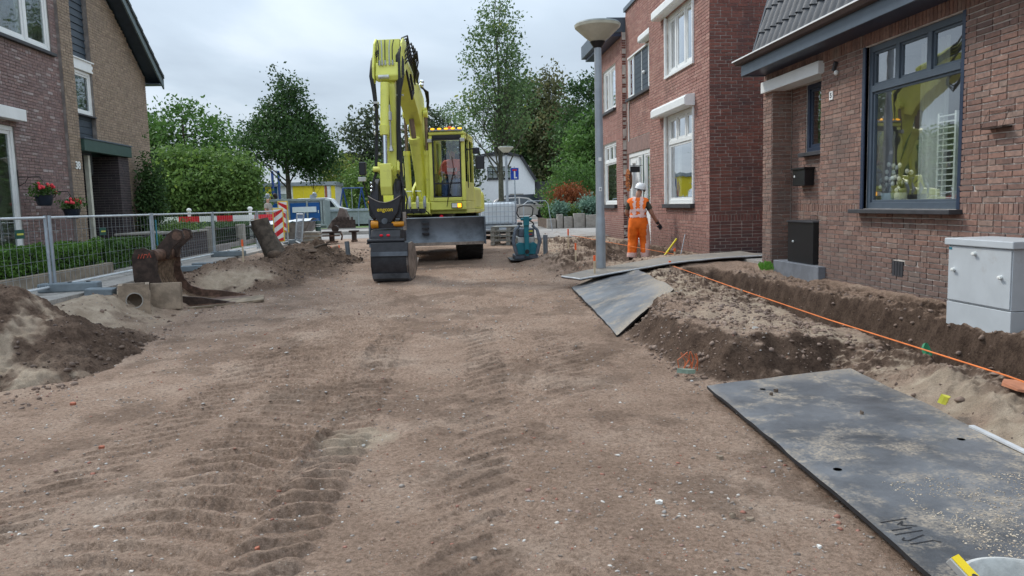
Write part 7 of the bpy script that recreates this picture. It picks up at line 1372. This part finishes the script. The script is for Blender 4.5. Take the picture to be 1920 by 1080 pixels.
mb = MB(); mb.tube([L3(1.3, -1.1, 1.5), L3(1.5, -1.2, 1.9), L3(1.55, -1.28, 2.25)], .022, 6); m_ = eb(mb, 'mirror_arm', 'dig_dark', smooth=True); eb(bx(1.5, 1.6, -1.32, -1.16, 2.26, 2.56), 'mirror', 'mirror_dark', .02, m_); eb(bx(1.58, 1.64, -1.34, -1.16, 2.12, 2.22), 'work_lamp', 'silver', .01, m_)
mb = MB()
for z in (1.9, 2.5, 2.9): mb.tube([L3(1.4, 1.11, z), L3(1.42, 1.16, z+.02), L3(1.42, 1.16, z+.3), L3(1.4, 1.11, z+.32)], .01, 6)
eb(mb, 'grab_rail', 'dig_dark', kind='stuff')
# boom: lower part, knuckle, upper part
bs = .055
eb(pr([(.55, 1.5), (.95, 1.42), (1.25, 2.2), (1.85, 3.45), (1.95, 3.95), (1.75, 4.12), (1.45, 4.05), (1.05, 3.1), (.6, 2.1)], bs-.15, bs+.15), 'lower_boom', 'dig_yellow', .02)
eb(pr([(1.45, 3.75), (1.6, 3.42), (1.95, 3.32), (2.25, 3.55), (2.9, 4.05), (3.75, 4.42), (3.98, 4.55), (3.98, 4.75), (3.8, 4.82), (2.8, 4.60), (1.9, 4.28), (1.5, 4.05)], bs-.17, bs+.17), 'upper_boom', 'dig_yellow', .02)
mb = MB(); mb.cyl(L3(1.68, bs-.25, 3.66), L3(1.68, bs+.26, 3.66), .07, 16); eb(mb, 'knuckle_pin', 'dig_yellow', smooth=True)
for s_ in (bs-.225, bs+.235):
    mb = MB(); mb.cyl(L3(1.62, s_, 1.42), L3(1.72, s_, 2.70), .068, 16); mb.cyl(L3(1.72, s_, 2.66), L3(1.725, s_, 2.76), .082, 16); cy = eb(mb, 'lift_cylinder', 'dig_yellow', smooth=40, kind=None); mb = MB(); mb.cyl(L3(1.725, s_, 2.76), L3(1.74, s_, 3.52), .036, 12); eb(mb, 'rod', 'cyl_brown', parent=cy, smooth=True); mb = MB(); mb.cyl(L3(1.74, s_-.045, 3.56), L3(1.74, s_+.045, 3.56), .08, 16); eb(mb, 'rod_eye', 'dig_yellow', parent=cy, smooth=40)
mb = MB(); mb.cyl(L3(1.45, bs+.05, 1.6), L3(2.0, bs+.01, 2.95), .105, 18); mb.cyl(L3(1.99, bs+.01, 2.93), L3(2.03, bs+.01, 3.02), .125, 18); cy = eb(mb, 'adjusting_cylinder', 'dig_yellow', smooth=40); mb = MB(); mb.cyl(L3(2.03, bs+.01, 3.02), L3(2.13, bs-.01, 3.42), .055, 12); eb(mb, 'rod', 'cyl_brown', parent=cy, smooth=True)
eb(bx(2.04, 2.10, bs-.06, bs+.06, 3.50, 3.60), 'boom_lamp', 'silver', .01)
# stick cylinder on top of the boom
mb = MB(); mb.cyl(L3(2.0, bs, 4.55), L3(3.3, bs, 4.97), .085, 16); cy = eb(mb, 'stick_cylinder', 'dig_yellow', smooth=40); mb = MB(); mb.cyl(L3(3.3, bs, 4.97), L3(4.0, bs, 5.0), .04, 12); eb(mb, 'rod', 'chrome', parent=cy, smooth=True)
# stick
sc_ = .065
eb(pr([(3.86, 4.25), (4.12, 4.35), (4.34, 3.9), (4.50, 2.2), (4.47, 1.86), (4.28, 1.83), (4.18, 2.1), (3.98, 3.4)], sc_-.13, sc_+.13), 'stick', 'dig_yellow', .02)
for s_ in (-.255, .265): eb(pr([(3.86, 5.02), (4.1, 5.06), (4.26, 4.9), (4.44, 4.3), (4.45, 4.02), (4.34, 3.92), (4.1, 4.2), (3.82, 4.4)], sc_+s_-.018, sc_+s_+.018), 'stick_head_plate', 'dig_yellow', .008)
eb(pr([(4.08, 5.02), (4.16, 5.02), (4.24, 4.45), (4.16, 4.4)], sc_-.22, sc_+.22), 'head_web', 'dig_yellow', .005); eb(pr([(4.2, 4.42), (4.36, 4.42), (4.42, 4.1), (4.38, 3.98), (4.2, 3.98)], sc_-.22, sc_+.22), 'head_cover', 'dig_yellow', .02)
for i, s_ in enumerate((-.16, -.10, -.04, .04, .10)): mb = MB(); mb.tube([L3(4.24, sc_+s_*1.2, 4.98), L3(4.30, sc_+s_, 4.8), L3(4.33, sc_+s_, 4.5), L3(4.37, sc_+s_, 4.36)], .011, 6); eb(mb, 'steel_line', 'lamp_grey' if i % 2 else 'hose', smooth=True)
for s_ in (-.13, -.08, -.02, .06, .12): mb = MB(); mb.cyl(L3(4.40, sc_+s_, 4.34), L3(4.40, sc_+s_, 4.46), .018, 8); eb(mb, 'fitting', 'silver', smooth=True)
s2_ = .02
mb = MB(); mb.cyl(L3(4.50, s2_+.02, 3.9), L3(4.60, s2_, 2.98), .082, 18); mb.cyl(L3(4.595, s2_, 3.03), L3(4.61, s2_, 2.86), .10, 18, .085); cy = eb(mb, 'bucket_cylinder', 'dig_yellow', smooth=40); mb = MB(); mb.cyl(L3(4.61, s2_, 2.86), L3(4.66, s2_, 2.30), .043, 14); eb(mb, 'rod', 'chrome', parent=cy, smooth=True); mb = MB(); mb.cyl(L3(4.47, s2_-.1, 4.05), L3(4.47, s2_+.1, 4.05), .04, 10); eb(mb, 'pin', 'silver', parent=cy)
mb = MB(); mb.cyl(L3(4.66, s2_-.23, 2.23), L3(4.66, s2_+.14, 2.23), .05, 14); eb(mb, 'link_pin', 'dig_yellow', smooth=40); eb(pr([(4.62, 2.33), (4.72, 2.33), (4.74, 1.9), (4.70, 1.74), (4.60, 1.74), (4.58, 1.95)], s2_-.10, s2_+.12), 'link', 'dig_yellow', .015)
for s_ in (-.17, .20): eb(pr([(4.30, 2.34), (4.68, 2.36), (4.70, 2.2), (4.42, 2.05), (4.28, 2.12)], sc_+s_-.02, sc_+s_+.02), 'side_link', 'dig_yellow', .008)
# tilt rotator
tc0 = .035
eb(pr([(4.35, 1.98), (4.5, 2.06), (4.68, 1.95), (4.75, 1.6), (4.78, 1.3), (4.4, 1.3), (4.3, 1.6)], tc0-.30, tc0-.16), 'tilt_bracket', 'dig_dark', .02); eb(pr([(4.35, 1.98), (4.5, 2.06), (4.68, 1.95), (4.75, 1.6), (4.78, 1.3), (4.4, 1.3), (4.3, 1.6)], tc0+.12, tc0+.26), 'tilt_bracket', 'dig_dark', .02)
mb = MB(); n = 12; P = [(tc0-.34, 1.74)]+[(tc0-.34+.64*i/n, 1.74-.13*math.sin(math.pi*i/n)) for i in range(n+1)]+[(tc0+.22, 1.42), (tc0+.08, 1.22), (tc0-.14, 1.22), (tc0-.28, 1.42)]
mb.prism(P[1:], lambda s, z, t: L3(t, s, z), 4.62, 4.84); tb_ = eb(mb, 'tilt_body', 'dig_dark', .015)
mb = MB(); mb.tube([L3(4.845, tc0-.33+.62*i/n, 1.735-.13*math.sin(math.pi*i/n)) for i in range(n+1)], .008, 5); eb(mb, 'edge_wear', 'steel_worn', parent=tb_, smooth=True)
tx = text('engcon', .105, 'level_yellow', None, (0, 0, 0), Matrix.Identity(3), ext=.001, bold=.001); M_ = Matrix.Translation(L3(4.843, tc0-.02, 1.475)) @ Matrix.Rotation(R(90), 4, 'X'); tx.data.transform(M_); tx.parent = tb_
for s_ in (-.30, .20): mb = MB(); mb.cyl(L3(4.66, tc0+s_+.02, 2.0), L3(4.66, tc0+s_*.8, 1.4), .06, 12); eb(mb, 'tilt_cylinder', 'dig_dark', smooth=True)
mb = MB(); mb.lathe([(.26, -.0), (.27, .08), (.2, .12), (0, .12)], L3(4.6, tc0-.02, 1.13), 24); eb(mb, 'rotor', 'dig_dark', smooth=30); mb = MB(); mb.lathe([(.0, -.04), (.055, -.04), (.06, 0)], L3(4.84, tc0-.03, 1.26), 16, 'Y'); eb(mb, 'rotor_cap', 'blade_grey')
for a, b, r_ in ((-.30, -.16, .075), (.08, .32, .048)): mb = MB(); mb.cyl(L3(4.78, tc0+a, 1.20), L3(4.78, tc0+b, 1.20), r_, 14); eb(mb, 'lock_cylinder', 'orange_cyl', smooth=40)
eb(bx(4.76, 4.80, tc0+.30, tc0+.36, 1.08, 1.42), 'coupler_ear', 'steel_worn', .005)
g = random.Random(8)
for i in range(9):
    sd_ = -1 if i % 2 else 1; a = g.uniform(.30, .38); top = g.uniform(1.85, 2.15); mb = MB()
    mb.tube([L3(4.5+g.uniform(-.1, .15), tc0+sd_*.16, top), L3(4.62, tc0+sd_*a*.85, top-.1), L3(4.7, tc0+sd_*a*1.0, 1.66), L3(4.74, tc0+sd_*a*.92, 1.38), L3(4.72, tc0+sd_*.22, 1.24), L3(4.65, tc0+sd_*.1, 1.2)], .017, 7); eb(mb, 'hose', 'hose', smooth=True)
for s_, z in ((-.27, 1.97), (-.26, 1.9), (-.27, 1.83), (-.33, 1.62)): mb = MB(); mb.ell(L3(4.8, tc0+s_, z), (.02, .02, .026), 8, 6); eb(mb, 'hose_fitting', 'chrome' if z > 1.7 else 'orange_cyl', smooth=True)
for s_ in (.22, -.2): mb = MB(); mb.ell(L3(4.7, tc0+s_, 1.60), (.035, .03, .06), 10, 7); eb(mb, 'grease_cap', 'cream', smooth=True)
# quick coupler and bucket
eb(pr([(4.4, 1.10), (4.85, 1.10), (4.92, .98), (4.95, .86), (4.35, .86), (4.32, 1.0)], tc0-.30, tc0+.26), 'coupler', 'dig_dark', .02)
for s_ in (-.09, .04): mb = MB(); mb.ell(L3(4.93, tc0+s_, 1.0), (.035, .012, .022), 8, 6); eb(mb, 'coupler_marker', 'red_refl')
mb = MB(); mb.cyl(L3(4.92, tc0-.36, .90), L3(4.92, tc0+.34, .90), .038, 12); mb.b2(*sorted((tuple(L3(4.9, tc0-.37, .84)), tuple(L3(4.96, tc0+.36, .865))))) ; bkk = eb(mb, 'bucket_pin', 'dig_dark', .004, kind='stuff')
b0_, b1_ = -.235, .455
shell = [(4.98, .84), (5.04, .68), (5.06, .45), (5.0, .27), (4.86, .16), (4.66, .13), (4.45, .18), (4.2, .36)]; inn = [(u-.03*(u-4.5)/.5, z+.02) for u, z in shell][::-1]
bk = eb(pr(shell+inn, b0_, b1_), 'bucket', 'dig_dark', .0, smooth=25)
for a in (b0_-.0, b1_-.022): eb(pr(shell+[(4.15, .5), (4.35, .80), (4.6, .86)], a-.012, a+.02), 'side_plate', 'dig_dark' if a < 0 else 'steel_worn', .004, bk)
eb(pr([(4.97, .86), (5.03, .86), (5.075, .69), (5.06, .69), (4.99, .80)], b0_, b1_), 'top_band', 'dig_dark', .004, bk); eb(pr([(5.062, .70), (5.078, .70), (5.085, .62), (5.07, .62)], b0_, b1_), 'wear_strip', 'blade_grey', .002, bk)
eb(pr([(5.0, .29), (5.045, .30), (5.0, .20), (4.88, .135), (4.87, .16)], b0_, b1_), 'wear_strip', 'blade_grey', .002, bk); eb(pr([(4.2, .33), (4.22, .40), (4.02, .52), (4.0, .5)], b0_, b1_), 'lip', 'steel_worn', .003, bk)
for a in (b0_+.02, b1_-.05): eb(pr([(4.9, .84), (4.98, .84), (5.0, .72), (4.94, .70)], a, a+.03), 'lug', 'dig_dark', .003, bk)
# hoses: bundle beside the stick, loops over the boom tip
for i in range(4):
    ds = .17+.03*i; mb = MB(); k = .045*i
    mb.tube([L3(2.1+k, bs+.17, 4.35), L3(2.6, bs+.2+k*.6, 4.45+k*.5), L3(3.2, bs+.2+k*.4, 4.7+k), L3(3.7, bs+.22+k*.5, 5.0+k*1.6), L3(4.1, bs+.26, 4.85+k*1.5), L3(4.28+k, sc_+ds, 4.6), L3(4.33+k, sc_+ds, 3.9), L3(4.42+k, sc_+ds*.9, 3.0), L3(4.5, sc_+ds*.9, 2.4)], .016, 8); eb(mb, 'hose', 'hose', smooth=True)
for i in range(3):
    mb = MB(); k = .05*i; mb.tube([L3(3.3, bs+.24, 4.35-k), L3(3.15, bs+.26, 4.0-k), L3(3.3, bs+.25, 3.85-k*1.5), L3(3.7, bs+.22, 4.5), L3(4.0, bs+.2, 4.85-k), L3(4.2, bs+.2, 4.6-k)], .02, 8); eb(mb, 'hose', 'hose', smooth=True)
for i in range(2):
    mb = MB(); mb.tube([L3(4.05, sc_-.26, 4.95), L3(4.2, sc_-.29, 4.5), L3(4.3, sc_-.27, 4.1), L3(4.35, sc_-.22-.02*i, 3.3), L3(4.45, sc_-.25-.02*i, 2.6)], .015, 7); eb(mb, 'hose', 'hose', smooth=True)
mb = MB(); mb.tube([L3(4.48, sc_+.0, 3.9), L3(4.50, sc_+.03, 3.6), L3(4.53, sc_+.05, 3.25)], .02, 7); eb(mb, 'hose', 'hose', smooth=True)
mb = MB(); mb.lathe([(.02, 0), (.02, .5), (.045, .52), (.045, .66), (.02, .68), (.02, .8)], L3(4.55, sc_+.05, 2.62), 10); mb.lathe([(.02, 0), (.05, .02), (.02, .12)], L3(4.55, sc_+.05, 2.55), 10); eb(mb, 'valve', 'silver', smooth=40)
for z in (4.35, 3.6, 2.95): mb = bx(4.38-(z-3)*.09, 4.46-(z-3)*.09, sc_+.17, sc_+.29, z, z+.035); eb(mb, 'hose_clamp', 'silver', .004)
for u, z in ((1.95, 4.42), (2.0, 4.32)): mb = MB(); mb.ell(L3(u, bs+.22, z), (.05, .05, .05), 10, 7); eb(mb, 'fitting', 'chrome', smooth=True)
for i in range(4): mb = MB(); mb.tube([L3(2.0, bs+.2, 4.35-.03*i), L3(1.85, bs+.27+.02*i, 4.15), L3(1.7, bs+.28+.01*i, 3.9), L3(1.5, bs+.2, 3.3), L3(1.3, bs+.19, 2.4)], .018, 7); eb(mb, 'hose', 'hose', smooth=True)

# more loose hoses at the stick head and along the arm
g = random.Random(21)
for i in range(6):
    sd_ = -1 if i < 3 else 1; o_ = .27+.02*(i % 3); k = .06*(i % 3); mb = MB()
    mb.tube([L3(4.2, sc_+sd_*.2, 4.75-k), L3(4.32, sc_+sd_*o_, 4.6-k), L3(4.42, sc_+sd_*(o_+.015), 4.2-k), L3(4.48, sc_+sd_*(o_-.04), 3.7), L3(4.5, sc_+sd_*(.19+.015*(i % 3)), 3.2), L3(4.58, sc_+sd_*(.20+.02*(i % 3)), 2.6), L3(4.62, sc_+sd_*(.22+.02*(i % 3)), 2.15), L3(4.68, tc0+sd_*.30, 1.9)], .013, 7); eb(mb, 'hose', 'hose', smooth=True)
for i in range(4):
    k = .07*i; mb = MB(); mb.tube([L3(4.1, sc_+.22, 4.55-k), L3(4.0, sc_+.33+k*.4, 4.85-k), L3(3.8, sc_+.37+k*.5, 5.0-k), L3(3.5, sc_+.35+k*.4, 4.8-k), L3(3.2, sc_+.28, 4.45-k*1.3), L3(2.8, sc_+.22, 4.3-k*.6)], .015, 8); eb(mb, 'hose', 'hose', smooth=True)
for z in (3.45, 2.5): eb(bx(4.50-(z-2)*.02, 4.58-(z-2)*.02, sc_-.25, sc_-.16, z, z+.04), 'hose_clamp', 'silver', .004)
for u, s_, z in ((4.62, -.16, 3.35), (4.6, -.17, 2.9), (4.56, -.19, 3.1)): mb = MB(); mb.ell(L3(u, s_, z), (.022, .022, .045), 8, 6); eb(mb, 'fitting', 'silver', smooth=True)
for s_ in (-.05, .12): eb(bx(1.97, 2.0, bs+s_-.03, bs+s_+.03, 3.38, 3.42), 'grease_plate', 'dig_dark')
# ---------------------------------------------------------------- people
def person(label, P, J, Rr, bones, clothes, rz=0, scale=1., head=None, hand_scale=1., extra=None):
    """J: joint -> xyz; bones: (a, b, body part); one skinned surface, clothes are shells grown from it"""
    names = list(J); ix = {n: i for i, n in enumerate(names)}
    V = [Vv(J[n]) for n in names]; E = [(ix[a], ix[b]) for a, b, _ in bones]; rad = [Rr[n] for n in names]
    # hands: palm and five fingers rooted at the wrist
    seg = [(ix[a], ix[b], part) for a, b, part in bones]
    for sd_ in ('L', 'R'):
        wr = V[ix['wrist'+sd_]]; d = (V[ix['hand'+sd_]]-wr).normalized(); side = d.cross(Vector((0, 1, 0))).normalized(); nrm_ = d.cross(side)
        hi = ix['hand'+sd_]
        for k in range(4):
            off = side*((k-1.5)*.021); b0 = V[hi]+off+d*.018; ln = (.034, .04, .037, .028)[k]
            prev = hi; cur = b0; dd = d
            for j in range(3):
                V.append(cur.copy()); rad.append(.0095-.001*j); n_ = len(V)-1; E.append((prev, n_)); seg.append((prev, n_, 'hand')); prev = n_; dd = (dd+nrm_*.35).normalized(); cur = cur+dd*ln*.75
        prev = hi; cur = wr+(V[hi]-wr)*.55+side*-.045
        for j in range(2): V.append(cur.copy()); rad.append(.011-.002*j); n_ = len(V)-1; E.append((prev, n_)); seg.append((prev, n_, 'hand')); prev = n_; cur = cur+d*.032-side*.012
    me = bpy.data.meshes.new('person'); me.from_pydata(V, E, []); o = bpy.data.objects.new('person', me); C.objects.link(o)
    sk_ = o.modifiers.new('skin', 'SKIN'); sk_.use_smooth_shade = True
    for i, sv_ in enumerate(me.skin_vertices[0].data): sv_.radius = (rad[i], rad[i]) if not isinstance(rad[i], tuple) else rad[i]; sv_.use_root = (i == 0)
    ss = o.modifiers.new('sub', 'SUBSURF'); ss.levels = 3 if 'helmet' in label else 2; ss.render_levels = ss.levels
    dg = bpy.context.evaluated_depsgraph_get(); ev = o.evaluated_get(dg); m2 = bpy.data.meshes.new_from_object(ev); bpy.data.objects.remove(o)
    co = np.zeros(len(m2.vertices)*3); m2.vertices.foreach_get('co', co); co = co.reshape(-1, 3); no = np.zeros_like(co.ravel()); m2.vertices.foreach_get('normal', no); no = no.reshape(-1, 3)
    A = np.array([V[a] for a, b, p in seg]); B = np.array([V[b] for a, b, p in seg]); parts = [p for a, b, p in seg]
    fc = np.array([co[list(f.vertices)].mean(0) for f in m2.polygons]); AB = B-A; t = np.clip(((fc[:, None]-A[None])*AB[None]).sum(2)/((AB**2).sum(1)[None]+1e-9), 0, 1); dist = np.linalg.norm(fc[:, None]-(A[None]+t[..., None]*AB[None]), axis=2); nb = dist.argmin(1); fp = [parts[k] for k in nb]; ft = t[np.arange(len(nb)), nb]
    T = thing('person', label, 'person', P, rz=rz); T.scale = (scale,)*3
    body = MB(); body.v = [tuple(c) for c in co]; body.f = [tuple(f.vertices) for f in m2.polygons]; body.t = [0]*len(body.f)
    if head:
        hc = Vv(head['c']); fd = Vv(head['f']).normalized(); sd2 = fd.cross(Vector((0, 0, 1))).normalized()
        body.ell(hc+fd*.105-Vector((0, 0, .01)), (.016, .016, .022), 8, 6)
        for s_ in (-1, 1): body.ell(hc+sd2*s_*.083-Vector((0, 0, .005)), (.014, .02, .032), 8, 6)
        body.ell(hc+fd*.10-Vector((0, 0, .055)), (.022, .022, .008), 8, 5)
    b = body.build('body', mat('skin', (.42, .22, .15), .55, var=.08), T, local=True, smooth=True)
    for nm, sel, off, mt in clothes:
        fs = [i for i in range(len(fp)) if sel(fp[i], ft[i], fc[i])]
        used = sorted({v for i in fs for v in m2.polygons[i].vertices}); mp = {v: k for k, v in enumerate(used)}
        cm = MB(); g2 = fbm(co[used][:, 0]*14+co[used][:, 1]*9, co[used][:, 2]*11, 3, 3); cm.v = [tuple(co[v]+no[v]*(off+.012*w)) for v, w in zip(used, g2)]; cm.f = [tuple(mp[v] for v in m2.polygons[i].vertices) for i in fs]; cm.t = [0]*len(fs)
        q = cm.build(nm, mt, T, local=True, smooth=True)
    return T
mat('hi_orange', (.95, .17, .012), .75, var=.12, scale=7, bump=.5, bscale=20); mat('hi_strip', (.78, .52, .46), .4, var=.06); mat('shirt_olive', (.07, .07, .05), .85); mat('glove', (.03, .035, .045), .8); mat('boot', (.05, .035, .025), .7); mat('helmet', (.80, .80, .80), .3, var=.02); mat('hair_grey', (.5, .45, .38), .8); mat('shirt_beige', (.30, .27, .23), .9); mat('jeans', (.05, .09, .17), .9); mat('vest_red', (.95, .20, .13), .7)
def joints(hip, leanx=0, leany=0, armL=None, armR=None, footL=None, footR=None, headc=None, kneeL=None, kneeR=None):
    J = {'pelvis': (0, 0, hip), 'belly': (leanx*.3, leany*.3, hip+.16), 'chest': (leanx*.75, leany*.75, hip+.36), 'neck': (leanx, leany, hip+.53), 'head0': (leanx*1.05, leany*1.05+.0, hip+.60), 'head1': headc,
         'shL': (leanx-.175, leany*.9, hip+.455), 'elbL': armL[0], 'wristL': armL[1], 'handL': armL[2], 'shR': (leanx+.175, leany*.9, hip+.455), 'elbR': armR[0], 'wristR': armR[1], 'handR': armR[2],
         'hipL': (-.095, 0, hip-.05), 'kneeL': kneeL, 'anL': footL, 'toeL': (footL[0]-.03, footL[1]+.17, footL[2]-.04), 'hipR': (.095, 0, hip-.05), 'kneeR': kneeR, 'anR': footR, 'toeR': (footR[0]+.04, footR[1]+.16, footR[2]-.04)}
    Rr = {'pelvis': (.16, .12), 'belly': (.15, .115), 'chest': (.175, .12), 'neck': .058, 'head0': .065, 'head1': (.085, .10), 'shL': .068, 'elbL': .048, 'wristL': .032, 'handL': (.042, .02), 'shR': .068, 'elbR': .048, 'wristR': .032, 'handR': (.042, .02), 'hipL': .105, 'kneeL': .075, 'anL': .052, 'toeL': .042, 'hipR': .105, 'kneeR': .075, 'anR': .052, 'toeR': .042}
    B = [('pelvis', 'belly', 'torso'), ('belly', 'chest', 'torso'), ('chest', 'neck', 'torso'), ('neck', 'head0', 'neck'), ('head0', 'head1', 'head'), ('chest', 'shL', 'torso'), ('shL', 'elbL', 'upper'), ('elbL', 'wristL', 'fore'), ('wristL', 'handL', 'hand'), ('chest', 'shR', 'torso'), ('shR', 'elbR', 'upper'), ('elbR', 'wristR', 'fore'), ('wristR', 'handR', 'hand'), ('pelvis', 'hipL', 'hip'), ('hipL', 'kneeL', 'thigh'), ('kneeL', 'anL', 'shin'), ('anL', 'toeL', 'foot'), ('pelvis', 'hipR', 'hip'), ('hipR', 'kneeR', 'thigh'), ('kneeR', 'anR', 'shin'), ('anR', 'toeR', 'foot')]
    return J, Rr, B
legs = lambda p, t, c: p in ('hip', 'thigh', 'shin')
# worker seen from behind
J, Rr, B = joints(.90, .0, .10, ((-.27, .14, 1.10), (-.12, .33, .98), (-.05, .38, .95)), ((.30, .12, 1.08), (.43, .24, .86), (.475, .275, .79)), (-.15, -.02, .09), (.15, .02, .09), (.05, .17, 1.63), (-.125, .05, .49), (.14, .07, .49))
wk_ = person('worker in orange vest and trousers and white helmet, seen from behind by the front doors', (4.30, 17.0, .13), J, Rr, B, [
    ('trousers', lambda p, t, c: (legs(p, t, c) and c[2] > .13) or (p == 'torso' and c[2] < .99), .046, 'hi_orange'), ('shirt', lambda p, t, c: p == 'upper' and t < .62, .012, 'shirt_olive'), ('vest', lambda p, t, c: (p == 'torso' and c[2] > .96) or (p == 'upper' and t < .04), .030, 'hi_orange'),
    ('boots', lambda p, t, c: p == 'foot' or (p == 'shin' and c[2] < .16), .014, 'boot'), ('glove', lambda p, t, c: (p == 'hand' or (p == 'fore' and t > .8)) and c[0] < 0, .006, 'glove'), ('glove', lambda p, t, c: (p == 'hand' or (p == 'fore' and t > .8)) and c[0] > 0, .006, 'glove'),
    ('waist_strip', lambda p, t, c: p == 'torso' and (1.01 < c[2] < 1.065 or 1.13 < c[2] < 1.19), .041, 'hi_strip'), ('shoulder_strip', lambda p, t, c: p == 'torso' and c[2] > 1.0 and .045 < abs(c[0]) < .105 and c[2] < 1.46, .038, 'hi_strip'), ('ankle_strip', lambda p, t, c: p == 'shin' and .13 < c[2] < .22, .058, 'hi_strip'), ('leg_strip', lambda p, t, c: p in ('thigh', 'shin') and c[0] > .155 and c[2] > .2, .054, 'hi_strip')],
    scale=1.0, rz=-.28, head={'c': (.06, .18, 1.62), 'f': (.75, .6, -.25)})
hm = MB(); hc = Vector((.055, .17, 1.66)); n = 22
prf = [(.0, .125), (.05, .12), (.09, .098), (.115, .06), (.125, .015), (.128, -.01), (.12, -.012)]
hm.lathe(prf, (0, 0, 0), n); hh = hm.build('helmet', 'helmet', wk_, local=True, smooth=50); hh.location = hc; hh.rotation_euler = (.12, .22, 0); bm_ = MB(); bm_.add([(.12*math.cos(a), .12*math.sin(a), -.008) for a in np.linspace(-.9, .9, 9)]+[(.175*math.cos(a*.8), .165*math.sin(a*.8), -.02) for a in np.linspace(-.9, .9, 9)], [(i, i+1, 10+i, 9+i) for i in range(8)]); br_ = bm_.build('brim', 'helmet', hh, local=True); br_.rotation_euler = (0, 0, .65)
eb_ = MB(); eb_.lathe([(.124, -.028), (.130, -.03), (.130, -.012), (.124, -.012)], (0, 0, 0), 22); eb_.build('headband', 'glove', hh, local=True)
# man behind the fence
J, Rr, B = joints(.90, .0, .02, ((-.25, .0, 1.12), (-.22, -.08, .88), (-.22, -.1, .8)), ((.26, .0, 1.12), (.25, -.08, .88), (.25, -.1, .8)), (-.1, .0, .09), (.1, .0, .09), (.02, .03, 1.63), (-.1, -.02, .49), (.1, -.02, .49))
mn = person('grey haired man in a beige shirt and jeans walking behind the fence', (-8.25, 37, .45), J, Rr, B, [('shirt', lambda p, t, c: (p == 'torso' and c[2] > .92) or (p == 'upper' and t < .7), .02, 'shirt_beige'), ('jeans', lambda p, t, c: legs(p, t, c) or (p == 'torso' and c[2] < .95), .018, 'jeans'), ('shoes', lambda p, t, c: p == 'foot', .012, 'boot'), ('hair', lambda p, t, c: p == 'head' and c[2] > 1.64, .014, 'hair_grey')], rz=1.2, head={'c': (.02, .03, 1.62), 'f': (0, -1, 0)})
# operator seated in the cab
J, Rr, B = joints(.0, .0, -.02, ((-.25, -.12, .22), (-.2, -.36, .2), (-.18, -.42, .2)), ((.25, -.12, .22), (.2, -.36, .2), (.18, -.42, .2)), (-.12, -.62, -.42), (.12, -.62, -.42), (0, -.03, .74), (-.13, -.42, .02), (.13, -.42, .02))
J['toeL'] = (-.12, -.76, -.46); J['toeR'] = (.12, -.76, -.46); J['hipL'] = (-.09, -.05, -.01); J['hipR'] = (.09, -.05, -.01)
op_loc = EO+Matrix.Rotation(-R(9), 3, 'Z') @ L3(1.0, .75, 2.04)
op = person('digger driver in an orange jacket sitting behind the cab windscreen', op_loc, J, Rr, B, [('jacket', lambda p, t, c: p == 'torso' or p in ('upper', 'fore'), .028, 'vest_red'), ('trousers', lambda p, t, c: legs(p, t, c), .02, 'jeans'), ('shoes', lambda p, t, c: p == 'foot', .012, 'boot'), ('hair', lambda p, t, c: p == 'head' and c[2] > .77, .012, 'boot'), ('reflective_band', lambda p, t, c: p == 'torso' and (.12 < c[2] < .17 or .27 < c[2] < .31), .036, 'hi_strip')], rz=-R(9), head={'c': (0, -.03, .73), 'f': (0, -1, 0)})
